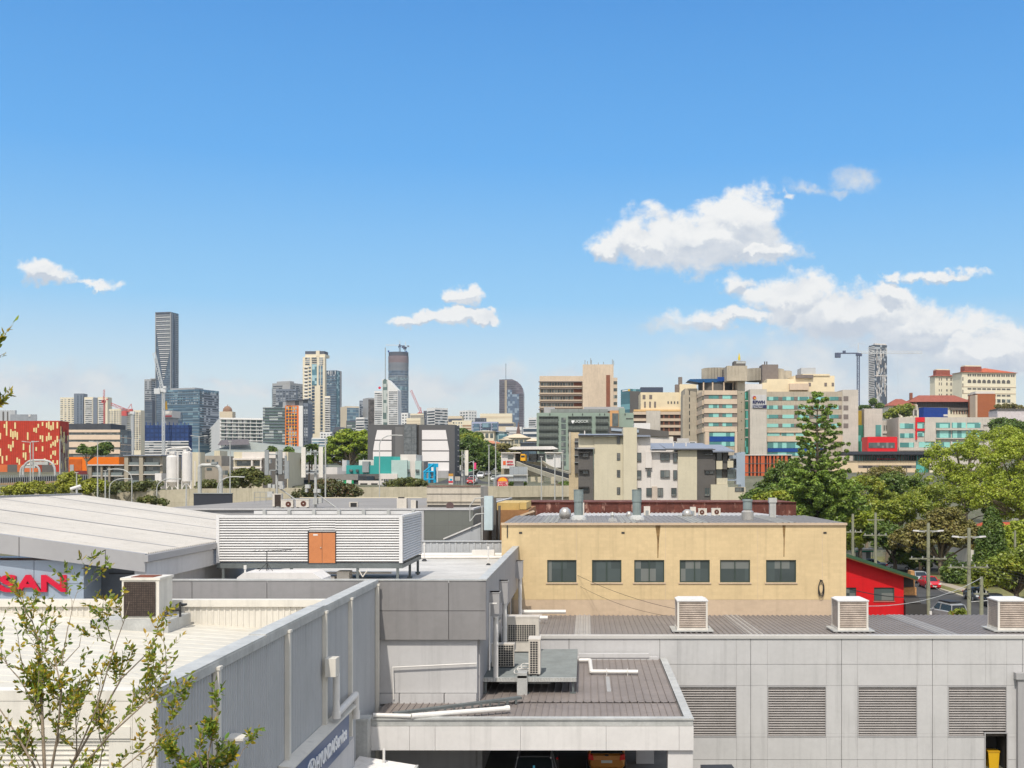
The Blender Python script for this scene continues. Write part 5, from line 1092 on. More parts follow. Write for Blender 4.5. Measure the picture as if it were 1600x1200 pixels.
sapling('overhanging_branch', 'bare tipped twigs with few olive leaves at the left edge, against the sky', 8.0, [
    [(-150, 700, 0), (-70, 610, 0), (-24, 572, 0), (0, 556, 0), (10, 550, 0), .006],
    [(-70, 610, 0), (-26, 640, 0), (-6, 628, 0), (8, 615, 0), (16, 606, 0), .006],
    [(-24, 572, 0), (-10, 555, 0), (-4, 540, 0), (0, 528, 0), .004],
    [(-26, 640, 0), (-12, 640, 0), (-4, 636, 0), (2, 630, 0), .004]], 15, nleaf=1, keep=.4, twl=.12, lsize=.045, yellow=.5, deep=.1, cat='branch')
# the trunk that carries the overhanging branch stands outside the picture
# ================================================================== MID FIELD
m_beige = mat('beige_render', rgb(216, 206, 180), .8, var=.05, scale=.4, streak=.08)
m_offw = mat('off_white_render', rgb(228, 220, 212), .8, var=.05, scale=.4, streak=.08)
m_char = mat('charcoal_render', rgb(104, 100, 96), .8, var=.06, scale=.4)
m_bluroof = mat('blue_grey_roof_sheet', rgb(140, 146, 158), .5, var=.06, scale=.3)
m_ribwall = m_grey_rib
m_rust = mat('rusty_red_sheet', rgb(112, 66, 56), .9, var=.3, scale=.6, streak=.4, stain=(rgb(186, 146, 130), .54))
m_brickb = mat('brown_brick', rgb(168, 124, 84), .9, var=.15, scale=.5, brick=(.25, .09, .008, .8))
m_ygclad = mat('yellow_cladding', rgb(206, 176, 110), .7, var=.08, streak=.1)
m_greentile = mat('green_grey_tile', rgb(124, 126, 120), .5, var=.04, scale=.4, brick=(1.0, .95, -.012, .8))
m_ltile = mat('pale_tile', rgb(206, 206, 206), .5, var=.04, brick=(1.0, .95, -.012, .85))
m_flat = mat('grey_flat_roof', rgb(150, 146, 142), .9, var=.12, scale=.3)
m_sheds = mat('white_sheet_roof', rgb(204, 200, 196), .5, var=.08)
m_steelgr = mat('grey_steel', rgb(160, 164, 164), .5, metal=.2, var=.08)
def blk(name, label, px0, px1, pt, pb, Y, dep, m, cat='building', zb=None, part='wall', group=None):
    x0, x1 = xx(px0, Y), xx(px1, Y); g = (ground((x0+x1)/2, Y)-1.5) if zb is None else zb
    o = empty(name, ((x0+x1)/2, Y, g), label, cat, group); w = (x1-x0)/2
    MB().box(-w, w, 0, dep, 0, zz(pt, Y)-g).build(part, m, o); return o
def padd(o, name, m, px0, px1, pt, pb, Y, d=.05, t=.3, **k):
    """front facing box given by pixels, standing d proud of plane Y"""
    return MB().box(xx(px0, Y), xx(px1, Y), Y-d, Y+t, zz(pb, Y), zz(pt, Y)).build(name, m, o, world=True, **k)

# flat roofed building behind the annex with masts and condensers
fb = empty('flat_roof_building', (-20, 100, -1), 'low building with wide grey flat roof carrying masts and condensers, green-grey tiled end', 'building')
C1 = lambda mb, n, m, p=fb, **k: mb.build(n, m, p, world=True, **k)
FZ = 10.62
C1(MB().box(-32, -11.75, 84.1, 128, -1, FZ-.05), 'wall', m_panel_mid)
C1(MB().box(-11.75, -8.2, 84, 128, -1, FZ-.05), 'tiled_end', m_greentile)
C1(MB().box(xx(656, 84), -11.8, 84, 84.1, 4, FZ-.05), 'pale_tiled_panel', m_ltile)
C1(MB().box(-32, -8.3, 84.2, 127.5, FZ-.05, FZ+.03), 'roof', m_flat)
C1(MB().box(-32, -8.15, 83.95, 84.2, FZ-.05, FZ+.08).box(-8.4, -8.15, 84.2, 128, FZ-.05, FZ+.08), 'coping', m_panel_light)
C1(MB().box(xx(470, 128), xx(660, 128), 127.5, 128, FZ, zz(777, 128)), 'rear_parapet', mat('cream_masonry', rgb(226, 214, 186), .8, var=.06))
def mast(label, px, yt, yb, Y, panels, boxes, name='cell_mast', brace=None, group='mobile phone masts', cat='antenna'):
    s = F/Y; zb_ = zz(yb, Y); o = empty(name, (xx(px, Y), Y, zb_), label, cat, group)
    MB().tube((0, 0, 0), (0, 0, (yb-yt)/s), .11, .09, 10).build('pole', m_galv, o)
    for (a, b, t, bt) in panels:
        MB().box((a-px)/s, (b-px)/s, -.45, -.3, (yb-bt)/s, (yb-t)/s).build('panel_antenna', m_cream if name != 'cell_mast' or a > 460 and a < 600 or a > 700 else m_steelgr, o)
        MB().box(min(0, (a+b)/2/s-px/s), max(0, (a+b)/2/s-px/s), -.3, -.05, (yb-t-8)/s, (yb-t-6.5)/s).box(min(0, ((a+b)/2-px)/s), max(0, ((a+b)/2-px)/s), -.3, -.05, (yb-bt+6.5)/s, (yb-bt+8)/s).build('bracket', m_steelgr, o)
    for (a, b, t, bt) in boxes: MB().box((a-px)/s, (b-px)/s, -.3, .1, (yb-bt)/s, (yb-t)/s).build('equipment_box', m_galv, o)
    if brace: MB().tube((0, 0, (yb-brace[2])/s), ((brace[0]-px)/s, .3, (yb-brace[1])/s), .05).build('brace', m_galv, o)
    return o
mast('slim phone mast with grey cylinders, left of the two masts on the flat roof', 432.5, 706, 792, 90, [(416, 422, 703, 742), (437, 443, 703, 741), (447, 450, 712, 748), (450, 453.5, 720, 748)],
     [(419, 424, 718, 724), (438, 445, 735, 742), (420, 424, 736, 742), (420, 425, 756, 762), (427, 431, 757, 763), (419, 427, 768, 777), (436, 443, 752, 758), (438, 444, 758, 764)], brace=(462, 782, 760))
mast('phone mast with two tall cream panels, right of the two masts on the flat roof', 493, 703, 796, 88, [(473, 479.5, 699, 746), (500, 506.5, 699, 746)],
     [(478, 485, 757, 763), (478, 481, 764, 769), (491, 496, 764, 770), (497, 501, 764, 770), (490, 497, 778, 788), (499, 504, 778, 786), (490, 493, 733, 736)], brace=(529, 797, 770))
for k, (px, h) in enumerate(((508.5, 52), )): tag(MB().tube(at(px, 687, 130), at(px, 780, 130), .08).build('steel_pole', m_galv), 'thin galvanised pole just right of the cream panel mast', 'pole')
cb = condenser
cb('roof_condenser', 'tall condenser with brown grille at the foot of the left mast', at(434, 792.5, 86)-Vector((0, 0, 0)), .66, .5, 1.0, (.25, .95, .08, .95), fins=False, gm=m_grille)
cb('roof_condenser', 'beige condenser with round brown fan, nearest to the left mast', at(449.5, 794, 85), .9, .4, .62, None, fan=(.1, .3, .2))
cb('roof_condenser', 'beige condenser with round brown fan, between the two masts', at(473.5, 793.5, 85), .95, .4, .62, None, fan=(.08, .32, .2))
cb('roof_condenser', 'small grilled condenser alone on the flat roof right of the masts', at(553, 795.5, 90), .65, .4, .55, (.15, .9, .1, .9), fins=False)
tk = empty('cream_tank', at(629, 797, 86), 'tall cream cabinet on the flat roof above the louvred enclosure corner', 'tank'); MB().box(-.38, .34, -.3, .4, 0, .88).build('cabinet', m_acbeige, tk); MB().box(-.3, .1, -.2, .3, .88, .97).build('lid', m_gap, tk)
tk = empty('cream_tank', at(646, 797, 86), 'slimmer cream cabinet just right of the taller one on the flat roof', 'tank'); MB().box(-.15, .22, -.3, .4, 0, .75).build('cabinet', m_acbeige, tk); MB().box(.22, .3, -.1, .2, .1, .7).build('side_vent', m_gap, tk)
rl = empty('roof_guard_rail', at(410, 786, 100), 'thin guard rails on the flat roof left of the masts', 'railing'); r_ = MB()
for x in (-.7, -.2, .3, .9): r_.tube((x, 0, 0), (x, 0, .95), .02)
r_.tube((-.7, 0, .95), (.9, 0, .95), .02).tube((-.7, 0, .5), (.9, 0, .5), .02); r_.build('rails', m_steelgr, rl)
ds = empty('satellite_dish', at(703, 790.5, 86), 'dark round satellite dish in front of the beige banded block', 'satellite dish'); MB().lathe((0, 0, 0), [(.29, 0), (.24, -.05), (.12, -.09), (.02, -.1)], 24).build('reflector', mat('dish_brown', rgb(104, 84, 82), .6), ds).rotation_euler = (math.pi/2, 0, 0)
MB().tube((0, .1, -.4), (0, .1, 0), .03).build('stand', m_steelgr, ds)
# beige tiers
bt = blk('beige_banded_block', 'beige banded concrete block with dark underside behind the tiled end wall', 667, 751, 760, 800, 90, 7, mat('banded_beige', rgb(206, 196, 180), .85, var=.12, scale=.4, streak=.25), zb=9.6)
padd(bt, 'band_line', m_gap, 667, 751, 771.4, 772.2, 90, .03); padd(bt, 'ledge', m_concrete, 666, 752, 783, 784, 90, .1); padd(bt, 'coping', mat('red_brown_coping', rgb(150, 110, 98), .8, var=.2), 667, 751, 758.8, 759.9, 90, .1)
padd(bt, 'dark_base', m_gap, 668, 750, 789, 793, 90, .04)
# pale blue box and rails
pb = empty('pale_blue_cabinet', (xx(763.5, 80), 80, 8), 'tall pale blue sheet metal box with ladder rails beside the yellow building', 'cabinet')
MB().box(-.29, .29, -.3, .5, zz(828, 80)-8, zz(775, 80)-8).build('box', mat('pale_blue_sheet', rgb(196, 212, 216), .45, var=.06, streak=.12), pb); MB().box(-.32, -.29, -.25, .45, zz(828, 80)-8, zz(776, 80)-8).build('side_strip', m_panel_dark, pb)
r_ = MB()
for dz in (0, 1.1): r_.path([(-.32, 0, 3.55-dz), (-.9, 0, 3.5-dz), (-1.3, 0, 3.0-dz)], .035)
r_.tube((-1.3, 0, 1.9), (-1.3, 0, 3.0), .03).tube((-.15, 0, .4), (-.3, 0, -.9), .03).tube((.1, 0, .4), (.3, 0, -.9), .03).box(-.5, -.42, 0, .1, -1, 3); r_.build('rails', m_galv, pb)
db = empty('dark_conduit_stack', (xx(776, 82), 82, 6), 'dark vertical ducts between the pale blue box and the yellow building', 'duct'); MB().box(-.35, -.05, 0, .4, 0, zz(778, 82)-6).tube((.12, 0, 0), (.2, 0, zz(790, 82)-6), .09).build('ducts', m_char, db)
skw = empty('skillion_wall', (xx(723, 80.5), 80.5, 6), 'pale sloping topped wall beyond the annex rear parapet', 'wall')
MB().prism([(xx(694, 80.5), 5), (xx(751, 80.5), 5), (xx(751, 80.5), zz(819, 80.5)), (xx(738, 80.5), zz(824, 80.5)), (xx(694, 80.5), zz(843, 80.5))], 'y', 80.5, 80.7).build('sheet', m_ribwall, skw, world=True)
MB().prism([(xx(693, 80.5), zz(843, 80.5)), (xx(751.5, 80.5), zz(818.5, 80.5)), (xx(751.5, 80.5), zz(816.3, 80.5)), (xx(693, 80.5), zz(840.8, 80.5))], 'y', 80.35, 80.9).build('capping', m_white, skw, world=True)
# brown brick and yellow cladding
bb = blk('brown_brick_building', 'brown brick shed with yellow clad top, behind the left end of the yellow building', 778, 826, 797, 840, 97, 14, m_brickb, zb=-1)
padd(bb, 'yellow_cladding', m_ygclad, 777, 812, 785.5, 796.8, 98, .5, 10); padd(bb, 'yellow_cladding', m_ygclad, 812.3, 823, 785, 795.8, 97.6, .5, 8)
MB().prism([(xx(812, 96), zz(805, 96)), (xx(832, 96), zz(798, 96)), (xx(835, 96), zz(799.5, 96)), (xx(814, 96), zz(807, 96))], 'y', 95.5, 97.2).build('small_awning', m_tanband, bb, world=True)
# rusty shed and white roof
rs = blk('rusty_shed', 'long low shed with rusty red sheet parapet behind the yellow building', 823, 1244, 784.5, 803, 112, 10, m_rust, zb=-1)
padd(rs, 'coping', mat('dark_red_coping', rgb(104, 60, 52), .9, var=.3), 823, 1244, 784, 785.2, 112, .15, .3)
wr = blk('white_roof_shed', 'low shed with white ribbed roof between the yellow building and the rusty parapet', 830, 1235, 815, 820, 93, 18.8, m_sheds, zb=-1)
MB().sheet((xx(832, 93), 92.9, zz(808.5, 93)+.02), (xx(1234, 93)-xx(832, 93), 0, 0), (0, 18.9, -.26), 0, (0, 0, 1), .4, .05).build('roof', m_sheds, wr, world=True)
for k, (px, y, w_, h_, lb) in enumerate(((1011, 94, .5, .85, 'narrow cream cabinet just right of the middle flue'), (909.5, 94, .35, 1.15, 'thin white duct box just right of the left flue'), (1083, 94, .45, .8, 'cream cabinet left of the two white fan units'))):
    o = empty('roof_cabinet', at(px, 807.5, y), lb, 'cabinet'); MB().box(-w_/2, w_/2, 0, .4, 0, h_).build('casing', m_acbeige, o); MB().box(-w_/4, w_/4, -.02, 0, .1, h_*.6).build('panel', m_steelgr, o)
cb('roof_condenser', 'white fan condenser behind the yellow roof, left of a pair', at(1097.5, 806, 94), .68, .35, .6, None, fan=(-.05, .3, .19), mt=m_acbeige)
cb('roof_condenser', 'white fan condenser behind the yellow roof, right of a pair', at(1118.5, 806, 94), .72, .35, .62, None, fan=(.05, .32, .19), mt=m_acbeige)

# ------------------------------------------------------------------ apartment block behind the yellow building
YA = 190.0
ap = empty('apartment_block', (xx(1030, YA), YA, 0), 'stepped beige white and charcoal apartment block with blue-grey roofs', 'building')
def pz(name, m, a, b, t, bt, y=YA, dep=9.0, **k): return MB().box(xx(a, YA), xx(b, YA), y, y+dep, zz(bt, YA), zz(t, YA)).build(name, m, ap, world=True, **k)
pz('wall', m_char, 903.5, 927, 703, 800, YA+.3, 12); pz('wall', m_beige, 904, 928, 681, 699, YA+.2, 9); pz('balcony_roof', m_panel_mid, 902, 929, 699.3, 701.5, YA-.5, 2); pz('balcony_recess', m_gap, 904, 926.5, 701.6, 704.5, YA+.1, .3)
pz('wall', m_beige, 928.3, 973.5, 682, 800, YA+.1, 12); pz('stair_tower', m_beige, 973.7, 995, 668, 800, YA-.5, 7)
pz('wall', m_offw, 995.2, 1016.5, 682, 800, YA+.2, 12); pz('wall', m_offw, 1016.7, 1059, 706, 800, YA+.25, 12); pz('wall', m_beige, 1059.2, 1089, 701.5, 800, YA-.1, 12)
pz('wall', m_char, 1089.2, 1118, 701.5, 800, YA+.15, 12); pz('wall', m_beige, 1110, 1136.5, 757, 800, YA-.8, 6); pz('wall', m_beige, 1119.5, 1136, 747, 756.8, YA-.6, 6); pz('wall', m_beige, 1136.8, 1164, 761, 800, YA-.7, 7)
pz('wall', m_char, 1118.3, 1140, 705.5, 747, YA+1.5, 9); 
for (a, b, t, bt) in ((1119.5, 1129, 720, 733), (1137, 1146, 719.5, 730.5)): pz('balcony_wall', m_beige, a, b, t, bt, YA+.2, 1)
for (a, b, t, bt) in ((1121, 1129, 707, 719), (1120.5, 1129, 733, 747), (1138, 1150.5, 733, 747)): pz('balcony_glazing', m_darkwin, a, b, t, bt, YA+1.0, .4)
pz('column', m_char, 1130, 1136.5, 705.5, 733, YA+.5, .8)
for (t, bt, a, b) in ((711, 716.5, 1141, 1161), (731, 734, 1141, 1157), (748, 751, 1136, 1161)): pz('balcony_frame', m_bluegrey, a, b, t, bt, YA+1.2, 3)
pz('frame_column', m_bluegrey, 1152, 1160.5, 707, 757, YA+1.0, 3); pz('balcony_glazing', m_darkwin, 1144, 1152, 717, 731, YA+2.4, .3)
wl = [(964.5, 968.5, y, y+10) for y in (683, 708.5, 735, 762)]+[(995.8, 1001.5, y, y+12.5) for y in (708, 735.5)]+[(997, 1001.5, 763, 772)]+[(1011.5, 1016.3, y, y+8) for y in (708.5, 735.2)]+[(1032.5, 1046, y, y+10.5) for y in (708.8, 735.3)]+[(1052.5, 1057.5, y, y+13) for y in (708.6, 735.2)]+[(1010.5, 1018, 763, 774.5), (1028.3, 1035.5, 763, 774.5), (1049.5, 1056.7, 763, 774.5), (1101.5, 1109, 762.5, 774.5)]+[(911, 918.5, y, y+4.5) for y in (709, 735.6, 762.5)]+[(1102.5, 1115, 735.5, 740), (1102.5, 1114, 709, 711), (1148, 1161, 762, 767.5)]
for (a, b, t, bt) in wl:
    w_ = MB(); A_, B_, T_, U_ = xx(a, YA), xx(b, YA), zz(t, YA), zz(bt, YA); e = .07; yf = YA-.16 if a > 1120 else YA-.0
    if 1136 < a: yf = YA-.78
    w_.box(A_-e, A_, yf, yf+.3, U_-e, T_+e).box(B_, B_+e, yf, yf+.3, U_-e, T_+e).box(A_, B_, yf, yf+.3, T_, T_+e).box(A_, B_, yf, yf+.3, U_-e, U_); n_ = 4 if b-a < 4.2 else 1
    for i in range(1, n_): z = U_+(T_-U_)*i/n_; w_.box(A_, B_, yf, yf+.2, z-.04, z+.04)
    if b-a > 7: w_.box((A_+B_)/2-.03, (A_+B_)/2+.03, yf, yf+.2, U_, T_)
    o = w_.build('window', m_char, ap, world=True); MB().box(A_, B_, yf+.05, yf+.28, U_, T_).build('pane', m_darkwin, o, world=False)
    o.children[0].data.transform(Matrix.Translation(-ap.location))
for y in (707.3, 734.2, 761): pz('window_hood', m_gap, 904, 920.5, y-.8, y+.8, YA-.4, .8)
for y in (708, 735): pz('window_hood', m_gap, 1100.5, 1116.5, y-.9, y+.9, YA-.35, .6)
pz('white_box_out', m_offw, 1008.5, 1018.5, 706, 731, YA-.12, .4); pz('ledge', m_gap, 1008, 1019, 731, 731.8, YA-.2, .4); pz('feature_panel', mat('tan_panel', rgb(208, 192, 176), .8), 1018.5, 1026.8, 760, 788, YA+.1, .3)
def rf(a, b, t, bt, y0=YA-.8, dep=9, skew=0):
    z0, z1 = zz(bt, YA), zz(t, YA); m_ = MB(); x0, x1 = xx(a, YA), xx(b, YA)
    m_.add([(x0, y0, z0), (x1, y0, z0), (x1+skew, y0+dep, z1+(dep)*0), (x0+skew, y0+dep, z1), (x0, y0, z0-.25), (x1, y0, z0-.25), (x1+skew, y0+dep, z1-.25), (x0+skew, y0+dep, z1-.25)], [(0, 1, 2, 3), (7, 6, 5, 4), (0, 4, 5, 1), (1, 5, 6, 2), (2, 6, 7, 3), (3, 7, 4, 0)]); m_.build('roof', m_bluroof, ap, world=True)
rf(903.5, 973.3, 675, 679.5); rf(995.3, 1016, 677, 680.5); rf(1017, 1040, 690, 702, skew=-.6); rf(1040, 1113, 690, 700.5, skew=-.8); rf(1113.3, 1147, 692.5, 704.5, skew=-1.2)
pz('gutter', m_gap, 1018, 1113, 702, 703.3, YA-.9, .3); pz('gutter', m_gap, 904, 973, 680, 681, YA-.9, .3)
for px in (913.5, 1054, 1074): pz('roof_vent', m_offw, px-.8, px+.8, 690 if px > 1000 else 672, 697 if px > 1000 else 678, YA+2.5, .4)
br = empty('rear_roof', (xx(1035, 215), 215, 0), 'long low charcoal roof with skylight band behind the apartment block', 'building')
def pz2(o, name, m, a, b, t, bt, Y, dep=3.0): return MB().box(xx(a, Y), xx(b, Y), Y, Y+dep, zz(bt, Y), zz(t, Y)).build(name, m, o, world=True)
MB().prism([(xx(952, 215), zz(666, 215)), (xx(1000, 215), zz(669, 215)), (xx(1045, 215), zz(674, 215)), (xx(1045, 215), zz(683, 215)), (xx(952, 215), zz(678, 215))], 'y', 215, 226).build('roof_band', m_char, br, world=True)
MB().prism([(xx(955, 215), zz(669, 215)), (xx(998, 215), zz(671.5, 215)), (xx(998, 215), zz(676, 215)), (xx(955, 215), zz(673, 215))], 'y', 214.8, 215).build('skylight_band', m_bluegrey, br, world=True)
pz2(br, 'wall', m_offw, 955, 1052, 683.2, 745, 215.3, 9); MB().box(xx(880, 215)*0+xx(1000, 215), xx(1052, 215), 215.4, 222, 8, zz(682, 215)).build('lower_wall', m_beige, br, world=True)
wb_ = blk('white_plant_room', 'white plant room with flat white boxes in front of the hospital tower base', 1046, 1088, 690, 715, 240, 8, m_white)
padd(wb_, 'louvre_box', m_sheds, 1058, 1076, 685, 704, 240, .6); padd(wb_, 'window', m_darkwin, 1048, 1056, 691, 698, 240, .08); padd(wb_, 'window', m_darkwin, 1078, 1086, 691, 698, 240, .08)
tw_ = blk('white_cabin', 'small white cabin roof peeping over the apartment block, by the green building', 991, 1016, 661, 672, 250, 6, m_white)
cbk = blk('concrete_stair_block', 'narrow beige concrete stair block left of the apartment block', 889, 905, 675.5, 740, 205, 8, mat('panel_beige_concrete', rgb(214, 194, 160), .85, var=.1, brick=(1.6, 1.8, -.03, .85)))
padd(cbk, 'balcony_stack', m_char, 898, 904, 685, 740, 205, .5)
for y in (690, 700, 711, 722): padd(cbk, 'balcony_floor', m_steelgr, 897.5, 904.2, y, y+1.2, 205, .8)
padd(cbk, 'corner_pillar', m_concrete, 889, 892, 675, 740, 205, .15)

# ------------------------------------------------------------------ elevated freeway and ramp
m_via = mat('viaduct_concrete', rgb(202, 192, 168), .85, var=.12, scale=.15, streak=.3, brick=(6, 8, -.05, .85))
vi = empty('elevated_freeway', (-60, 226, 0), 'long elevated concrete freeway crossing the middle distance in front of the city', 'bridge')
YV = 226.0
MB().prism([(xx(120, YV), zz(772, YV)), (xx(210, YV), zz(768, YV)), (xx(300, YV), zz(763.5, YV)), (xx(905, YV), zz(758.5, YV)), (xx(905, YV), zz(776, YV)), (xx(560, YV), zz(779, YV)), (xx(470, YV), zz(790, YV)), (xx(300, YV), zz(800, YV)), (xx(120, YV), zz(804, YV))], 'y', YV, YV+.5).build('parapet', m_via, vi, world=True)
MB().prism([(xx(0, YV)-30, 6), (xx(905, YV), 8.2), (xx(905, YV), 9.3), (xx(0, YV)-30, 7.6)], 'y', YV+.5, YV+17).build('deck', m_via, vi, world=True)
MB().prism([(xx(0, YV)-30, 8), (xx(905, YV), 10), (xx(905, YV), 11), (xx(0, YV)-30, 9)], 'y', YV+17, YV+17.5).build('far_parapet', m_via, vi, world=True)
for px in (470, 590, 710, 830): MB().box(xx(px, YV)-1, xx(px, YV)+1, YV+5, YV+9, -2, 8.2).build('pier', m_via, vi, world=True)
rp = empty('freeway_ramp', (-55, 160, 0), 'nearer low concrete ramp wall behind the pale showroom roof', 'wall')
MB().prism([(xx(262, 165), zz(800, 165)), (xx(300, 165), zz(797, 165)), (xx(360, 165), zz(792, 165)), (xx(470, 165), zz(783, 165)), (xx(470, 165), 2), (xx(262, 165), 2)], 'y', 165, 165.6).build('wall', m_via, rp, world=True)
MB().prism([(xx(262, 165), zz(801, 165)), (xx(470, 165), zz(786, 165)), (xx(470, 165), 2), (xx(262, 165), 2)], 'y', 158, 165).build('deck', m_flat, rp, world=True)
MB().prism([(xx(220, 120), zz(800, 120)), (xx(480, 120), zz(784, 120)), (xx(480, 120), 0), (xx(220, 120), 0)], 'y', 119, 120).build('grey_retaining_wall', m_flat, rp, world=True)
dsn = empty('dark_screen', at(332, 792, 150), 'dark billboard back standing on the ramp behind the showroom roof', 'billboard')
MB().box(xx(302.5, 150)-xx(332, 150), xx(362, 150)-xx(332, 150), 0, .4, 0, 1.7).build('panel', plain('navy_black', rgb(48, 52, 62), .6), dsn); MB().box(xx(302, 150)-xx(332, 150), xx(362.5, 150)-xx(332, 150), -.1, .5, 1.7, 1.8).build('top_rail', m_steelgr, dsn)
MB().box(-2.2, -2.0, .1, .3, -6, 0).box(2.0, 2.2, .1, .3, -6, 0).build('legs', m_steelgr, dsn)

# ------------------------------------------------------------------ street lamps
def lamp(px, yt, yb, Y, kind, label, dx=1):
    s = F/Y; h = (yb-yt)/s+4; o = empty('street_lamp', (xx(px, Y), Y, zz(yb, Y)-4), label, 'street lamp', 'galvanised street lamps along the freeway')
    if kind == 'double':
        MB().tube((0, 0, 0), (0, 0, h), .16, .08, 8).build('pole', m_galv, o)
        MB().path([(-1.3, 0, h+.12), (0, 0, h), (1.3, 0, h+.12)], .05).build('arms', m_galv, o)
        for k in (-1, 1): MB().prism([(k*.9, .02), (k*1.6, .12), (k*1.5, .24), (k*1.0, .2)], 'y', -.15, .15).build('lamp_head', m_galv, o).location = (0, 0, h)
    elif kind == 'curve':
        pts = [(0, 0, 0), (0, 0, h-1.6)]+[(dx*2.2*(1-math.cos(t)), 0, h-1.6+1.6*math.sin(t)) for t in (.4, .8, 1.2, 1.57)]+[(dx*3.4, 0, h-.0)]
        MB().path(pts, .085).build('pole', m_galv, o); MB().box(dx*3.2, dx*4.0, -.15, .15, h-.1, h+.08).build('lamp_head', m_galv, o)
    else:
        MB().tube((0, 0, 0), (0, 0, h), .15, .09, 8).build('pole', m_galv, o); MB().box(-.3, .3, -.15, .15, h, h+.12).build('lamp_head', m_galv, o)
    return o
for a in [(47.5, 691, 778, 215, 'double', 'slim lamp pole in front of the red patchwork building, left of two close ones'), (51.8, 690, 778, 218, 'pole', 'slim lamp pole in front of the red patchwork building, right of two close ones'),
          (93.5, 688, 777, 215, 'pole', 'lamp pole at the corner of the red patchwork building'), (152.5, 691, 777, 210, 'double', 'twin-arm lamp in front of the orange building and small trees'),
          (164.5, 736, 779, 195, 'pole', 'short lamp pole right of the twin-arm lamp'), (206, 733, 782, 190, 'curve', 'curved lamp pole below the low balcony apartments', -1),
          (171, 748, 779, 200, 'curve', 'small curved lamp pole beside the hedge, left of the low apartments'), (245, 748, 784, 190, 'curve', 'low curved lamp beside the silos'),
          (291, 757, 793, 160, 'pole', 'slender post on the ramp under the silos'), (311, 682, 768, 215, 'double', 'tall twin-arm lamp right of the white silos'),
          (359.5, 690, 771, 215, 'pole', 'tall lamp pole right of the big pipe gantry'), (340, 745, 790, 170, 'curve', 'curved lamp in front of the dark billboard back'),
          (593, 680, 782, 200, 'curve', 'curved lamp in front of the white-panelled charcoal block', 1), (119.8, 739, 774, 205, 'pole', 'short post behind the roof camera'),
          (764, 696, 760, 240, 'pole', 'thin flagpole-like lamp in front of the uphill street, left one'), (774.5, 690, 760, 240, 'pole', 'thin lamp in front of the uphill street, right one'),
          (846, 714, 760, 215, 'pole', 'lamp in front of the curved busway ramp, left of three'), (867, 708, 760, 218, 'pole', 'lamp in front of the curved busway ramp, middle of three'), (879, 705, 760, 216, 'pole', 'lamp in front of the curved busway ramp, nearest the apartments')]:
    px, yt, yb, Y, k, lb = a[:6]; lamp(px, yt, yb, Y, k, lb, *(a[6:]))
# big pipe gantry and grey arches
pg = empty('pipe_gantry', at(329, 772, 200), 'thick galvanised bent pipe gantry beside the grey block', 'gantry')
MB().path([(-1.9, 0, -3), (-1.9, 0, 4.7), (-1.5, 0, 5.0), (.9, 0, 5.0), (1.5, 0, 4.6), (1.75, 0, 3.8), (1.8, 0, -3)], .33, 12).build('pipe', m_galv, pg)
MB().box(.2, 1.2, -.4, .4, 5.2, 5.6).build('sign_box', m_steelgr, pg)
for px, w_, h_, Y, lb in ((61, 25, 26, 285, 'large grey arched gantry over the left bridge'), (47, 15, 19, 300, 'smaller grey arch inside the large one over the left bridge')):
    s = F/Y; R_ = w_/s; o = empty('arch_gantry', at(px, 745, Y), lb, 'gantry'); hh = h_/s
    MB().path([(-R_, 0, -3)]+[(-R_*math.cos(t)**.6 if math.cos(t) > 0 else R_*(-math.cos(t))**.6, 0, hh*(.35+.65*math.sin(t))) for t in np.linspace(0.01, math.pi-.01, 10)]+[(R_, 0, -3)], .28, 8).build('arch', m_galv, o)
    MB().box(-R_*.5, R_*.6, -.4, .4, hh*.72, hh*.9).build('sign_back', m_galv, o)
# left bridge with railing
lb = empty('rail_bridge', (-130, 262, 6), 'low bridge with dark railing and brownish wall at the far left', 'bridge')
MB().prism([(xx(-60, 262), zz(766, 262)), (xx(95, 262), zz(756, 262)), (xx(95, 262), zz(751, 262)), (xx(-60, 262), zz(757, 262))], 'y', 262, 270).build('wall', mat('brown_concrete', rgb(176, 146, 112), .9, var=.2), lb, world=True)
MB().prism([(xx(-60, 262), zz(757, 262)), (xx(95, 262), zz(751, 262)), (xx(145, 262), zz(752, 262)), (xx(145, 262), zz(744, 262)), (xx(95, 262), zz(743.5, 262)), (xx(-60, 262), zz(749, 262))], 'y', 262.2, 262.5).build('dark_railing', mat('dark_rail', rgb(66, 68, 76), .8, var=.5, scale=3), lb, world=True)
f_ = MB()
for i in range(60): x = xx(-60+i*3.4, 262); f_.box(x-.05, x+.05, 261.9, 262.1, zz(758-i*.1, 262), zz(743-i*.02, 262))
f_.build('railing_posts', m_steelgr, lb, world=True)['kind'] = 'stuff'

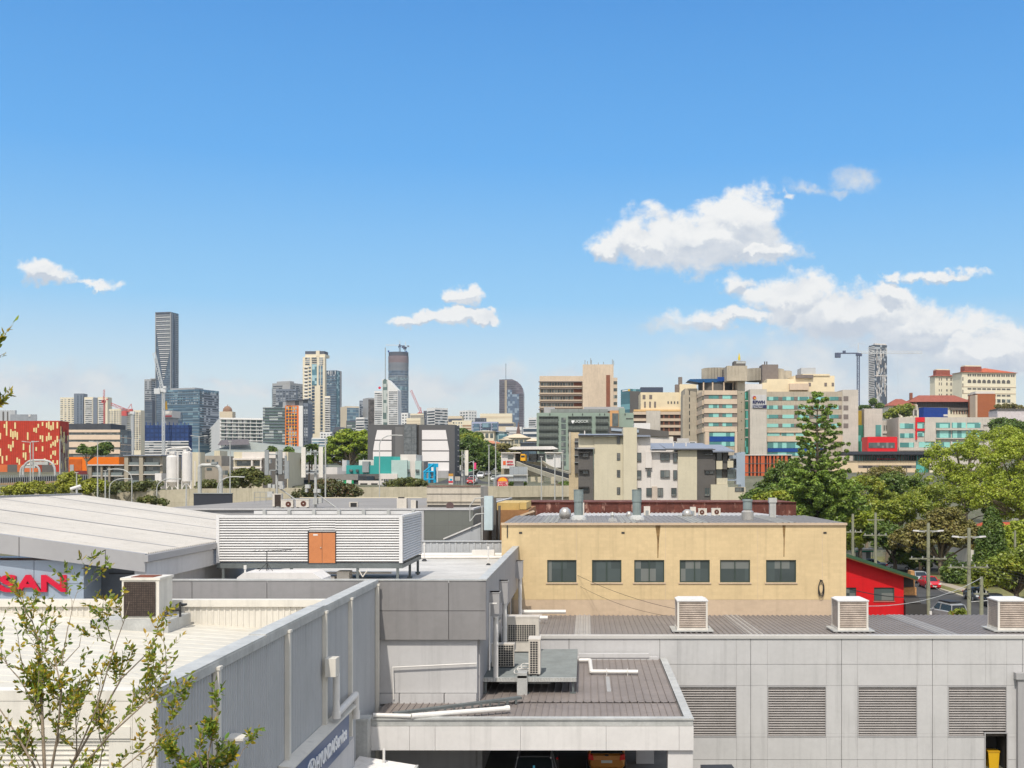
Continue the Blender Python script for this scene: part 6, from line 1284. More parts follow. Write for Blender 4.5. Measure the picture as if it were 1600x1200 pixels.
# silos
sl_ = empty('cement_silos', at(280, 765, 240), 'pair of white cement silos with pipes and steel legs', 'silo')
for k, (a, b, t, bt) in enumerate(((260.5, 279.5, 712, 753), (284.5, 300, 706, 752))):
    s = F/240; c = ((a+b)/2-280)/s; r = (b-a)/2/s; zt0 = (765-t)/s; zb0 = (765-bt)/s
    MB().lathe((c, 0, 0), [(r*.25, zb0-1.2), (r, zb0), (r, zt0-.3), (r*.9, zt0), (.1, zt0+.25)], 24).build('silo', m_white, sl_, smooth=False)
    l_ = MB()
    for q in (-1, 0, 1): l_.tube((c+q*r*.9, -r*.3, -2), (c+q*r*.9, -r*.3, zb0+.2), .14)
    l_.tube((c-r, -r*.4, 0), (c, -r*.4, zb0), .09).tube((c, -r*.4, zb0), (c+r, -r*.4, 0), .09); l_.build('legs', m_white, sl_)
t_ = MB().path([(-2.6, -.6, 7.2), (-2.4, -.6, 8.3), (-1.2, -.6, 8.6), (2.2, -.6, 8.8), (2.7, -.6, 8.2)], .16).tube((.1, -1, 0), (.1, -1, 8), .14).box(1.0, 1.6, -.5, .4, 7.8, 8.9).box(-1.9, -.8, -.5, .4, 7.3, 7.9).tube((3.3, 0, -1), (3.3, 0, 6), .1).tube((4.2, 0, -1), (4.2, 0, 6.3), .1)
for i in range(8): t_.tube((-2.4+i*.7, -.9, 7.3), (-2.4+i*.7, -.9, 8.0), .04)
t_.tube((-2.4, -.9, 8.0), (2.6, -.9, 8.0), .04); t_.build('top_pipework', m_white, sl_)
padd(sl_, 'control_cabin', m_white, 243, 253, 739.5, 764, 240, .3, 3); padd(sl_, 'rear_tower', m_beige, 296, 313, 706.5, 765, 246, .1, 3)
MB().tube(at(240, 764, 238), at(256, 752, 238), .35).build('conveyor', m_concrete, sl_, world=True)

# low balcony apartments on the left
def balc(name, label, x0, x1, yt, Y, floors, pitch, xs, mw, dep=12, slab=m_offw, gl=None, group=None, roof=None, fin=None):
    b = Bld(name, label, Y, x0, x1, x1, yt, mw, depth=dep, group=group)
    gl = gl or m_darkwin
    for i in range(floors):
        y0 = yt+2+i*pitch
        b.rects('A', 'recess_glazing', gl, xs, [(y0+.8, y0+pitch-1.6)], .03)
        b.rects('A', 'balcony_slab', slab, [(x0+.5, x1-.2)], [(y0+pitch-1.5, y0+pitch-.2)], .9)
        b.rects('A', 'balustrade', m_glassb, xs, [(y0+pitch*.6, y0+pitch-1.5)], .85, -.78)
    if fin: b.rects('A', 'fin_wall', mw, fin, [(yt, yt+floors*pitch+2)], 1.0)
    if roof: b.rects('A', 'roof_slab', roof, [(x0-1, x1+1)], [(yt-1.2, yt+.6)], 1.3, 12)
    return b
m_glassb = plain('smoky_balustrade', (.16, .19, .19, 1), .15)
balc('balcony_apartments', 'low grey apartments with white balcony slabs, left of the taller wing', 141, 196, 727, 262, 2, 15.5, [(147, 160), (163, 172), (176, 193)], mat('taupe_render', rgb(158, 148, 132), .8), roof=m_panel_light, fin=[(141, 146), (160, 163), (172, 175)])
balc('balcony_apartments', 'taller wing of the low grey apartments, just left of the silos', 197, 254, 712, 258, 3, 14, [(204, 219), (227, 250)], mat('warm_grey_render', rgb(176, 166, 148), .8), roof=m_bluroof, fin=[(197, 203), (220, 226)])
gb = blk('grey_corner_block', 'plain taupe block behind the big pipe gantry', 313, 346, 712, 765, 270, 14, mat('taupe_two', rgb(170, 160, 146), .85))
padd(gb, 'raised_bay', m_beige, 334, 343, 704, 712, 270, -.3, 6); padd(gb, 'window', m_darkwin, 323, 328, 718, 722, 270, .08); padd(gb, 'window', m_darkwin, 331, 335, 718, 722, 270, .08); padd(gb, 'window', m_darkwin, 323, 331, 731, 735, 270, .08); padd(gb, 'window', m_darkwin, 348, 356, 735, 742, 262, .05, .2)
padd(gb, 'low_wing', mat('taupe_two', rgb(170, 160, 146), .85), 346, 360, 728, 765, 268, 0, 10)
hr = empty('grey_hip_roof_hall', (xx(420, 420), 420, 12), 'long hall with pale green-grey pitched roof in front of the apartments', 'building')
YH = 420; mroofg = mat('green_grey_roof', rgb(150, 156, 150), .6, var=.05, scale=.1)
MB().add([at(305, 715, YH-20), at(585, 722, YH-20), at(555, 706, YH), at(388, 690, YH), at(352, 697, YH-2)], [(0, 1, 2, 3, 4)]).prism([(xx(305, YH-20), 8), (xx(585, YH-20), 8), (xx(585, YH-20), zz(722, YH-20)-.4), (xx(305, YH-20), zz(715, YH-20)-.4)], 'y', YH-19, YH-18).build('roof', mroofg, hr, world=True)
MB().add([at(340, 700, YH-8), at(390, 699, YH-8), at(388, 690, YH-2), at(345, 692, YH-2)], [(0, 1, 2, 3)]).build('dark_gable', mat('dark_roof', rgb(104, 98, 100), .7), hr, world=True).location.z += 1
MB().box(xx(305, YH-15), xx(580, YH-15), YH-15, YH, 8, zz(722, YH-15)).build('wall', m_beige, hr, world=True)
wd = Bld('white_parapet_building', 'two storey building with white parapet, balcony and dark stair block, behind the left mast', 250, 365, 450, 450, 706, m_beige, depth=14)
wd.rects('A', 'white_band', m_offw, [(379, 447)], [(706.5, 716)], .4); wd.rects('A', 'dark_block', m_char, [(411, 448)], [(715, 765)], .3); wd.rects('A', 'recess_glazing', m_darkwin, [(370, 394), (397, 408)], [(720, 728), (736, 748)], .08); wd.rects('A', 'balcony_slab', m_offw, [(366, 411)], [(729.5, 732), (716, 718.5)], 1.0); wd.rects('A', 'column', m_offw, [(394, 396.5), (408, 410)], [(718, 735)], .9)
# retail strip
rt = Bld('retail_strip', 'low dark blue retail shed with green banner and grey roof band', 268, 415, 560, 600, 744, mat('dark_slate_wall', rgb(74, 86, 98), .7), depth=16, base=8)
rt.rects('A', 'roof_band', m_flat, [(446, 560)], [(741, 750)], .6, 10); rt.rects('A', 'green_banner', plain('banner_green', rgb(24, 160, 104), .5), [(494, 553)], [(749.5, 761)], .5); rt.rects('A', 'dark_door', m_gap, [(556, 567)], [(750, 760)], .2); rt.rects('A', 'white_disc', m_white, [(542, 550)], [(749.8, 755.5)], .6)
lettering('banner_lettering', 'homewares', (xx(509, 268)-xx(560, 268), -.75, rt.z(753)), 4.2, .5, m_letter, rt.root, 'front', .05, .03)
ls = Bld('louvred_white_shed', 'white shed with small dark ventilation slots behind the phone masts', 300, 450, 500, 500, 726, m_sheds, depth=10)
ls.rects('A', 'slot_window', m_darkwin, cols(456, 498, 5, .7), [(729, 731)], .1); ls.rects('A', 'shaded_band', m_steelgr, [(452, 500)], [(734, 736)], .4); ls.rects('A', 'opening', m_darkwin, cols(454, 470, 3, .9), [(737, 742)], .1)
gp = Bld('white_garage', 'small plain white garage box between masts and teal building', 296, 508, 527, 527, 730, m_offw, depth=8); 
gp.rects('A', 'side_wing', m_panel_mid, [(527, 545)], [(731, 745)], .0, 6)
gl_ = Bld('brick_column_gate', 'twin cream pillars rising behind the phone masts', 310, 474, 480, 480, 735, m_offw, depth=2)

# teal building group
m_teal = mat('teal_cladding', rgb(58, 164, 158), .6, var=.05, scale=.3); m_ptile = mat('pale_teal_cladding', rgb(188, 210, 204), .6, var=.04, brick=(1.2, .6, -.02, .94))
tb = Bld('teal_building', 'stepped teal and pale green commercial block in front of the charcoal block', 290, 584, 612, 612, 713, m_teal, depth=18, base=8)
tb.block('wall', m_teal, 541, 584, 727, 765, 0, 12); tb.block('wall', m_teal, 612, 625, 713.5, 765, .3, 10); tb.block('wall', m_ptile, 612.3, 637, 719, 765, -.8, 10); tb.block('wall', m_offw, 625, 649.5, 710, 765, .5, 12, 'pale pinkish central tower'); tb.block('wall', m_ptile, 637.3, 640, 720, 765, .2, 8); tb.block('wall', m_ptile, 649, 658.5, 720, 765, -.3, 8)
tb.block('wall', m_flat, 658.6, 662, 721, 765, .3, 8); tb.block('low_wall', m_offw, 595, 622, 740, 752, -1.2, 1); tb.block('dark_canopy', m_char, 540, 594, 740.5, 749, -1.6, 2)
tb.rects('A', 'window', m_darkwin, [(547, 551.5), (557, 561), (637, 640.5), (650, 655.5)], [(733.5, 737.5)], .9)
tb.block('rooftop_duct', m_steelgr, 567, 577, 721, 738, -.8, 2); tb.block('rooftop_room', m_panel_light, 534, 541, 719, 736, .5, 4); tb.block('rooftop_room', m_offw, 557, 583, 718.5, 727, 3, 8)
tb.rects('A', 'strip_window', m_darkwin, cols(597, 618, 6, .8), [(748.5, 751.5)], 1.3)
# charcoal block with white panels
m_chb = mat('charcoal_panel', rgb(98, 97, 98), .7, var=.04, scale=.2); m_chb2 = mat('lighter_charcoal', rgb(118, 117, 117), .7, var=.04, scale=.2)
cb_ = Bld('charcoal_block', 'large charcoal block with two big white trapezoid panels and mesh stair tower', 335, 574.5, 710.5, 718, 663.5, m_chb, depth=18, base=8)
cb_.rects('A', 'recessed_bay', m_chb2, [(617.5, 632)], [(667, 760)], .06); cb_.rects('A', 'mesh_tower', mat('mesh_grey', rgb(120, 124, 126), .5, var=.3, scale=1.2, brick=(2.2, 1.9, -.12, .7)), [(632, 651.5)], [(663, 745)], 1.2); cb_.rects('A', 'shadow_gap', m_gap, [(651.6, 654.5)], [(664, 750)], .08)
m_wpan = mat('white_screen_panel', rgb(246, 240, 238, .76), .7, var=.02, scale=.3)
def trap(pts): return MB().prism([(-cb_.tA(a), cb_.z(b)) for a, b in pts], 'y', -.25, .0)
for P_ in ([(589.5, 672), (612, 672), (612, 687), (586, 687)], [(585.7, 688.8), (612, 688.8), (612, 703.8), (583.2, 703.8)], [(583, 705.5), (612, 705.5), (612, 718), (583, 718)],
           [(659.5, 672), (696.5, 672), (699, 686.8), (659.5, 686.8)], [(659.5, 688.6), (699.3, 688.6), (701.8, 703.8), (659.5, 703.8)], [(659.5, 705.5), (701.8, 705.5), (701.8, 720.5), (659.5, 720.5)], [(659.5, 722.4), (701.8, 722.4), (701.8, 736), (659.5, 736)]):
    trap(P_).build('white_panel', m_wpan, cb_.root)
cb_.rects('B', 'side_window', m_offw, [(715, 716.3)], [(669+i*8.4, 670.5+i*8.4) for i in range(9)], .1); cb_.rects('A', 'low_grey_annex', m_panel_mid, [(684, 702)], [(735.5, 760)], 2.2)
# cyan frame structure
cy = empty('cyan_steel_frame', at(673, 760, 285), 'bright cyan steel frame tower with diagonal stair', 'structure'); s = F/285; q = lambda a, b, r=.16: None
m_cy = plain('cyan_paint', rgb(0, 168, 214), .4); f_ = MB(); X_ = lambda px: (px-673)/s; Z_ = lambda py: (760-py)/s
for a in (663, 670.5, 678.5): 
    for yo in (0, 2.5): f_.tube((X_(a), yo, -2), (X_(a), yo, Z_(736 if a < 669 else 724)), .2)
for b in (737, 749): f_.tube((X_(663), 0, Z_(b)), (X_(678.5), 0, Z_(b)), .2)
f_.tube((X_(662), 0, Z_(738)), (X_(678), 0, Z_(724.5)), .25).tube((X_(662), 1, Z_(742)), (X_(672), 1, Z_(733)), .15); f_.build('frame', m_cy, cy); MB().box(X_(668), X_(684), 1.0, 1.2, Z_(730), Z_(724)).build('top_panel', m_cy, cy); MB().box(X_(681.5), X_(683.5), .8, 1.4, -1, Z_(730)).build('white_column', m_offw, cy); MB().box(X_(664), X_(682), 2.6, 2.9, 0, Z_(736)).build('back_screen', m_steelgr, cy)
# totem and small signs by the street
tt = empty('totem_sign', at(704.5, 757, 262), 'white totem sign with orange top and red foot near the junction', 'sign'); s = F/262
MB().box(-3.5/s, 3.5/s, 0, .4, 0, 13/s).build('panel', m_offw, tt); MB().box(-3.6/s, 3.6/s, -.03, .43, 13/s, 17/s).build('orange_top', plain('sign_orange', rgb(206, 150, 60), .5), tt); MB().box(-3.6/s, 3.2/s, -.05, 0, .4, 2.6/s+.4).build('red_mark', m_signred, tt); MB().box(-1.5/s, 2/s, -.05, 0, 6/s, 9/s).build('blue_mark', m_cy, tt)
fs_ = empty('for_lease_board', at(715, 757, 262), 'plain pale board on two posts right of the totem sign', 'sign'); MB().box(-4/s, 4/s, 0, .15, 6/s, 12.5/s).build('board', mat('board_grey', rgb(190, 180, 168), .8), fs_); MB().box(-2/s, -1.5/s, .1, .3, -2, 6/s).box(1.5/s, 2/s, .1, .3, -2, 6/s).build('posts', m_steelgr, fs_)
mast('far phone mast with rounded cream panels by the uphill street', 722, 705, 760, 250, [(727, 732, 703.5, 743)], [(718.5, 720.5, 727, 735), (721, 724, 740, 744)])
mast('thin lattice pole close left of the far phone mast', 725.5, 704, 760, 252, [], [(724.5, 726.5, 712, 716), (724.5, 727, 720, 724)], name='thin_mast')
bn = empty('banner_pole', at(740, 762, 255), 'lamp post with bright pink banner beside the uphill street', 'street lamp'); s = F/255
MB().tube((0, 0, -2), (0, 0, 42/s), .12).path([(0, 0, 38/s), (-.4, 0, 41/s), (-8/s, 0, 38.5/s)], .07).tube((-8/s, 0, 24/s), (6/s, 0, 28/s), .06).build('pole', m_galv, bn); MB().box(.1, 4/s, 0, .05, 29/s, 39/s).build('pink_banner', plain('pink', rgb(240, 60, 130), .6), bn); MB().box(-8/s, -2/s, 0, .1, 25/s, 29/s).build('street_sign', plain('street_green', rgb(30, 140, 80), .5), bn)
# street cars uphill
UP = 'vehicles on the uphill street'
for k, (px, py, Y, c, kd, lb) in enumerate(((739, 749, 272, (.6, .6, .6, 1), 'van', 'white van with red front panel waiting at the junction'), (751, 742, 330, (.6, .6, .6, 1), 'suv', 'white car coming down the uphill street'), (763, 738, 350, (.2, .2, .22, 1), 'sedan', 'dark car further up the street beside the trees'), (772, 746, 300, (.55, .55, .5, 1), 'hatch', 'pale car turning at the junction'), (736, 752, 262, (.5, .03, .03, 1), 'hatch', 'small red car at the junction'))):
    X = xx(px, Y); car('distant_car', lb, (X, Y, ground(X, Y)+.05), 0, c, kd, UP)
flat('uphill_street', [(-30, 245), (-18, 245), (-30, 330), (-39, 460), (-43, 460), (-38, 330)], 0, .1, m_asphalt)
bpy.data.objects.remove(bpy.data.objects['uphill_street'])
us = MB(); P_ = [(-34, -18, 245), (-36, -22, 275), (-37.5, -27, 300), (-39, -31, 330), (-42, -36, 380), (-46, -40.5, 430), (-50, -45.5, 470)]
for (a, b, y), (a2, b2, y2) in zip(P_[:-1], P_[1:]): us.add([(a, y, ground(a, y)+.12), (b, y, ground(b, y)+.12), (b2, y2, ground(b2, y2)+.12), (a2, y2, ground(a2, y2)+.12)], [(0, 1, 2, 3)])
struct('uphill_street', us, m_asphalt)
# billboard gantry and restaurant sign
gs = empty('billboard_gantry', at(810, 760, 236), 'grey steel billboard back with walkways behind the burger sign', 'billboard'); s = F/236
MB().box(-14/s, 14/s, 0, .5, 19/s, 31/s).box(-15/s, 14/s, -.05, .6, 8/s, 17/s).build('panels', mat('zinc_sheet', rgb(166, 172, 176), .5, var=.1, brick=(1.0, 2, -.05, .8)), gs); MB().tube((-16/s, -.4, 18/s), (15/s, -.4, 18/s), .08).tube((14/s, -.4, 6/s), (14/s, -.4, 31/s), .1).box(-15/s, 14/s, -.5, -.1, 17.2/s, 17.8/s).build('walkway', m_galv, gs); MB().box(-1, 1, .6, 1.6, -3, 10/s).build('post', m_steelgr, gs)
hj = empty('burger_sign', at(785.5, 761, 232), 'round topped burger sign with yellow bun and red lettering in a grey arch', 'sign'); s = F/232; w = 8.2/s
pr = [(-w, 0), (w, 0), (w, 9/s)]+[(w*math.cos(t), 9/s+6.5/s*math.sin(t)) for t in np.linspace(.3, math.pi-.3, 9)]+[(-w, 9/s)]
MB().prism(pr, 'y', 0, .5).build('red_frame', m_signred, hj)
MB().prism([(x*.86, .1+z*.92) for x, z in pr[2:]], 'y', -.05, 0).build('yellow_bun', plain('bun_yellow', rgb(250, 176, 30), .5), hj); MB().box(-w*.9, w*.9, -.08, -.02, .1, 8.3/s).build('white_panel', m_offw, hj)
lettering('lettering', 'HUNGRY', (-w*.8, -.1, 5/s), w*1.6, 2.9/s, m_signred, hj, 'front', .05, .05); lettering('lettering', "JACK'S", (-w*.8, -.1, .6/s), w*1.6, 3.9/s, m_signred, hj, 'front', .05, .06)
MB().path([(-w-.5, .6, -2)]+[(-w*1.5+w*1.15*(1-math.cos(t)), .6, 9/s+7.5/s*math.sin(t)) for t in np.linspace(0, 1.57, 6)]+[(w*2, .6, 16.7/s)], .4, 8).build('grey_arch', m_steelgr, hj)
# station and busway
bw = empty('busway_ramp', (xx(860, 280), 280, 10), 'curving concrete busway ramp falling from the station towards the apartments', 'bridge')
def strip(ptsT, ptsB, Y0_, Y1_, nm, m):
    n = len(ptsT); mb = MB(); vs = []
    for i, ((a, t), (a2, b)) in enumerate(zip(ptsT, ptsB)):
        Y = Y0_+(Y1_-Y0_)*i/(n-1); vs += [at(a, t, Y), at(a2, b, Y), at(a, t, Y)+Vector((.3, .5, 0)), at(a2, b, Y)+Vector((.3, .5, 0))]
    fs = []
    for i in range(n-1): k = 4*i; fs += [(k, k+1, k+5, k+4), (k+2, k+6, k+7, k+3), (k, k+4, k+6, k+2), (k+1, k+3, k+7, k+5)]
    fs += [(0, 2, 3, 1), (4*n-4, 4*n-3, 4*n-1, 4*n-2)]; mb.add(vs, fs).build(nm, m, bw, world=True)
strip([(806, 720.5), (822, 727), (845, 735), (870, 743), (906, 753.5)], [(806, 728), (822, 733), (845, 742), (870, 751), (906, 761)], 330, 250, 'near_parapet', m_via)
strip([(847, 720), (858, 727), (872, 733), (890, 738), (906, 742)], [(847, 724), (858, 732), (872, 738), (890, 743), (906, 748)], 345, 265, 'far_parapet', m_via)
strip([(808, 720.8), (828, 725), (852, 731), (878, 738), (906, 746)], [(808, 724), (828, 730), (852, 738), (878, 746), (906, 757)], 338, 258, 'roadway', m_asphalt)
for px, Y in ((834, 300), (845, 290), (866, 272)): MB().box(xx(px, Y)-.8, xx(px, Y)+.8, Y, Y+2, 4, zz(745, Y)).build('pier', m_via, bw, world=True)
st_ = empty('busway_station', (xx(830, 350), 350, 10), 'station with thin pale canopy and two white boxes at the top of the busway', 'building')
pz2(st_, 'white_box', m_white, 783, 804.5, 708, 732, 345, 6); pz2(st_, 'white_box', m_white, 853, 876, 707.5, 730.5, 345, 6); pz2(st_, 'box_roof', m_offw, 783, 813, 706.7, 708.2, 344, 9); pz2(st_, 'box_roof', m_offw, 851, 880, 706.3, 707.9, 344, 9)
for a in ((793.5, 802), (854.5, 864)): pz2(st_, 'window', m_darkwin, a[0], a[1], 711, 716.5, 344.8, .3)
MB().prism([(xx(796, 352), zz(702, 352)), (xx(805, 352), zz(698.5, 352)), (xx(865, 352), zz(698, 352)), (xx(873, 352), zz(702, 352)), (xx(860, 352), zz(703, 352)), (xx(806, 352), zz(703, 352))], 'y', 346, 362).build('canopy', m_white, st_, world=True)
pz2(st_, 'canopy_beam', m_char, 806, 865, 703.2, 705, 352, 1)
for px in (806, 812, 838, 862): pz2(st_, 'canopy_column', m_char, px, px+1.2, 705, 722, 353, 1)
pz2(st_, 'glass_screen', m_darkwin, 826, 852, 709, 720, 356, 1); pz2(st_, 'concourse', m_char, 804.5, 812, 709, 721, 352, 4); pz2(st_, 'platform', m_via, 783, 880, 721, 760, 353, 12)
lo_ = pz2(st_, 'orange_logo', plain('logo_orange', rgb(236, 100, 30), .5), 786, 790.2, 720.3, 726.5, 344.9, .12)
lettering('station_lettering', 'RBWH', (xx(792, 345)-st_.location.x, 344.95-350, zz(723, 345)-10), 9.5*345/F, 3*345/F, m_signred, st_, 'front', .1, .04)
lettering('station_lettering', 'station', (xx(792, 345)-st_.location.x, 344.95-350, zz(727, 345)-10), 10.5*345/F, 3*345/F, m_signred, st_, 'front', .1, .02)
bu = empty('yellow_bus', at(817, 721, 338), 'yellow front of a bus leaving the station', 'bus'); s = F/338; MB().prism([(-3.8/s, .2), (3.8/s, .2), (3.8/s, 1.6), (3.2/s, 2.2), (-3.2/s, 2.2), (-3.8/s, 1.6)], 'y', 0, 11).build('body', plain('bus_yellow', rgb(250, 180, 20), .4), bu); MB().box(-3/s, 3/s, -.03, 0, 1.15, 1.75).build('windscreen', m_cglass, bu)
for x in (-.5, .5): MB().tube((x-.15, 1, .1), (x+.15, 1, .1), .3).build('wheel', m_tyre, bu)

# planting of the mid field
MG = 'trees and hedges around the freeway'
def T2(lb, px, Y, el, n, rs, m, leaf=.4, nl=50, **k): return tree(k.pop('name', 'leafy_tree'), lb, px, 0, Y, el, n, rs, nl, leaf, m, group=MG, **k)
T2('reddish olive bush massed in front of the freeway, right of the masts', 530, 205, [(520, 768, 42, 15), (485, 776, 34, 9), (548, 773, 22, 11), (505, 760, 26, 9)], 170, .8, leafmat('leaf_bottlebrush', (.085, .10, .03, 1), hue2=(.16, .09, .045, 1)), leaf=.3, cat='shrub', name='large_bush', tr=.2)
T2('dark green shrubs behind the freeway parapet in front of the teal building', 640, 245, [(635, 756, 24, 9), (612, 758, 14, 7), (655, 757, 14, 8)], 70, .7, L_hedge, leaf=.32, cat='shrub', name='shrubs', tr=.15)
T2('bushy tree with pale flowers between the grey block and the white-parapet building', 385, 236, [(386, 748, 28, 16), (368, 758, 20, 12), (405, 752, 18, 14)], 110, .8, L_hedge, leaf=.34, tr=.2)
T2('low bush right of the silos behind the ramp', 325, 236, [(325, 760, 20, 8)], 30, .7, L_hedge, leaf=.34, cat='shrub', name='bush', tr=.15)
T2('yellow-green shrubs behind the ridge of the pale roof, left group', 45, 215, [(40, 768, 34, 12), (20, 772, 24, 9), (62, 765, 24, 12)], 120, .7, L_yel, leaf=.3, cat='shrub', name='shrubs', tr=.15)
T2('taller yellow-green shrubs behind the roof peak', 112, 214, [(108, 755, 20, 16), (140, 760, 26, 10), (120, 765, 30, 10)], 130, .7, L_yel, leaf=.3, cat='shrub', name='shrubs', tr=.15)
T2('olive hedge below the low balcony apartments', 190, 226, [(190, 765, 38, 11), (225, 762, 26, 10), (160, 768, 30, 10), (85, 768, 24, 10)], 170, .7, L_hedge, leaf=.3, cat='hedge', name='hedge', tr=.15)
T2('small dark shrub poking over the right slope of the pale roof', 237, 120, [(232, 782, 16, 5), (250, 786, 12, 4)], 40, .35, L_hedge, leaf=.16, cat='shrub', name='bush', tr=.1)
T2('small dark trees on the orange building, beneath the striped offices', 140, 330, [(128, 704, 8, 9), (150, 706, 14, 8), (166, 704, 12, 12)], 60, .9, L_dark, leaf=.5)
T2('massive banyan with bright green billowing crown, left of the charcoal block', 545, 380, [(545, 700, 36, 28), (560, 692, 24, 20), (525, 715, 22, 22), (572, 712, 18, 26)], 420, 1.15, L_banyan, leaf=.55, nl=46, limbs=30, tr=1.2, bark=m_bark, flat=.6)
T2('dark green spreading figs lining the uphill street, right of the charcoal block', 745, 360, [(735, 705, 24, 22), (760, 722, 24, 22), (740, 728, 26, 18), (775, 730, 16, 14)], 330, 1.1, L_dark, leaf=.5, nl=46, limbs=20, tr=1.0)
T2('rounder mid green fig above the dark street figs', 735, 400, [(732, 692, 22, 14), (728, 700, 20, 14)], 120, 1.1, L_mid, leaf=.5, nl=46)
T2('distant dark hilltop trees above the street figs', 735, 520, [(725, 680, 14, 9), (745, 684, 10, 8), (757, 700, 12, 10), (768, 708, 12, 8)], 110, 1.4, L_dark, leaf=.7)
T2('olive trees behind the station canopy', 790, 420, [(786, 702, 12, 8), (800, 706, 14, 7)], 60, 1.1, L_olive, leaf=.6)
T2('dark clump left of the cream pillars, behind the masts', 455, 330, [(450, 708, 8, 7), (462, 720, 8, 8), (498, 720, 8, 9), (425, 703, 6, 3)], 60, .9, L_dark, leaf=.5)
T2('dark scrub at the freeway foot near the restaurant sign', 835, 240, [(808, 757, 14, 5), (890, 758, 16, 5)], 40, .6, L_dark, leaf=.3, cat='shrub', name='bush')
T2('light green tree behind the rusty shed by the apartments right end', 1185, 150, [(1196, 783, 16, 10), (1180, 790, 12, 8), (1215, 778, 14, 8)], 70, .7, L_mid, leaf=.3)
# palms
def palm(px, yt, yb, Y, label, R_=2.4):
    s = F/Y; h = (yb-yt)/s; o = empty('palm_tree', (xx(px, Y), Y, zz(yb, Y)-2), label, 'palm', 'palms near the masts'); MB().tube((0, 0, 0), (.1, 0, h+2), .22, .13, 8).build('trunk', m_barkd, o)
    P, O = [], []
    for i in range(22):
        a = i*2.4; e = .9-.07*i
        for t in np.linspace(.1, 1, 26):
            r = R_*t; z = h+2+r*math.sin(e)*.8-1.1*t*t*R_*.5; P += [(math.cos(a)*r*math.cos(e)+.1, math.sin(a)*r*math.cos(e), z)]*2; O += [(0, 0, 1)]*2
    P = np.array(P)+rng.normal(size=(len(P), 3))*.08; quadmesh('fronds', P, .34, o, L_dark, asp=2.2, outward=np.array(O))
T2('dark tangled tree below the terracotta fins, right of the apartment block', 1190, 182, [(1190, 775, 26, 9), (1215, 768, 20, 10), (1172, 780, 12, 7)], 90, .7, L_dark, leaf=.3)
palm(487, 697, 722, 300, 'palm behind and between the cream panels of the right mast')
palm(483, 714, 740, 262, 'shorter palm below the taller one, behind the masts', 1.8)
palm(569, 712, 722, 340, 'small palm at the right foot of the banyan', 2.6)
# far left red patchwork building etc
m_redb = mat('red_batten_cladding', rgb(198, 62, 40), .7, var=.14, scale=.8, brick=(.75, 60, -.09, .72))
m_redc = mat('cream_batten', rgb(240, 222, 160), .7, var=.05); m_redm = mat('maroon_batten', rgb(120, 50, 52), .7, var=.1); m_greyc = mat('grey_batten', rgb(166, 154, 142), .7, var=.1, brick=(.75, 60, -.09, .7))
pr_ = Bld('patchwork_building', 'red batten clad building scattered with cream vertical strips at the far left', 395, -60, 93, 107.5, 657.5, m_redb, depth=30, base=8)
R_ = random.Random(3); items = []
for i in range(84):
    x = -6+R_.random()*98; y = 658+R_.random()*68; h = R_.choice([6, 8, 10, 12]); x = round(x/3.3)*3.3-.5
    if any(abs(x-a) < 3 and abs(y-b) < 12 for a, b, _ in items): continue
    items.append((x, y, h)); pr_.rects('A', 'cream_strip', m_redc, [(x, x+2.3)], [(y, min(y+h, 726))], .12)
pr_.rects('B', 'grey_cladding', m_greyc, [(93.4, 107.4)], [(680, 742)], .08); pr_.rects('A', 'shadow_plinth', m_char, [(12, 27), (66, 85)], [(726, 742)], .12); pr_.rects('A', 'orange_base', mat('orange_render', rgb(214, 112, 62), .8), [(-60, 11.8), (27.2, 59)], [(726, 741)], .15); pr_.rects('A', 'brown_base', mat('brown_render', rgb(150, 70, 50), .8), [(59, 66)], [(726, 741)], .15)
for i in range(34):
    x = 94+R_.random()*12; y = 658+R_.random()*70; pr_.rects('B', 'maroon_strip' if R_.random() < .6 else 'cream_side_strip', m_redm if R_.random() < .6 else m_redc, [(x, x+.9)], [(y, y+R_.choice([8, 12, 16]))], .14)
of = Bld('striped_offices', 'cream office block with dark ribbon windows and glass corner', 470, 105, 188, 205, 671, m_darkwin, depth=20, base=8)
m_salm = mat('salmon_precast', rgb(232, 208, 184), .8, var=.05)
of.rects('A', 'spandrel', m_salm, [(105, 188)], [(671.5, 675.5), (679.5, 686.8), (690.5, 698.8), (702.5, 709)], .4); of.rects('B', 'glass_corner', glass('teal_corner_glass', rgb(60, 84, 96), (2, 3), (.2, .3, .33, 1), .2), [(188.2, 204.8)], [(672, 709)], .1); of.rects('B', 'floor_line', m_salm, [(188.2, 204.8)], [(683, 684), (694, 695), (705, 706)], .2)
oo = Bld('dark_roof_offices', 'dark rooftop storeys behind the cream striped offices', 620, 100, 173, 173, 662, mat('dark_plant', rgb(78, 80, 86), .7, var=.2, scale=.2), depth=20)
ob_ = Bld('orange_building', 'orange rendered box building below the striped offices', 340, 107.7, 186, 186, 714, mat('bright_orange_render', rgb(244, 124, 24), .8, var=.04), depth=14, base=8)
ob_.block('recess_wall', mat('deep_orange_render', rgb(204, 100, 34), .8), 107.7, 128, 717.5, 750, -.2, .1); ob_.block('maroon_base', m_redm, 114, 186, 735.5, 750, -.3, 0); ob_.block('grey_door', m_panel_mid, 110, 116, 726, 740, -.4, 0)
o = Bld('grey_roof_building', 'pale grey ribbed plant building just above the red patchwork building', 560, -40, 24, 26, 641, m_grey_rib, depth=20); o.rects('A', 'dark_slot', m_char, [(4, 6.5), (11, 13)], [(643, 660)], .1)
o = Bld('grey_roof_building', 'lower grey building above the red patchwork building, right of the ribbed one', 540, 16, 57.5, 58, 647.5, mat('mid_grey_clad', rgb(160, 164, 170), .6, brick=(2, 30, -.1, .9)), depth=20); o.rects('A', 'rooftop_light', m_white, [(45, 48)], [(648, 651)], .3)
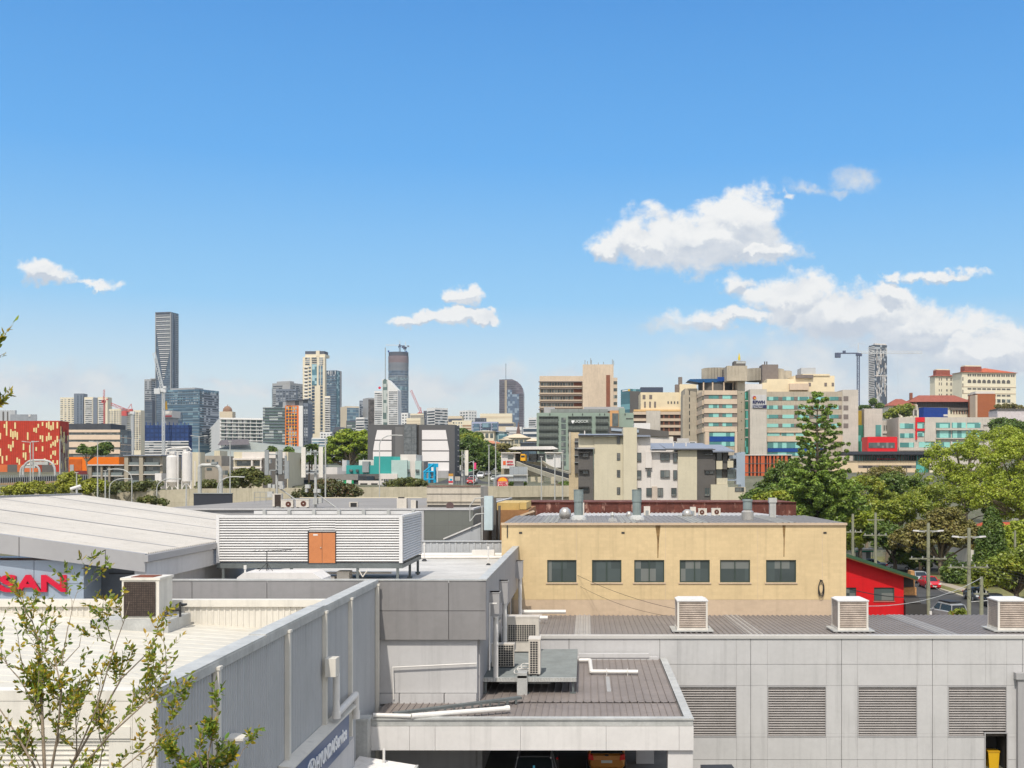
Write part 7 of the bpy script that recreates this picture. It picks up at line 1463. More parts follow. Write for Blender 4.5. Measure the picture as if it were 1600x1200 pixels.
# orange-brown fin block right of the apartments
fbk = Bld('terracotta_fin_block', 'block faced with terracotta vertical fins beneath the hospital', 330, 1163, 1236, 1236, 711, mat('dark_recess', rgb(70, 64, 60), .8), depth=14, base=9)
fbk.rects('A', 'terracotta_fin', mat('terracotta_fin', rgb(200, 100, 62), .8, var=.08), [(1163.5, 1169), (1172.3, 1175), (1177.5, 1181), (1184, 1186.5), (1188.5, 1194.5), (1197.8, 1199.5), (1201.5, 1204.5), (1208, 1210.5), (1213, 1217), (1220, 1223), (1226, 1230)], [(711.5, 768)], .5)
fbk.rects('A', 'floor_band', m_char, [(1163, 1236)], [(724, 725), (738, 739), (751, 752)], .55); fbk.rects('A', 'coping', m_offw, [(1162, 1237)], [(710.3, 711.6)], .7)
gw = Bld('grey_white_frames', 'pale grey framed terrace structure between apartments and terracotta block', 260, 1158, 1164, 1164, 706, m_bluegrey, depth=5, base=9)
# ================================================================== HOSPITAL AND CITY
m_pinkc = mat('pink_beige_precast', rgb(222, 200, 176), .85, var=.06, scale=.15, streak=.15, brick=(4.2, 50, -.05, .93))
m_conc2 = mat('hospital_concrete', rgb(196, 184, 164), .9, var=.10, scale=.12, streak=.3, brick=(3.2, 1.9, -.04, .93))
m_conc3 = mat('pale_hospital_concrete', rgb(210, 202, 190), .9, var=.07, scale=.12, streak=.2, brick=(3.2, 1.9, -.04, .93))
m_creamc = mat('cream_tile_cladding', rgb(244, 226, 190), .8, var=.03, scale=.2, brick=(2, 2, -.03, .96))
m_greypan = mat('grey_infill_panel', rgb(130, 120, 114), .8, var=.1)
m_aqua = glass('aqua_glass', rgb(84, 150, 146), (1.9, 4), rgb(150, 214, 204), .5, .15)
m_blueband = mat('royal_blue_band', rgb(14, 70, 150), .5, var=.1)
m_green_g = glass('green_strip_glass', rgb(40, 120, 96), (2, 2.6), rgb(90, 180, 170), .35, .15)
HB = 'hospital buildings on the hill'
# main hospital tower
Y = 490
hp = Bld('hospital_tower', 'hospital tower with aqua ribbon windows, left wing raised on columns over blue band', Y, 1087, 1100, 1152, 610, m_conc2, th=88, depth=30)
hp.L = hp.L
hp.rects('B', 'precast_band', m_pinkc, [(1100, 1151.5)], [(610, 617), (623.5, 631.5), (638, 645.5), (652, 660), (666.5, 674.5)], .6)
hp.rects('A', 'precast_band', m_pinkc, [(1087, 1099.5)], [(611, 618), (625, 633), (639.5, 646.5), (653.5, 661), (668, 675.5)], .6)
hp.rects('A', 'side_window', m_darkwin, [(1087.5, 1099)], [(618, 624.5), (633, 639), (646.5, 653), (661, 667.5)], .3)
hp.rects('B', 'infill_panel', m_greypan, [(1100, 1107), (1123, 1128.5), (1144, 1151.5)], [(617, 623.5), (631.5, 638), (645.5, 652), (660, 666.5)], .3)
hp.rects('B', 'window', m_aqua, [(1107.3, 1122.8), (1128.7, 1143.8)], [(617.5, 623), (632, 637.5), (646, 651.6), (660.4, 666)], .25)
hp.rects('B', 'blue_base', m_blueband, [(1104, 1148)], [(682, 690)], .3); hp.rects('B', 'base_window', m_aqua, [(1104, 1148)], [(676, 681.8), (690.2, 697)], .2); hp.rects('B', 'column', m_pinkc, [(1101, 1107.5), (1147.5, 1151.5)], [(675, 730)], 1.2)
ht = Bld('hospital_tower', 'tall plain concrete lift tower with tiny square openings, rising left of the lettered slab', 500, 1152.2, 1164, 1164, 596, m_conc2, depth=20)
ht.rects('A', 'small_opening', m_gap, [(1157.8, 1159)], [(y, y+1.5) for y in (614, 628, 642.5, 656.8, 671, 686)], .1); ht.block('crown_block', m_conc2, 1134.5, 1166, 572.5, 595.8, -3, 12); ht.block('roof_plant', m_char, 1148, 1166, 563.5, 572.3, 2, 9)
ht.block('antenna_cluster', m_galv, 1149, 1164, 566, 569, -3.5, -3); MB().prism([(-1.9, 32), (0, 32), (-.5, 38.5), (-1.2, 38.5)], 'y', 1, 2)
ye = empty('yellow_beacon', at(1155, 563, 502), 'slim yellow beacon on top of the hospital lift tower', 'beacon'); MB().lathe((0, 0, 0), [(.55, 0), (.5, 1.2), (.2, 2.6), (.05, 3.2)], 10).build('body', plain('beacon_yellow', rgb(226, 200, 40), .5), ye)
hs2 = Bld('hospital_tower', 'pale concrete slab carrying the four letter hospital sign', 492, 1172, 1198, 1198, 608, m_conc3, depth=22)
SG = hs2.block('hospital_sign', m_panel_light, 1174, 1197, 617, 637.5, -.15, 0)
lettering('sign_lettering', 'RBWH', (-hs2.tA(1176), -.2, hs2.z(631)), 19*492/F, 5.2*492/F, plain('navy_letter', rgb(24, 30, 84), .5), SG, 'front', .15, .05)
nv = MB().box(-hs2.tA(1176), -hs2.tA(1197.5), -.4, -.16, hs2.z(637.8), hs2.z(632.8)).build('navy_plate', plain('navy_plate', rgb(28, 34, 84), .5), SG)
lettering('plate_lettering', 'Royal Brisbane and', (-hs2.tA(1177), -.42, hs2.z(635.2)), 15*492/F, 1.6*492/F, m_letter, SG, 'front', .1, .01); lettering('plate_lettering', "Women's Hospital", (-hs2.tA(1177), -.42, hs2.z(637.4)), 14*492/F, 1.7*492/F, m_letter, SG, 'front', .1, .01)
cx_, cz_ = -hs2.tA(1178.7), hs2.z(621.5)
MB().tube((cx_, -.45, cz_), (cx_, -.16, cz_), .75, None, 18).build('round_emblem', plain('emblem_red', rgb(170, 40, 50), .5), SG); MB().tube((cx_+.2, -.5, cz_-.25), (cx_+.2, -.44, cz_-.25), .4, None, 14).build('emblem_dot', plain('emblem_yellow', rgb(240, 170, 40), .5), SG)
hg = Bld('hospital_tower', 'recessed green glass strip between the lift tower and the lettered slab', 498, 1164.2, 1171.8, 1171.8, 612, m_green_g, depth=15); hg.rects('A', 'floor_line', m_offw, [(1164.4, 1171.6)], [(y, y+1.4) for y in (625.5, 640, 654, 668, 682.5)], .2)
hr_ = Bld('hospital_ward_block', 'long hospital ward block with aqua windows running behind the hoop pine', 500, 1198.2, 1316, 1316, 612, m_conc2, depth=24)
xs_a = [(1198.5, 1216), (1222.5, 1240.5), (1246.5, 1264), (1271, 1289), (1296, 1310)]; xs_g = [(1216.2, 1222.3), (1240.7, 1246.3), (1264.2, 1270.8), (1289.2, 1295.8), (1310.2, 1315)]
for y in (620, 633.5, 648, 662): hr_.rects('A', 'window', m_aqua, xs_a, [(y, y+5.6)], .15); hr_.rects('A', 'infill_panel', m_greypan, xs_g, [(y, y+5.6)], .2)
hr_.rects('A', 'precast_band', m_pinkc, [(1198.3, 1316)], [(674, 676), (681.5, 690)], .7); hr_.rects('A', 'window', m_aqua, [(1199, 1218), (1221, 1240), (1243, 1262)], [(676.3, 681)], .2); hr_.rects('A', 'low_glazing', m_aqua, [(1199, 1280)], [(690.3, 700)], .25); hr_.rects('A', 'blue_base', m_blueband, [(1199, 1290)], [(700.5, 706)], .5); hr_.rects('A', 'base_window', m_aqua, [(1199, 1280)], [(706.2, 712)], .2)
he = Bld('hospital_ward_block', 'right end bay of the ward block with four grey square panels', 500, 1316.2, 1341, 1341, 609, m_conc3, depth=24); he.rects('A', 'grey_panel', m_greypan, [(1318, 1325.5)], [(y, y+7.5) for y in (619, 633.5, 647.5, 661.5)], .1)
hc = Bld('hospital_upper_block', 'cream tiled upper hospital block stepping up behind the ward roofs', 540, 1240, 1304, 1304, 587, m_creamc, depth=24)
hc.block('stepped_wing', m_creamc, 1198, 1240, 592.5, 620, -1, 12); hc.block('raised_bay', m_creamc, 1254, 1296, 584.5, 587.2, -.5, 12); hc.block('ribbed_plant', m_grey_rib, 1253, 1276, 574, 584, 2, 12); hc.block('left_ledge', m_greypan, 1243, 1270, 586, 591, -1.2, 0); hc.block('lower_ledge', m_pinkc, 1232, 1262, 600, 610, -3, 0); hc.rects('A', 'panel', m_greypan, [(1263, 1267), (1288, 1292), (1299.5, 1303)], [(598, 603.5)], .15)
hw_ = Bld('hospital_upper_block', 'white low rooftop room left of the cream upper block', 520, 1163, 1191, 1191, 600, m_white, depth=12)
hw2 = Bld('hospital_upper_block', 'cream rooftop wing with dark band behind the lettered slab', 530, 1191.2, 1199, 1199, 598, m_creamc, depth=12)
m_drum = mat('ribbed_drum', rgb(120, 112, 100), .8, var=.1, brick=(1.4, 60, -.25, .7))
def drum(label, a, b, t, bt, Y, n=14, m=m_drum):
    s = F/Y; r = (b-a)/2/s; X = xx((a+b)/2, Y); z0 = zz(bt, Y); o = empty('ribbed_roof_drum', (X, Y, z0), label, 'roof structure', 'ribbed drums on the hospital roof'); h = (bt-t)/s
    MB().lathe((0, 0, 0), [(r, 0), (r, h*.94), (r*.96, h)], n*2).build('drum', m, o)
    f = MB()
    for i in range(n*2):
        t_ = math.pi*(1+i/(n*2)); x, y = math.cos(t_)*(r+.1), math.sin(t_)*(r+.1); f.box(x-.18, x+.18, y-.25, y+.1, 0, h*.97)
    f.build('ribs', m_concrete, o); return o
o = drum('ribbed concrete drum with dark sign panel above the raised hospital wing', 1097, 1138, 576, 595, 515)
MB().box(2.2*1.0, 5.2, -6.5, -6.2, .6, 4.4).build('sign_panel', m_char, o); MB().prism([(3.2, 3.9), (4.4, 3.9), (4.6, 2.2), (3.8, 1.0), (3.0, 2.2)], 'y', -6.7, -6.5).build('shield_emblem', m_letter, o)
MB().lathe((0, 0, -5), [(7.6, 0), (7.6, 4.9)], 24).build('recessed_storey', m_char, o)
MB().prism([(-13, -.6), (-8, -1.4), (10, -1.2), (13, .1), (12.5, .4), (-12, .1)], 'y', -8, 4).build('blue_winged_roof', mat('blue_wing_roof', rgb(30, 86, 136), .5), o); MB().box(0, 5.5, -8.3, -8, -.8, 1.0).build('blue_panel', m_blueband, o)
for x in (-6, -2, 3, 7): MB().box(x-.3, x+.3, -8, -7.4, -5, -.9).build('prop', m_pinkc, o)
MB().box(-9, 9.5, -9, 4, -7, -5).build('terrace', m_conc2, o)
drum('ribbed concrete drum low behind the lift tower, widest one', 1166, 1204, 576.5, 596, 560)
drum('ribbed concrete drum in the middle of the hospital roofline', 1190, 1224, 577, 596, 556)
drum('shorter ribbed drum at the right end of the drum row', 1214, 1236, 580, 596, 558)
o = Bld('roof_plant_room', 'square ribbed plant room with chimney pipes above the hospital drums', 550, 1191, 1216, 1216, 569.5, m_greypan, depth=10, base=50); MB().tube((-6, 3, o.zt-50), (-6, 3, o.zt-48.3), .3).tube((-5, 3, o.zt-50), (-5, 3, o.zt-48.3), .3).build('chimney', m_char, o.root)
hl = Bld('hospital_side_block', 'narrow concrete block with vertical slot windows left of the hospital tower', 510, 1070, 1090, 1090, 607, m_conc2, depth=20); hl.rects('A', 'slot_window', m_gap, [(1076.5, 1078)], [(610+i*10.6, 617+i*10.6) for i in range(7)], .1); hl.block('lower_left_part', m_conc2, 1066.5, 1071, 617, 700, -.5, 10)
# sandy 70s hospital block
m_sand = mat('sand_concrete', rgb(220, 200, 176), .85, var=.09, scale=.1, streak=.2); m_brk = mat('red_brown_infill', rgb(146, 92, 70), .85, var=.1)
sd_ = Bld('sandstone_block', 'sand coloured hospital block with deep sunshades and tall blank tower', 600, 843, 912, 912, 587.5, m_sand, depth=30, cat='building')
m_dkg = glass('sunshade_window', rgb(62, 70, 64), (1.3, 4), (.2, .22, .2, 1), .3)
for i in range(5):
    y = 596.8+i*10.8; sd_.rects('A', 'window', m_dkg, cols(845, 896, 12, .82), [(y+1, y+6)], .05); sd_.rects('A', 'brick_infill', m_brk, [(896.5, 909)], [(y+.6, y+6.2)], .1)
    sd_.rects('A', 'sunshade', m_greypan, [(841.5, 910)], [(y-.7, y+.5)], 1.8); sd_.rects('A', 'balcony_edge', m_sand, [(842, 910)], [(y+6.2, y+8)], .8); sd_.rects('A', 'window', m_dkg, [(911, 915)], [(y, y+5)], 1.5)
sd_.block('tower', m_sand, 910.5, 958.5, 570, 720, -2, 18); sd_.block('brick_strip', m_brk, 947, 953, 586.5, 720, -2.3, -2); sd_.block('side_bays', m_sand, 953.2, 964.5, 590.5, 720, -1.5, 16)
for i in range(5): y = 596+i*10.8; sd_.rects('A', 'bay_window', m_dkg, [(955.5, 964)], [(y, y+5)], 1.6)
an_ = MB()
for px, t in ((914, 562), (918, 564), (923, 559), (924, 562), (935, 566), (943, 565), (957, 561), (959, 563)): x = -sd_.tA(px); an_.tube((x, 2, sd_.z(570)), (x, 2, sd_.z(t)), .18)
an_.build('roof_antennas', m_steelgr, sd_.root)
# green research building
m_sage = mat('sage_cladding', rgb(150, 166, 152), .7, var=.06, scale=.15); m_mesh = mat('dark_mesh_screen', rgb(104, 110, 104), .6, var=.15, scale=.4, brick=(1.1, 1.1, -.15, 1.25)); m_meshl = mat('mesh_ledge', rgb(84, 88, 84), .6)
gr_ = Bld('green_research_building', 'sage green research building with dark mesh screens and lettered sign', 440, 838.5, 990, 990, 645, m_sage, depth=24)
for a, b in ((842.5, 872), (888, 924), (931, 950.5)):
    for i in range(5):
        y = 651.5+i*11; gr_.rects('A', 'mesh_screen', m_mesh, [(a, b)], [(y, y+9)], .5); gr_.rects('A', 'screen_ledge', m_meshl, [(a-.5, b+.5)], [(y-.9, y+.3)], 1.1); gr_.rects('A', 'screen_ledge', m_meshl, [(a-.5, b+.5)], [(y+8.6, y+9.4)], .9)
gr_.rects('A', 'window', m_darkwin, [(877, 884)], [(652.5+i*9.6, 660+i*9.6) for i in range(8)], .15); gr_.rects('A', 'orange_frame', mat('orange_tan_frame', rgb(216, 164, 112), .7), [(953, 966.5)], [(641.5, 671)], .8); gr_.rects('A', 'frame_window', m_darkwin, [(956.5, 966)], [(646, 666)], 1.0)
gr_.block('roof_screen', mat('roof_screen_grey', rgb(140, 144, 140), .6, var=.1, brick=(4, 8, -.2, .8)), 860, 950, 638, 645, 5, 16); gr_.block('roof_plant', m_panel_mid, 849, 866, 634.5, 645, 6, 12); gr_.block('roof_plant', m_panel_mid, 912, 976, 633.5, 640, 9, 16); gr_.block('roof_room', m_sage, 968, 977, 637, 645, 3, 10); gr_.rects('A', 'slot', m_gap, [(978, 989)], [(653.5, 655)], .1); gr_.rects('A', 'roof_bracket', m_gap, [(858.5, 859.8), (894, 895.3), (909.5, 910.8), (936.5, 937.8), (944, 945.3), (976, 977.3)], [(646, 649)], .2)
lettering('sign_lettering', 'UQCCR', (-gr_.tA(897.5), -1.25, gr_.z(661.5)), 22*440/F, 5*440/F, mat('silver_letter', rgb(200, 204, 200), .4), gr_.root, 'front', .3, .03); MB().prism([(0, 0), (.5, -.7), (1.0, 0), (1.0, .6), (0, .6)], 'y', -1.5, -1.2).build('shield_emblem', m_letter, gr_.root).location = (-gr_.tA(893), 0, gr_.z(659.5))
# background blocks behind
tc_ = Bld('teal_glass_building', 'curved teal glass building with dark top left of the cream block', 760, 970, 984, 1001, 607.5, glass('teal_glass', rgb(46, 110, 122), (3, 3.6), (.12, .3, .33, 1), .3, .1), depth=25, th=62); tc_.rects('B', 'dark_side', m_char, [(984.2, 1000.8)], [(611, 645)], .2); tc_.rects('A', 'top_sign', m_letter, [(973, 982)], [(608.6, 610.3)], .3); tc_.rects('A', 'yellow_logo', plain('logo_yellow', rgb(250, 200, 20), .5), [(982.2, 984)], [(608, 611)], .5)
o = Bld('dark_roof_plant', 'dark blue-grey rooftop plant behind the cream block', 800, 1001, 1036, 1036, 605, mat('slate_plant', rgb(74, 82, 100), .7), depth=15)
cr_ = Bld('cream_lab_block', 'cream tiled laboratory block with small square openings left of the hospital tower', 620, 1001, 1062, 1062, 613, m_creamc, depth=25); cr_.block('higher_part', m_creamc, 1062, 1088, 600.5, 720, -1, 20); cr_.block('dark_riser', m_greypan, 1056, 1061.8, 600, 613, 3, 8); cr_.block('chimney', m_greypan, 1061.5, 1067, 588, 601, 4, 8)
cr_.rects('A', 'panel', m_greypan, [(1004, 1008.5), (1014.5, 1019)], [(617, 623.5)], .15); cr_.rects('A', 'slot_window', m_greypan, [(1006.5, 1009), (1014.3, 1017), (1022, 1025)], [(627.5, 637)], .15); cr_.rects('A', 'small_opening', m_char, [(1043, 1045), (1048, 1050), (1053, 1055), (1058, 1060)], [(627, 631)], .15); cr_.rects('A', 'orange_ledge', mat('peach_ledge', rgb(238, 196, 136), .7), [(990, 1066)], [(640, 643)], 1.2)
pk = Bld('parking_levels', 'open parking levels with pink-beige bands under the cream laboratory block', 560, 989, 1066, 1066, 643.5, mat('parking_dark', rgb(84, 66, 56), .8, var=.4, scale=.5), depth=20); pk.rects('A', 'parapet_band', m_pinkc, [(989, 1066)], [(643.5, 648), (653.8, 658), (664, 668), (674, 680)], .6); pk.rects('A', 'column', m_brk, cols(1033, 1066, 4, .25), [(648, 680)], .3); pk.block('stair_shaft', m_conc3, 1009.5, 1031.5, 642, 700, -1.5, 6); pk.block('side_duct', m_char, 1065.5, 1069.5, 636, 700, -2, 6)
# right: slim striped tower and crane
m_dkslate = glass('slate_glass', rgb(58, 70, 84), (3.5, 3.3), (.3, .33, .36, 1), .3, .12)
st = Bld('striped_tower', 'slim residential tower with white balcony stripes left and broken vertical lines right', 1700, 1357.5, 1366.5, 1386, 538.5, m_dkslate, th=72, depth=20)
st.rects('A', 'balcony_slab', m_offw, [(1357, 1366.3)], rows(541, 2.75, 38, 1.2), .8, .5); R_ = random.Random(8)
for i in range(95): x = 1368+R_.random()*17; y = 540+R_.random()*94; st.rects('B', 'vertical_fin', m_offw if R_.random() < .75 else m_char, [(x, x+.75)], [(y, min(636, y+R_.choice([4, 7, 10])))], .5)
st.rects('B', 'white_line', m_offw, [(1366.6, 1386)], [(586.5, 587.6)], .9); MB().box(-st.L*.4, -.5, 1, st.M-1, st.zt-st.g, st.zt-st.g+2).build('white_crown', m_offw, st.root)
def tcrane(name, label, X, Y, zb_, h, jib, cj, m1, m2, ang=0, tilt=0):
    o = empty(name, (X, Y, zb_), label, 'crane', None, ang); w = .8 if tilt == 0 else .65; t = MB(); n = int(h/3)
    for sx_ in (-w, w):
        for sy_ in (-w, w): t.box(sx_-.22, sx_+.22, sy_-.22, sy_+.22, 0, h)
    for i in range(n):
        z = i*h/n; z2 = (i+1)*h/n
        for a, b in (((-w, -w), (w, -w)), ((w, -w), (w, w))):
            p, q = (a, b) if i % 2 else (b, a); t.tube((*p, z), (*q, z2), .14, None, 4); t.tube((*a, z), (*b, z), .14, None, 4)
    t.build('mast', m1, o)
    MB().box(-1.6, 1.6, -1.6, 1.6, h, h+2).box(.8, 2.4, -2.6, -1.4, h-.5, h+1.6).build('cab', m1, o)
    j = MB(); d = Vector((math.cos(tilt), 0, math.sin(tilt))); up = Vector((-math.sin(tilt), 0, math.cos(tilt))); p0 = Vector((0, 0, h+2)); n = int(jib/3.2)
    for a, r in ((Vector((0, -.8, 0)), .2), (Vector((0, .8, 0)), .2), (up*1.7, .2)): j.tube(p0+a, p0+a+d*jib, r, None, 4)
    for i in range(n):
        a = p0+d*(i*jib/n); b = p0+d*((i+.5)*jib/n)+up*1.7; c = p0+d*((i+1)*jib/n)
        for yy in (-.8, .8): j.tube(a+Vector((0, yy, 0)), b, .12, None, 4); j.tube(b, c+Vector((0, yy, 0)), .12, None, 4)
    j.build('jib', m2, o)
    MB().box(-cj, 0, -.9, .9, h+1.6, h+2.4).box(-cj, -cj+4, -1.6, 1.6, h-1.4, h+2.2).box(-cj+6, -cj+8, -1.2, 1.2, h+2.4, h+4).build('counter_jib', m1 if tilt == 0 else m2, o)
    if tilt == 0:
        MB().tube((-.6, 0, h+2), (0, 0, h+10), .22, None, 5).tube((.6, 0, h+2), (0, 0, h+10), .22, None, 5).tube((0, 0, h+10), (jib*.6, 0, h+3.5), .07, None, 4).tube((0, 0, h+10), (-cj+2, 0, h+2.4), .07, None, 4).build('apex', m2, o)
        MB().tube((jib*.62, 0, h-30), (jib*.62, 0, h+2), .06, None, 4).build('hoist_cable', m2, o)
    else: MB().tube((-cj*.6, 0, h+2), (-1, 0, h+8), .2, None, 5).tube((-1, 0, h+8), (0, 0, h+2), .2, None, 5).build('a_frame', m2, o)
    return o
m_navy = plain('crane_navy', rgb(84, 92, 116), .5); m_cw = plain('crane_white', rgb(214, 216, 216), .5); m_cr = plain('crane_red', rgb(204, 86, 80), .5)
tcrane('tower_crane', 'dark masted tower crane with long pale horizontal jib, left of the slim striped tower', xx(1341, 900), 900, ground(xx(1341, 900), 900), zz(556, 900)-ground(xx(1341, 900), 900), 50, 18, m_navy, m_cw)
# heritage hospital
m_her = mat('heritage_cream', rgb(240, 230, 204), .85, var=.04, scale=.15, streak=.06); m_tile = mat('orange_roof_tiles', rgb(192, 100, 68), .85, var=.2, scale=.8); m_tile2 = mat('dull_red_tiles', rgb(158, 90, 74), .85, var=.2, scale=.8)
def hip(b, x0, x1, y0, y1, z0, h, m, ov=1.2, ridge=None):
    x0 -= ov; x1 += ov; y0 -= ov; y1 += ov; k = min((x1-x0), (y1-y0))*.5*.9
    MB().add([(x0, y0, z0), (x1, y0, z0), (x1, y1, z0), (x0, y1, z0), (x0+k, (y0+y1)/2-.01, z0+h), (x1-k, (y0+y1)/2+.01, z0+h)], [(0, 1, 5, 4), (1, 2, 5), (2, 3, 4, 5), (3, 0, 4), (3, 2, 1, 0)]).build('roof', m, b.root)
hh_ = Bld('heritage_hospital', 'big cream heritage block with orange tiled roof and arched top windows', 820, 1488, 1503, 1587.5, 581.5, m_her, th=80, depth=25)
hh_.rects('B', 'window', m_char, [(x, x+2.3) for c in range(10) for x in (1512+c*7.5, 1515.2+c*7.5)], [(584, 587.8)], .1)
for c in range(9):
    x0_, x1_ = hh_.tB(1512+c*7.6), hh_.tB(1517.5+c*7.6); w = (x1_-x0_); zc = hh_.z(596); m_ = MB().prism([(x0_, zc-1.0), (x1_, zc-1.0), (x1_, zc+.2)]+[(x0_+w/2+math.cos(t)*w/2, zc+.2+math.sin(t)*w/2) for t in np.linspace(0, math.pi, 8)[1:-1]]+[(x0_, zc+.2)], 'x', .0, .15); m_.build('arched_window', m_char, hh_.root)
for y, h in ((606, 2.6), (616, 2.8), (623, 5.5), (633, 5)): hh_.rects('B', 'window', m_char if y < 620 else m_dkg, [(1512+c*7.6, 1517.8+c*7.6) for c in range(9)], [(y, y+h)], .1)
hh_.rects('B', 'window', m_char, [(1503.8, 1505.2)], [(589, 595), (599, 605), (609, 615)], .1); hh_.rects('B', 'string_course', m_pinkc, [(1503, 1587)], [(603.6, 604.2), (613.8, 614.4)], .3)
hip(hh_, -hh_.L, 0, 0, hh_.M, hh_.zt-hh_.g, 3.8, m_tile)
MB().box(-6, 0.2, 2, 15, hh_.zt-hh_.g, hh_.zt-hh_.g+4.2).build('roof_lantern', m_tile2, hh_.root); MB().box(-5.6, 0, 2.4, 14.6, hh_.zt-hh_.g+4.2, hh_.zt-hh_.g+5).build('lantern_parapet', m_her, hh_.root)
h2_ = Bld('heritage_hospital', 'left wing of the cream heritage block with narrow slot windows', 845, 1453, 1461, 1490, 587.5, m_her, th=80, depth=20); h2_.rects('B', 'slot_window', m_char, [(1467, 1468.2), (1470.5, 1471.7), (1478.5, 1480.5), (1485, 1487)], [(590, 594.5), (597.5, 602), (608, 611.5), (615, 620)], .1); hip(h2_, -h2_.L, 0, 0, h2_.M, h2_.zt-h2_.g, 3.2, m_tile2)
MB().box(-5, -.3, 1.0, 12, h2_.zt-h2_.g, h2_.zt-h2_.g+4.5).build('roof_lantern', m_tile2, h2_.root); MB().box(-4.8, -.5, 1.4, 11.6, h2_.zt-h2_.g+4.5, h2_.zt-h2_.g+5.2).build('lantern_parapet', m_her, h2_.root)
# red tiled long roof
lr = Bld('tiled_roof_wing', 'long low wing under red tiled hip roof with dark upper screens', 700, 1433, 1522, 1522, 628.5, m_her, depth=14)
lr.rects('A', 'dark_screen', mat('dark_screen_wall', rgb(92, 84, 80), .8, brick=(1.5, 20, -.2, .7)), [(1433, 1523)], [(628.5, 636)], .8); lr.rects('A', 'band', m_greypan, [(1484, 1523)], [(636.5, 640.5)], .9); lr.rects('A', 'window', m_dkg, cols(1484, 1522, 9, .45), [(641.5, 646.5)], .3); lr.rects('A', 'red_panel', m_brk, cols(1488, 1526, 8, .25), [(641.5, 647)], .35)
hip(lr, -lr.tA(1422), -lr.tA(1514), -2, 14, lr.z(628.4), 4.6, m_tile2, 1.5)
MB().box(-lr.tA(1425), -lr.tA(1429), 4, 6, lr.z(630), lr.z(613)).build('chimney', m_brk, lr.root)
l2 = Bld('tiled_roof_wing', 'smaller verandah wing with arches left of the long red tiled roof', 690, 1388, 1433, 1433, 632, m_her, depth=12); hip(l2, -l2.tA(1388), -l2.tA(1428), -1, 12, l2.z(634), 4.4, m_tile2, 1); l2.rects('A', 'verandah_arch', m_char, [(1420.5, 1426), (1428, 1432)], [(641, 649)], .3); l2.rects('A', 'verandah_post', m_offw, [(1419.5, 1420.3), (1426.3, 1427.5), (1432, 1433)], [(633, 650)], 1.2)
bk_ = Bld('brick_block', 'plain orange-brown brick block right of the tiled roof wing', 680, 1527, 1555.5, 1555.5, 615.5, mat('orange_brick', rgb(176, 104, 66), .9, var=.08, scale=.2, brick=(2.5, .9, -.08, .9)), depth=16); bk_.block('pale_upper_edge', m_offw, 1524.5, 1555, 611.5, 615, .5, 10); bk_.block('pale_side', m_pinkc, 1524, 1527, 617, 700, -.3, 10)
wt = Bld('white_tiled_block', 'white tiled low block at the right edge under the heritage hospital', 640, 1558.5, 1640, 1640, 641, mat('white_pink_tile', rgb(224, 214, 214), .7, brick=(5, 2.4, -.1, .93)), depth=14); wt.block('dark_roof', m_char, 1558, 1640, 638.5, 641, -.5, 12)
bc = Bld('blue_scaffold_box', 'deep blue screened box on the roof of the red and white hospital wing', 560, 1435.5, 1443, 1481, 636.5, mat('blue_screen', rgb(32, 68, 150), .7, var=.1, scale=.4, brick=(1.6, 1.3, -.06, .8)), th=75, depth=10, base=26); bc.rects('B', 'white_plate', m_offw, [(1474, 1480.5)], [(647, 650)], .2)
# red and white wing
rw = Bld('red_accent_wing', 'pale concrete hospital wing with bright red frames and aqua glazing', 500, 1404, 1561, 1561, 652, m_conc3, depth=20)
m_rfr = plain('bright_red_frame', rgb(226, 10, 26), .5)
rw.rects('A', 'window', m_aqua, [(1406, 1428)], [(661.5, 669.5), (677, 684), (691.5, 699)], .15); rw.rects('A', 'red_frame', m_rfr, [(1430, 1444)], [(652.2, 659.5), (669.8, 673)], .8); rw.rects('A', 'red_frame', m_rfr, [(1430, 1432.5)], [(659.5, 687)], .7); rw.rects('A', 'window', m_aqua, [(1433, 1443.5)], [(660, 669.5), (675, 682)], .3); rw.rects('A', 'window', m_aqua, [(1462, 1484.5), (1487, 1509), (1511, 1532)], [(660.3, 668.5)], .15)
rw.block('upper_box', m_conc3, 1444.5, 1461.5, 652.5, 690, -.6, 1); rw.rects('A', 'balcony_ledge', m_conc3, [(1461.5, 1536)], [(669.5, 672.3), (684.5, 686)], 1.2); rw.rects('A', 'window', m_aqua, [(1463, 1485.5), (1487.5, 1510.5), (1512.5, 1535)], [(672.8, 684)], .2); rw.rects('A', 'window', m_aqua, [(1435.5, 1459.5), (1463, 1484), (1487.5, 1508), (1511, 1530)], [(690.5, 699)], .2); rw.rects('A', 'column', m_offw, [(1460, 1461.5), (1485, 1487), (1509, 1511)], [(690, 706)], .9); rw.rects('A', 'floor_slab', m_conc3, [(1404, 1540)], [(699.3, 704)], .5); rw.rects('A', 'rail', m_steelgr, [(1536, 1560)], [(663.5, 664)], .8)
rw.block('right_end', m_conc3, 1536.5, 1560.5, 667, 710, -.9, 5)
rc = Bld('red_ribbon_pod', 'projecting red box with dark ribbon window below the pale wing', 485, 1355.5, 1402, 1402, 682.5, m_rfr, depth=10); rc.rects('A', 'ribbon_window', m_darkwin, [(1357, 1398)], [(691.5, 700)], .15); rc.block('upper_step', m_rfr, 1355.5, 1380, 684.5, 686, -.05, .0)
cc2 = Bld('concrete_stair_core', 'tall plain concrete core between the ward block and the red accent wing', 505, 1350.5, 1379, 1379, 638.5, m_conc3, depth=14); cc2.block('side_glass', m_green_g, 1341.5, 1350.3, 664, 710, 2, 5); cc2.block('glass_corner', m_aqua, 1368, 1377, 664, 682, -.3, 0); cc2.block('yellow_panel', mat('ochre_panel', rgb(176, 150, 50), .8), 1343, 1349, 641, 664, 3, 4)
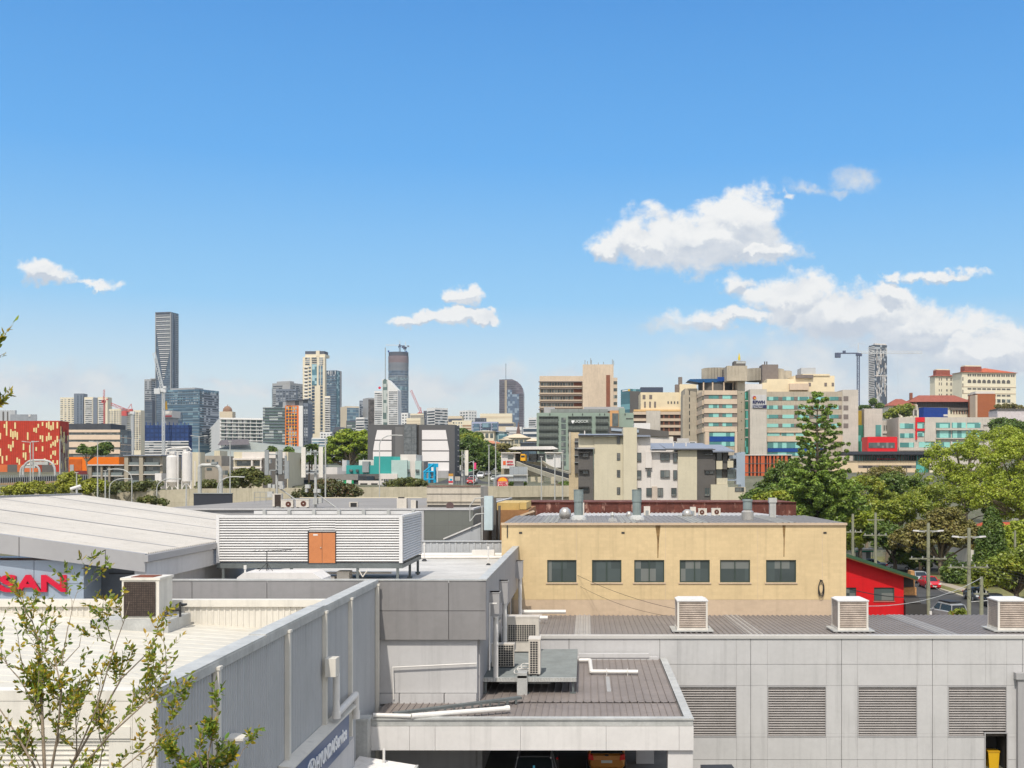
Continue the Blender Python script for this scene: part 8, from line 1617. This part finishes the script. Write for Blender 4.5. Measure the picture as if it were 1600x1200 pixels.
lw = Bld('grey_link_wing', 'lower grey wing with punched windows behind the red pod', 520, 1378, 1405, 1405, 657, m_conc3, depth=12); lw.rects('A', 'window', m_darkwin, cols(1380, 1402, 6, .6), [(664.5, 672.5)], .1); lw.rects('A', 'ledge', m_offw, [(1378, 1405)], [(675, 677.5)], .5)
# long car park with dark canopy
cpk = Bld('hospital_car_park', 'long pale car park levels with dark flat canopy roof behind the park trees', 400, 1300, 1431, 1431, 720, mat('carpark_cream', rgb(230, 206, 172), .8, var=.05), depth=22)
cpk.rects('A', 'dark_opening', m_gap, [(1348, 1363), (1378, 1393), (1409, 1424)], [(727.5, 731), (738.5, 742)], .1); cpk.rects('A', 'shade_band', m_greypan, [(1341, 1431)], [(727, 731.3), (738, 742.3)], .05); cpk.rects('A', 'post', m_char, [(1355, 1356), (1385, 1386), (1416, 1417)], [(727, 742)], .25)
cpk.block('glass_stair', m_green_g, 1432, 1451, 712, 745, .5, 4); cpk.block('cream_shaft', m_her, 1452.5, 1463, 714, 745, 0, 4); cpk.block('cream_end', mat('carpark_cream', rgb(230, 206, 172), .8, var=.05), 1463, 1482, 722, 745, .5, 5)
MB().box(-cpk.tA(1320), -cpk.tA(1545), -2, 20, cpk.z(710.5), cpk.z(705.5)).build('dark_canopy', plain('canopy_dark', rgb(52, 56, 64), .5), cpk.root)
cpk.rects('A', 'rail_post', m_char, [(1341+i*4.1, 1341.6+i*4.1) for i in range(34)], [(710.5, 720.5)], .6); cpk.rects('A', 'red_band', m_rfr, [(1372, 1402)], [(716, 718)], -1.5, 2.2); cpk.block('rear_glazing', m_green_g, 1341, 1480, 711, 720, 6, 8)
tree('leafy_tree', 'rounded dark green tree on the hill left of the tiled verandah wing', 1405, 0, 600, [(1405, 645, 16, 10), (1392, 650, 10, 8), (1418, 640, 8, 8)], 90, 1.5, 50, .8, L_mid, group=TR); tree('leafy_tree', 'dark spiky pine top in front of the slim striped tower base', 1364, 0, 650, [(1364, 630, 7, 7), (1352, 637, 10, 3), (1374, 635, 6, 5)], 50, 1.2, 50, .7, L_dark, group=TR); tree('leafy_tree', 'yellowish treetops beneath the heritage hospital at the right', 1575, 0, 660, [(1573, 636, 18, 4), (1590, 638, 14, 4)], 50, 1.4, 40, .7, L_olive, group=TR); tree('leafy_tree', 'dark hedge-like trees under the white tiled block', 1565, 0, 420, [(1568, 664, 24, 9), (1600, 668, 30, 8)], 90, 1.3, 50, .6, L_dark, group=TR)

# ------------------------------------------------------------------ CITY
g_blue = glass('city_blue_glass', rgb(80, 112, 134), (4, 3.6), (.15, .25, .30, 1), .15, .12, line=((.16, .22, .26, 1), .12)); g_navy = glass('city_navy_glass', rgb(56, 76, 96), (3, 3.4), (.08, .13, .17, 1), .12, .12, line=((.12, .15, .18, 1), .1)); g_teal = glass('city_teal_glass', rgb(78, 128, 142), (3, 3.5), (.3, .45, .48, 1), .35, .12)
g_dk = glass('city_dark_glass', rgb(62, 72, 82), (3, 3.3), (.3, .32, .34, 1), .3, .15); g_grn = glass('city_green_glass', rgb(96, 118, 112), (3.2, 3.2), (.4, .43, .4, 1), .4, .15)
c_cream = mat('city_cream', rgb(234, 222, 196), .85, var=.04, scale=.05); c_white = mat('city_white', rgb(232, 230, 226), .8, var=.04, scale=.05); c_grey = mat('city_grey', rgb(168, 168, 168), .8, var=.05, scale=.05); c_beige = mat('city_beige', rgb(220, 204, 178), .85, var=.05, scale=.05); c_dk = mat('city_charcoal', rgb(92, 96, 106), .7, var=.06, scale=.05); c_slate = mat('city_slate', rgb(120, 128, 140), .7, var=.05, scale=.05)
# tallest tower
t1 = Bld('tall_residential_tower', 'tallest tower of the skyline, dark with stacked white balcony lines and leaning glass edge', 1900, 243.3, 267.5, 279, 487.5, g_navy, th=12, depth=30)
for i in range(52):
    y = 491.5+i*3.15; xr_ = 267 if i < 12 else 267-(i-12)*.0; xl_ = 244.2 if i < 6 else min(256, 244.2+(i-6)*.42)
    xe = 267.2 if i < 15 else max(252, 267.2-(i-15)*.62)
    if xe-xl_ > 1.5: t1.rects('A', 'balcony_slab', c_white if i % 2 else c_grey, [(xl_, xe)], [(y, y+1.15)], 1.2, .3)
    t1.rects('B', 'side_slab', c_grey, [(274.5, 278.8)], [(y, y+1.2)], .9, .3) if i < 49 else None
t1.rects('A', 'vertical_fin', c_grey, [(243.2, 244.1), (266.6, 267.6)], [(488, 660)], 1.5, .3); t1.rects('B', 'vertical_fin', c_slate, [(268.2, 269.2), (272.5, 273.4)], [(489, 660)], 1.3, .3); t1.rects('A', 'crown', c_dk, [(243.3, 267.5)], [(487.3, 489.2)], 1.6)
def simple(label, Y, xl, xc, xr, yt, m, rowsA=None, rowsB=None, name='city_building', th=10, wm=None, crown_=None, fin=None, base=None, fr=.55, part='window_band', inset=.6, dep=20):
    b = Bld(name, label, Y, xl, xc, xr, yt, m, th=th, depth=dep, base=base)
    if rowsA: y0, p, n = rowsA; b.rects('A', part, wm, [(xl+inset, xc-inset*.5)], rows(y0, p, n, p*fr), .15)
    if rowsB and xr > xc: y0, p, n = rowsB; b.rects('B', part, wm, [(xc+inset*.4, xr-inset*.4)], rows(y0, p, n, p*fr), .15)
    if fin: b.rects('A', 'pier', m, fin, [(yt+1, yt+max(8, (rowsA[0]-yt)+rowsA[1]*rowsA[2]))], .45)
    if not rowsA and not rowsB and th != 60 and 'edge' not in label:
        n = max(2, int((xc-xl)/4.2)); b.rects('A', 'window', g_dk, cols(xl+.6, xc-.6, n, .55), rows(yt+2.6, 4.4, 5, 2.1), .12)
        if xr-xc > 3: b.rects('B', 'window', g_dk, cols(xc+.5, xr-.5, max(1, int((xr-xc)/4)), .5), rows(yt+2.6, 4.4, 5, 2.1), .12)
    if crown_: a, c, t = crown_; MB().box(-b.tA(a), -b.tA(c), 3, 12, b.zt-b.g, b.zt-b.g+(yt-t)*Y/F).build('plant_room', c_grey, b.root)
    return b
simple('slim grey tower hugging the left side of the tallest tower', 1700, 225.5, 236, 243, 592.5, c_grey, (596, 3.2, 20), (596, 3.2, 20), wm=g_dk, crown_=(233, 241, 591))
simple('dark stepped slab in front of the slim grey tower', 1500, 226, 238, 243, 625, c_dk, (628, 3, 14), None, wm=g_navy)
b = simple('broad blue glass office block beneath the tallest tower', 1100, 256, 311, 342, 608, g_blue, name='blue_glass_block', th=22); b.rects('A', 'floor_line', g_navy, [(256, 311)], rows(611, 4.1, 20, .9), .3); b.rects('B', 'window_band', g_dk, [(312, 341.5)], rows(613, 4.0, 20, 2.3), .2); b.rects('B', 'cladding', c_slate, [(318, 341.8)], rows(615.3, 4.0, 20, 1.6), .35); b.rects('A', 'dark_inset', g_navy, [(276, 285)], [(643, 660)], .5); MB().box(-b.tA(262), -b.tA(300), 4, 16, b.zt-b.g, b.zt-b.g+2).build('roof_screen', c_grey, b.root)
b = Bld('construction_site', 'half built tower wrapped in blue scaffold mesh under a white crane', 800, 226.5, 295, 300, 664, mat('scaffold_blue', rgb(44, 72, 128), .8, var=.25, scale=.3, brick=(3.2, 3.0, -.5, .6)), th=8, depth=24); b.rects('A', 'floor_slab', c_white, [(227, 295)], rows(689, 4, 6, 1.4), .8); b.rects('A', 'open_floor', g_dk, [(227, 295)], rows(690.6, 4, 5, 2.2), .5); b.block('concrete_core', c_grey, 251, 263, 651, 664, 6, 14); b.block('core_top', m_offw, 249, 264.5, 641, 651.5, 4, 16); b.block('red_stripe', m_signred, 249.5, 264, 648.3, 650.5, 3.8, 4)
for i, px in enumerate(range(228, 296, 6)): b.block('scaffold_pole', m_blueband, px, px+.7, 659+(i % 3), 664.2, .2, .6)
tcrane('luffing_crane', 'white luffing crane with red tip leaning left over the scaffold tower', xx(253, 790), 793, ground(xx(253, 790), 790), zz(612, 790)-ground(xx(253, 790), 790), 26, 6, m_cw, m_cw, 0, math.radians(103)); 
o = empty('yellow_hoist', at(259, 640, 795), 'small yellow hoist beside the white luffing crane', 'hoist'); MB().prism([(-.9, 0), (.9, 0), (.4, 5.8), (-.2, 5.8)], 'y', 0, 1).build('body', plain('hoist_yellow', rgb(236, 180, 20), .5), o)
b = simple('cream tower with slate vertical shafts, left of two joined at the far left', 1600, 94, 118, 118.2, 621, c_cream, (624, 2.95, 15), None, wm=g_dk, name='cream_apartment_tower', th=0, fr=.4, fin=[(98.5, 101), (104, 106.5), (110, 112)])
b.block('slate_shaft', c_slate, 116.5, 131, 615, 700, -2, 12); b.block('cream_wing', c_cream, 132, 146, 620.5, 700, -1, 14); b.block('slate_shaft', c_slate, 146.5, 153, 621.5, 700, -2, 12); b.block('cream_wing', c_cream, 153.2, 168.5, 620.5, 700, -1, 14)
b.rects('A', 'balcony_slab', c_white, [(132.5, 145.5), (154, 164)], rows(624, 2.95, 15, 1.0), 1.8); b.rects('A', 'window_band', g_dk, [(134, 144), (155, 163)], rows(625.3, 2.95, 15, 1.3), 1.2); b.rects('A', 'shaft_slot', g_navy, [(122, 123.5), (127, 128.5)], [(617, 664)], 2.2)
b = simple('cream apartments with small square windows right of the far cream towers', 1400, 170, 189, 205, 638.5, c_cream, (642, 3.1, 17), (642, 3.1, 17), wm=g_dk, name='cream_apartment_tower', th=30, fr=.5, fin=[(173, 174.5), (177, 178.5), (181.5, 183), (185.5, 187)]); b.rects('B', 'grey_shaft', c_grey, [(189.4, 198)], [(638, 700)], .6)
b = simple('lower cream apartments with square windows directly left of the scaffold tower', 1300, 205, 220, 226, 641, c_cream, (644.5, 3.3, 18), None, wm=g_dk, name='cream_apartment_tower', th=10, fr=.62, fin=[(208.2, 209.4), (212, 213.2), (216, 217.2)])
tcrane('luffing_crane', 'stubby red and white luffing crane in front of the cream apartments', xx(207, 900), 900, ground(xx(207, 900), 900), zz(647, 900)-ground(xx(207, 900), 900), 18, 8, m_cw, m_cr, 0, math.radians(158))
tcrane('luffing_crane', 'distant thin red crane boom standing above the far cream towers', xx(163, 1500), 1500, ground(xx(163, 1500), 1500), zz(628, 1500)-ground(xx(163, 1500), 1500), 14, 3, m_cr, m_cr, 0, math.radians(88))
# white apartments
b = Bld('white_apartments', 'wide white apartment block with repeated glazed balconies left of the orange-striped one', 900, 325, 343.5, 410.5, 652.5, c_white, th=70, depth=18)
b.rects('B', 'glazed_bay', g_grn, cols(345, 410, 7, .8), rows(655.5, 5.6, 10, 4.0), .15); b.rects('B', 'balcony_slab', c_white, [(344, 410.5)], rows(654.3, 5.6, 10, 1.1), 1.3); b.rects('B', 'dark_recess', c_dk, cols(348, 410, 7, .22), rows(655.6, 5.6, 10, 3.9), .3)
b.rects('A', 'side_window', g_grn, [(326, 330)], rows(656, 5.6, 10, 3), .1)
b = Bld('glass_apartments', 'green-grey glass apartment block with orange framed bay and white stripe', 850, 410.8, 446, 446.2, 636, g_grn, th=0, depth=20)
b.rects('A', 'floor_slab', c_slate, [(410.8, 446)], rows(637, 4.85, 14, 1.0), .6); b.block('orange_bay', mat('orange_frame', rgb(232, 130, 40), .7), 446.3, 466, 634, 702, -1.5, 12); b.rects('A', 'bay_glazing', g_dk, cols(447.3, 465.5, 4, .72), rows(635.5, 4.85, 14, 3.4), 1.6)
b.rects('A', 'yellow_panel', plain('panel_yellow', rgb(240, 190, 60), .6), [(451.3, 452.6), (455.8, 457), (460.4, 461.6)], [(637+i*9.7, 641+i*9.7) for i in range(7)], 1.75); b.block('orange_edge', mat('orange_edge', rgb(238, 120, 40), .7), 465, 467.5, 634, 702, -1.9, 3); b.block('white_stripe', c_white, 467.6, 474, 634, 702, -1.7, 10); b.block('right_wing', c_slate, 474.2, 481.5, 630, 702, -.5, 14); b.rects('A', 'wing_glazing', g_dk, [(475, 477.5), (478.5, 481)], rows(635, 4.85, 14, 3.2), .8)
MB().prism([(-b.tA(430), b.zt-b.g), (-b.tA(481), b.zt-b.g), (-b.tA(481), b.z(624.5)), (-b.tA(462), b.z(625.5)), (-b.tA(430), b.z(629))], 'y', 1, 14).build('penthouse', g_dk, b.root); MB().prism([(-b.tA(446), b.z(627.6)), (-b.tA(482), b.z(624.8)), (-b.tA(482), b.z(623.6)), (-b.tA(446), b.z(626.6))], 'y', -1.5, 15).build('flying_roof', c_dk, b.root)
simple('pale grey tower with stepped top behind the glass apartments', 1500, 425.5, 453, 480, 598, c_grey, (602, 3.3, 12), (602, 3.3, 12), wm=g_dk, th=25, fr=.5, crown_=(430, 450, 595)); simple('square windowed grey tower in front of the stepped pale one', 1350, 431, 463, 465, 608, c_slate, (611, 3.4, 10), None, wm=g_dk, th=5, fin=[(436, 437), (441, 442), (446, 447), (451, 452), (456, 457)], crown_=(440, 452, 601))
simple('teal glass sliver at the left of the stepped grey tower', 1520, 424.8, 433, 433.1, 604, g_teal, th=0)
# tall cream tower
b = Bld('cream_residential_tower', 'tall slender cream tower with dark penthouse and blue-green window stack', 1400, 473, 507.5, 510, 557.5, c_cream, th=5, depth=24)
b.block('upper_shaft', c_cream, 476, 507, 553, 557.5, 2, 20); b.block('dark_penthouse', c_dk, 475.5, 505.5, 548, 555.5, 3, 18); b.block('cream_crown', c_cream, 493, 498.5, 547.5, 556, 1.5, 10)
b.rects('A', 'balcony_slab', c_white, [(475.5, 481)], rows(573, 5.4, 18, 1.5), 1.2); b.rects('A', 'dark_opening', c_dk, [(476.3, 480.5)], rows(575.2, 5.4, 18, 1.6), .2); b.rects('A', 'teal_stack', g_teal, [(487.5, 495)], [(569, 602)], .6)
b.rects('A', 'window', g_navy, [(487.3, 491.7), (501, 504.3)], rows(603.5, 5.0, 15, 3.6), .4); b.rects('A', 'blue_stack', g_blue, [(498, 500), (501.2, 504.3)], [(571, 602)], .5); b.rects('A', 'window', g_navy, [(482.4, 485.9)], rows(573, 5.4, 18, 2.6), .3); b.rects('A', 'window_band', g_dk, [(477, 484), (487, 495), (499, 505)], rows(558.5, 3.2, 4, 1.8), .4); b.block('lower_shaft', c_cream, 495.5, 500.5, 602, 700, -1.2, 2)
b = Bld('cream_residential_tower', 'lower stack of curved cream balconies on the right flank of the tall cream tower', 1380, 507.7, 515.8, 515.9, 619, c_cream, depth=14); b.rects('A', 'balcony_slab', c_white, [(507.5, 516.3)], rows(621, 3.6, 16, 1.3), 1.4); b.rects('A', 'dark_opening', g_dk, [(508.5, 515)], rows(622.6, 3.6, 16, 1.6), .3)
b = simple('dark blue glass tower with white looped crown right of the tall cream tower', 1700, 509, 525, 533.5, 578.5, g_navy, name='dark_glass_tower', th=15); b.rects('A', 'floor_line', g_blue, [(509.2, 525)], rows(588, 4.1, 22, .9), .3); b.rects('B', 'light_edge', g_teal, [(526, 530)], [(580, 690)], .4); b.rects('B', 'grey_edge', c_grey, [(531.5, 533.3)], [(579, 690)], .6); b.rects('A', 'crown_loop', c_white, [(513.2, 513.9), (516, 516.7), (518.5, 519.1), (523.6, 524.3)], [(579.2, 585)], .5)
simple('sand coloured slab with teal glass front beside the dark blue tower', 1250, 532, 541.5, 561, 634.5, c_beige, th=60, name='city_building').rects('B', 'teal_front', g_blue, [(542, 560.5)], [(637, 680)], .5)
simple('narrow grey tower left of the speckled one', 1300, 561.5, 567.5, 568, 626, c_slate, (629, 3.4, 12), None, wm=g_dk, th=0); b = simple('speckled dark grey tower with pale left flank', 1250, 567, 575.5, 593.5, 621.5, c_grey, None, None, th=60); b.rects('B', 'speckled_screen', mat('speckled_screen', rgb(112, 106, 102), .8, var=.5, scale=.25, brick=(2.6, 3.4, -.5, .7)), [(575.6, 593.4)], [(624, 690)], .4)
# white gabled tower
b = Bld('white_gabled_tower', 'white banded tower with pointed sloping top and green glass centre', 1150, 585, 597.5, 597.6, 611, c_white, depth=20)
X_ = lambda px: -b.tA(px)
MB().prism([(X_(597.6), 0), (X_(624.5), 0), (X_(622.3), b.z(655)), (X_(622), b.z(609.5)), (X_(606.5), b.z(593)), (X_(597.6), b.z(593))], 'y', -2, 20).build('gabled_wall', c_white, b.root)
MB().prism([(X_(599), 0), (X_(605.8), 0), (X_(605.8), b.z(595)), (X_(602.5), b.z(591.7)), (X_(599), b.z(595))], 'y', -2.8, -2).build('green_glass_centre', g_grn, b.root)
b.rects('A', 'window_band', g_dk, [(585.5, 597)], rows(614, 2.9, 18, 1.3), .2); b.rects('A', 'window_band', g_dk, [(608, 621.5)], rows(612, 2.9, 18, 1.3), 2.2)
MB().tube((X_(593.2), -.5, b.z(606)), (X_(593.2), 0, b.z(606)), 1.3, None, 12).build('red_round_logo', m_signred, b.root)
# tower under construction
b = Bld('tower_under_construction', 'tall rounded dark glass tower still under construction with reddish netted floors on top', 1650, 604, 604.2, 636, 549, c_slate, th=80, depth=10, nobody=True)
s = F/1650; r = 16.2/s; cx_ = xx(620, 1650)-b.Xc; hz = b.zt-b.g; c_net = mat('red_netting', rgb(134, 108, 114), .8, var=.2, scale=.1)
def ell(z0, z1, k, m, n): 
    o = MB().lathe((0, 0, 0), [(r*k, z0), (r*k, z1)], 24).build(n, m, b.root); o.location = (cx_, r, 0); o.scale = (1, .8, 1); return o
b.root.rotation_euler.z = 0
ell(0, b.z(577)-0, .98, glass('construct_glass', rgb(74, 92, 112), (4, 3.6), (.12, .17, .22, 1), .1, line=((.16, .19, .22, 1), .12)), 'glass_shaft'); ell(b.z(577), b.z(566), .97, c_slate, 'bare_floors'); ell(b.z(566), b.z(555), .985, c_net, 'netted_floors'); ell(b.z(555), b.z(549), .96, c_dk, 'formwork')
for i in range(16): y = 556+i*1.9+(8 if i > 11 else 0); ell(b.z(y+.5), b.z(y), 1.0, c_grey, 'floor_slab')
for y in (590, 592, 604, 606, 608): ell(b.z(y+.8), b.z(y), 1.0, g_teal, 'light_band')
for px in (606, 611, 617, 623, 629, 634): MB().box(-1, 1, -1, 1, b.z(549.5), b.z(547+px % 3)).build('top_form', m_blueband, b.root).location = (xx(px, 1650)-b.Xc, r*.4, 0)
for k, (px, yt, jb, cj_, a, lb) in enumerate(((622.5, 536.5, 20, 7, math.pi, 'pale crane with long left jib on top of the rounded unfinished tower'), (630, 537.5, 7, 3, 0, 'second short dark crane on top of the rounded unfinished tower'))):
    tcrane('tower_crane', lb, xx(px, 1650), 1662+k*8, zz(549, 1650), (549-yt)*1650/F-4, jb, cj_, m_navy, m_cw, a)
tag(MB().box(xx(602, 1645)-.5, xx(602, 1645)+.5, 1645, 1646, ground(0, 1645), zz(543, 1645)).build('hoist_mast', m_steelgr), 'thin hoist mast up the left side of the rounded unfinished tower', 'hoist')
tcrane('luffing_crane', 'thin dark luffing crane boom leaning left, right of the rounded unfinished tower', xx(659, 1200), 1200, ground(xx(659, 1200), 1200), zz(648, 1200)-ground(xx(659, 1200), 1200), 26, 4, m_navy, m_cr, 0, math.radians(114))
# riverside dark curved tower
b = empty('curved_brown_tower', at(799, 668, 2000), 'dark brown tower with swooping curved right shoulder and thin spire', 'building'); s = F/2000; q = lambda a, c: ((a-799)/s, (668-c)/s)
m_brt = glass('bronze_glass', rgb(92, 84, 96), (5, 4), (.13, .12, .15, 1), .12, .12, line=((.15, .13, .14, 1), .14)); cv = [q(780, 700), q(818.5, 700), q(818.5, 615), q(817, 607), q(813.5, 601), q(808, 596), q(800, 592.5), q(780, 593)]
MB().prism(cv, 'y', 0, 30).build('wall', m_brt, b); MB().prism([q(792, 700), q(811, 700), q(811, 616), q(800, 616), q(800, 609), q(792, 609)], 'y', -1.5, 0).build('blue_face', glass('bronze_blue', rgb(84, 104, 128), (4, 4), (.2, .26, .32, 1), .25), b)
for i in range(24): MB().box(q(780.3, 0)[0], q(818, 0)[0] if i > 5 else q(806, 0)[0], -.8, 0, (668-(597+i*3.2))/s, (668-(596.2+i*3.2))/s).build('floor_line', c_dk, b)
MB().box(q(789, 0)[0], q(790, 0)[0], -2, -.8, 0, q(0, 594)[1]).box(q(791, 0)[0], q(791.8, 0)[0], -2, -.8, 0, q(0, 594)[1]).build('light_seam', c_beige, b); MB().box(q(789.9, 0)[0], q(790.7, 0)[0], 1, 2, q(0, 594)[1], q(0, 568)[1]).build('spire', c_slate, b)
# mid skyline fillers, each measured
C_ = [('dark balcony apartments low in front of the sand and teal slab', 900, 541, 556, 562, 657, c_dk, (660, 4, 6), None, g_grn, 20), ('white balcony apartments stepping down behind the banyan', 880, 556, 569, 575, 652, c_white, (655, 4.2, 6), (655, 4.2, 6), g_dk, 20),
 ('small blue-fronted offices at the left foot of the banyan', 700, 487, 514, 518, 684, c_white, (686, 4.4, 5), None, g_blue, 5), ('white low roofed building above the palms', 760, 500, 520, 528, 675, c_white, None, None, None, 5),
 ('pale building with blue cap left of the cream stepped one, right of the gabled tower', 1000, 627, 637, 641, 645, c_white, None, None, None, 10), ('cream stepped building in front of the gabled tower right side', 950, 635, 657, 663, 653, c_cream, (657, 3.5, 4), None, c_beige, 15),
 ('upper cream building with dark recess behind the stepped cream one', 1080, 641, 662, 664, 646, c_cream, (649, 3, 2), None, c_dk, 10), ('narrow dark slab left of the white banded offices', 1060, 662, 666.5, 667, 642, c_dk, None, None, None, 5),
 ('white banded office building above the charcoal block', 1000, 667, 679.5, 700, 637, c_white, (642, 4.3, 8), (640, 4.3, 8), g_dk, 45), ('pinkish building with dark window strip right of the banded offices', 1100, 700, 722, 725, 650, c_beige, (654, 9, 1), None, c_dk, 10),
 ('cream slab behind the street figs', 950, 706, 737, 738, 657, c_cream, None, None, None, 5), ('cream parking building with brown slots above the street figs', 900, 722, 736.5, 737, 659, c_cream, (664, 4.3, 7), None, mat('slot_brown', rgb(170, 136, 110), .8), 5),
 ('white and teal tower pair peeping over the cream slab', 1300, 718, 732, 745, 641, c_white, None, None, None, 45), ('dark topped building left of the curved cream complex', 1000, 742, 759, 760, 653, c_dk, None, None, None, 5),
 ('blue framed glass office in the centre above the street', 800, 737, 777, 779, 659, mat('lilac_frame', rgb(170, 176, 200), .7), None, None, None, 5), ('cream stepped complex left of the curved brown tower', 1150, 750, 800, 801, 646, c_cream, (650, 6, 1), None, c_beige, 5),
 ('brown windowed cream block beneath the curved brown tower', 950, 776, 803, 806, 660, c_beige, (661.5, 8, 1), None, c_dk, 5), ('white striped wedge roofed building left of the green research building', 900, 826, 838, 846, 652, c_white, (656, 3.3, 5), None, g_dk, 40),
 ('blue windowed white building left of the green research building', 720, 817, 840, 841, 668, c_white, (670, 8, 2), None, g_navy, 5), ('low white roofed offices above the church spire base', 820, 790, 815, 818, 667, c_white, (672, 4, 2), None, c_grey, 5)]
for (lb_, Y, xl, xc, xr, yt, m, ra, rb__, wm, th) in C_: simple(lb_, Y, xl, xc, xr, yt, m, ra, rb__, wm=wm, th=th)
simple('grey building with pale wedge roof left of the banyan', 640, 518, 540, 545, 676, c_slate, None, None, th=10)
o = empty('wedge_roof', at(533, 676, 640), 'dark sloping glass roof just left of the banyan', 'roof'); s = F/640; MB().prism([(-13/s, 0), (11/s, 0), (5/s, 8/s), (-8/s, 9/s)], 'y', -2, 8).build('roof', c_dk, o)
b = [x for x in bpy.data.objects if x.get('label', '').startswith('blue framed glass office')][0]
for a, c, t, bt in ((740, 749, 662, 684), (753, 767, 661, 668), (753, 761, 671, 677), (770, 777, 661, 672)): padd(b, 'blue_window', g_blue, a, c, t, bt, 800, .8, .5).location.y -= 0
b = [x for x in bpy.data.objects if x.get('label', '').startswith('white banded office')][0]; 
o = empty('church_spire', at(810, 682, 760), 'dark brown pointed church spire in the centre of the city slope', 'church'); s = F/760; MB().add([(-4/s, -4/s, 0), (4/s, -4/s, 0), (4/s, 4/s, 0), (-4/s, 4/s, 0), (0, 0, 24/s)], [(0, 1, 4), (1, 2, 4), (2, 3, 4), (3, 0, 4), (3, 2, 1, 0)]).build('spire', mat('spire_brown', rgb(118, 92, 84), .8), o)
# dome
o = empty('domed_building', at(353, 655, 1300), 'sandstone domed building peeping over the white apartments', 'church'); s = F/1300; MB().box(-10/s, 10/s, 0, 12, 0, 12/s).build('wall', c_beige, o); MB().lathe((0, 6, 12/s), [(7/s, 0), (7/s, 3/s), (6.4/s, 5/s), (4/s, 8/s), (.3, 9.5/s), (.1, 12/s)], 20).build('dome', mat('dome_brown', rgb(150, 116, 92), .8), o)
# terracotta / pyramid roofed houses on the slope
def house(label, px, yt, yb, w, Y, wm, rm, rise=5, dep=10, wins=3, g=None):
    s = F/Y; o = empty('hillside_house', at(px, yb, Y), label, 'house', g); W_ = w/2/s; h = (yb-yt-rise)/s
    MB().box(-W_, W_, 0, dep, -6, h).build('wall', wm, o); e = .8; k = min(W_, dep/2)*.8
    MB().add([(-W_-e, -e, h), (W_+e, -e, h), (W_+e, dep+e, h), (-W_-e, dep+e, h), (-W_+k, dep/2-.01, h+rise/s), (W_-k, dep/2+.01, h+rise/s)], [(0, 1, 5, 4), (1, 2, 5), (2, 3, 4, 5), (3, 0, 4), (3, 2, 1, 0)]).build('roof', rm, o)
    for i in range(wins): x = -W_+(i+.5)*2*W_/wins; MB().box(x-W_*.16, x+W_*.16, -.08, .1, h*.35, h*.8).build('window', m_darkwin, o)
    return o
HG = 'houses on the slope above the station'; c_tan = mat('tan_roof', rgb(222, 204, 176), .8, var=.05); c_terr = mat('terracotta_roof', rgb(196, 132, 100), .8, var=.1)
house('beige apartment house with pyramid roof directly above the station canopy', 807, 677, 698, 38, 520, m_beige, c_tan, 7, 14, 5, HG); house('beige apartment house with balconies left of the pyramid roofed one', 790, 684, 698, 18, 500, m_beige, c_tan, 3, 12, 3, HG)
house('terracotta roofed house left of the beige apartment houses', 766, 688, 700, 36, 540, m_salm, c_terr, 5, 12, 4, HG); house('pale green-cream flats with plain roof above the terracotta house', 757, 672, 690, 30, 600, c_cream, c_cream, 2, 12, 4, HG); house('blue windowed low offices right of the pale flats', 776, 673, 683, 32, 610, g_teal, c_slate, 2, 12, 0, HG)
house('cream house tucked against the green research building', 832, 684, 704, 16, 480, m_beige, c_tan, 5, 10, 2, HG); house('dark glazed low building between cream house and station canopy', 826, 690, 704, 26, 470, g_navy, c_dk, 2, 10, 0, HG); house('orange-yellow awning building under the terracotta house', 783, 699, 706, 12, 440, m_ygclad, plain('awning_yellow', rgb(246, 178, 40), .6), 3, 6, 0, HG)
house('small white cottage with decorated gable beside the tall street lamps', 783, 712, 724, 14, 400, m_offw, mat('cottage_roof', rgb(210, 170, 120), .8), 4, 6, 2, HG)
# low fillers right behind the freeway so the slope reads as built-up
FG = 'low sheds behind the freeway'
for k, (a, c, t, Y, m, lb_) in enumerate(((560, 600, 751, 262, m_offw, 'white garage front with dark openings left of the shrubs'), (596, 626, 753, 258, m_panel_mid, 'plain grey wall left of the dark shrubs'), (880, 905, 748, 262, m_flat, 'grey low shed between the busway ramp and apartments'), (100, 145, 741, 300, m_char, 'dark fence-like shed right of the arched gantries'))):
    o = Bld('low_shed', lb_, Y, a, c, c+.1, t, m, depth=8, base=7, group=FG)
    if k == 0: o.rects('A', 'opening', m_gap, [(563, 574), (580, 590)], [(755, 760)], .1)
# distant hills
hl_ = MB(); xs__ = list(np.linspace(-4200, 5200, 70)); R_ = random.Random(2); top = [70+26*math.sin(x/700+1)+14*math.sin(x/260)+R_.random()*8 for x in xs__]
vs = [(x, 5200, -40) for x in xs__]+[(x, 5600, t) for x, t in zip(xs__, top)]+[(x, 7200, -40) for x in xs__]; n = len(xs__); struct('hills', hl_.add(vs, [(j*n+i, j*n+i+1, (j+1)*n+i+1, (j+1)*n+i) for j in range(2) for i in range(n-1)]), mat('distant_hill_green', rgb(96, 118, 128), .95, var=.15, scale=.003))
# ================================================================== air
hz = MB().box(-4400, 5400, -200, 7300, -45, 420).build('haze', bpy.data.materials.new('air')); hz['kind'] = 'stuff'
am = hz.data.materials[0]; am.use_nodes = True; am.node_tree.nodes.clear()
pv = am.node_tree.nodes.new('ShaderNodeVolumePrincipled'); pv.inputs['Color'].default_value = (.80, .88, .96, 1); pv.inputs['Density'].default_value = .00006; pv.inputs['Anisotropy'].default_value = .3
om = am.node_tree.nodes.new('ShaderNodeOutputMaterial'); am.node_tree.links.new(pv.outputs[0], om.inputs['Volume'])
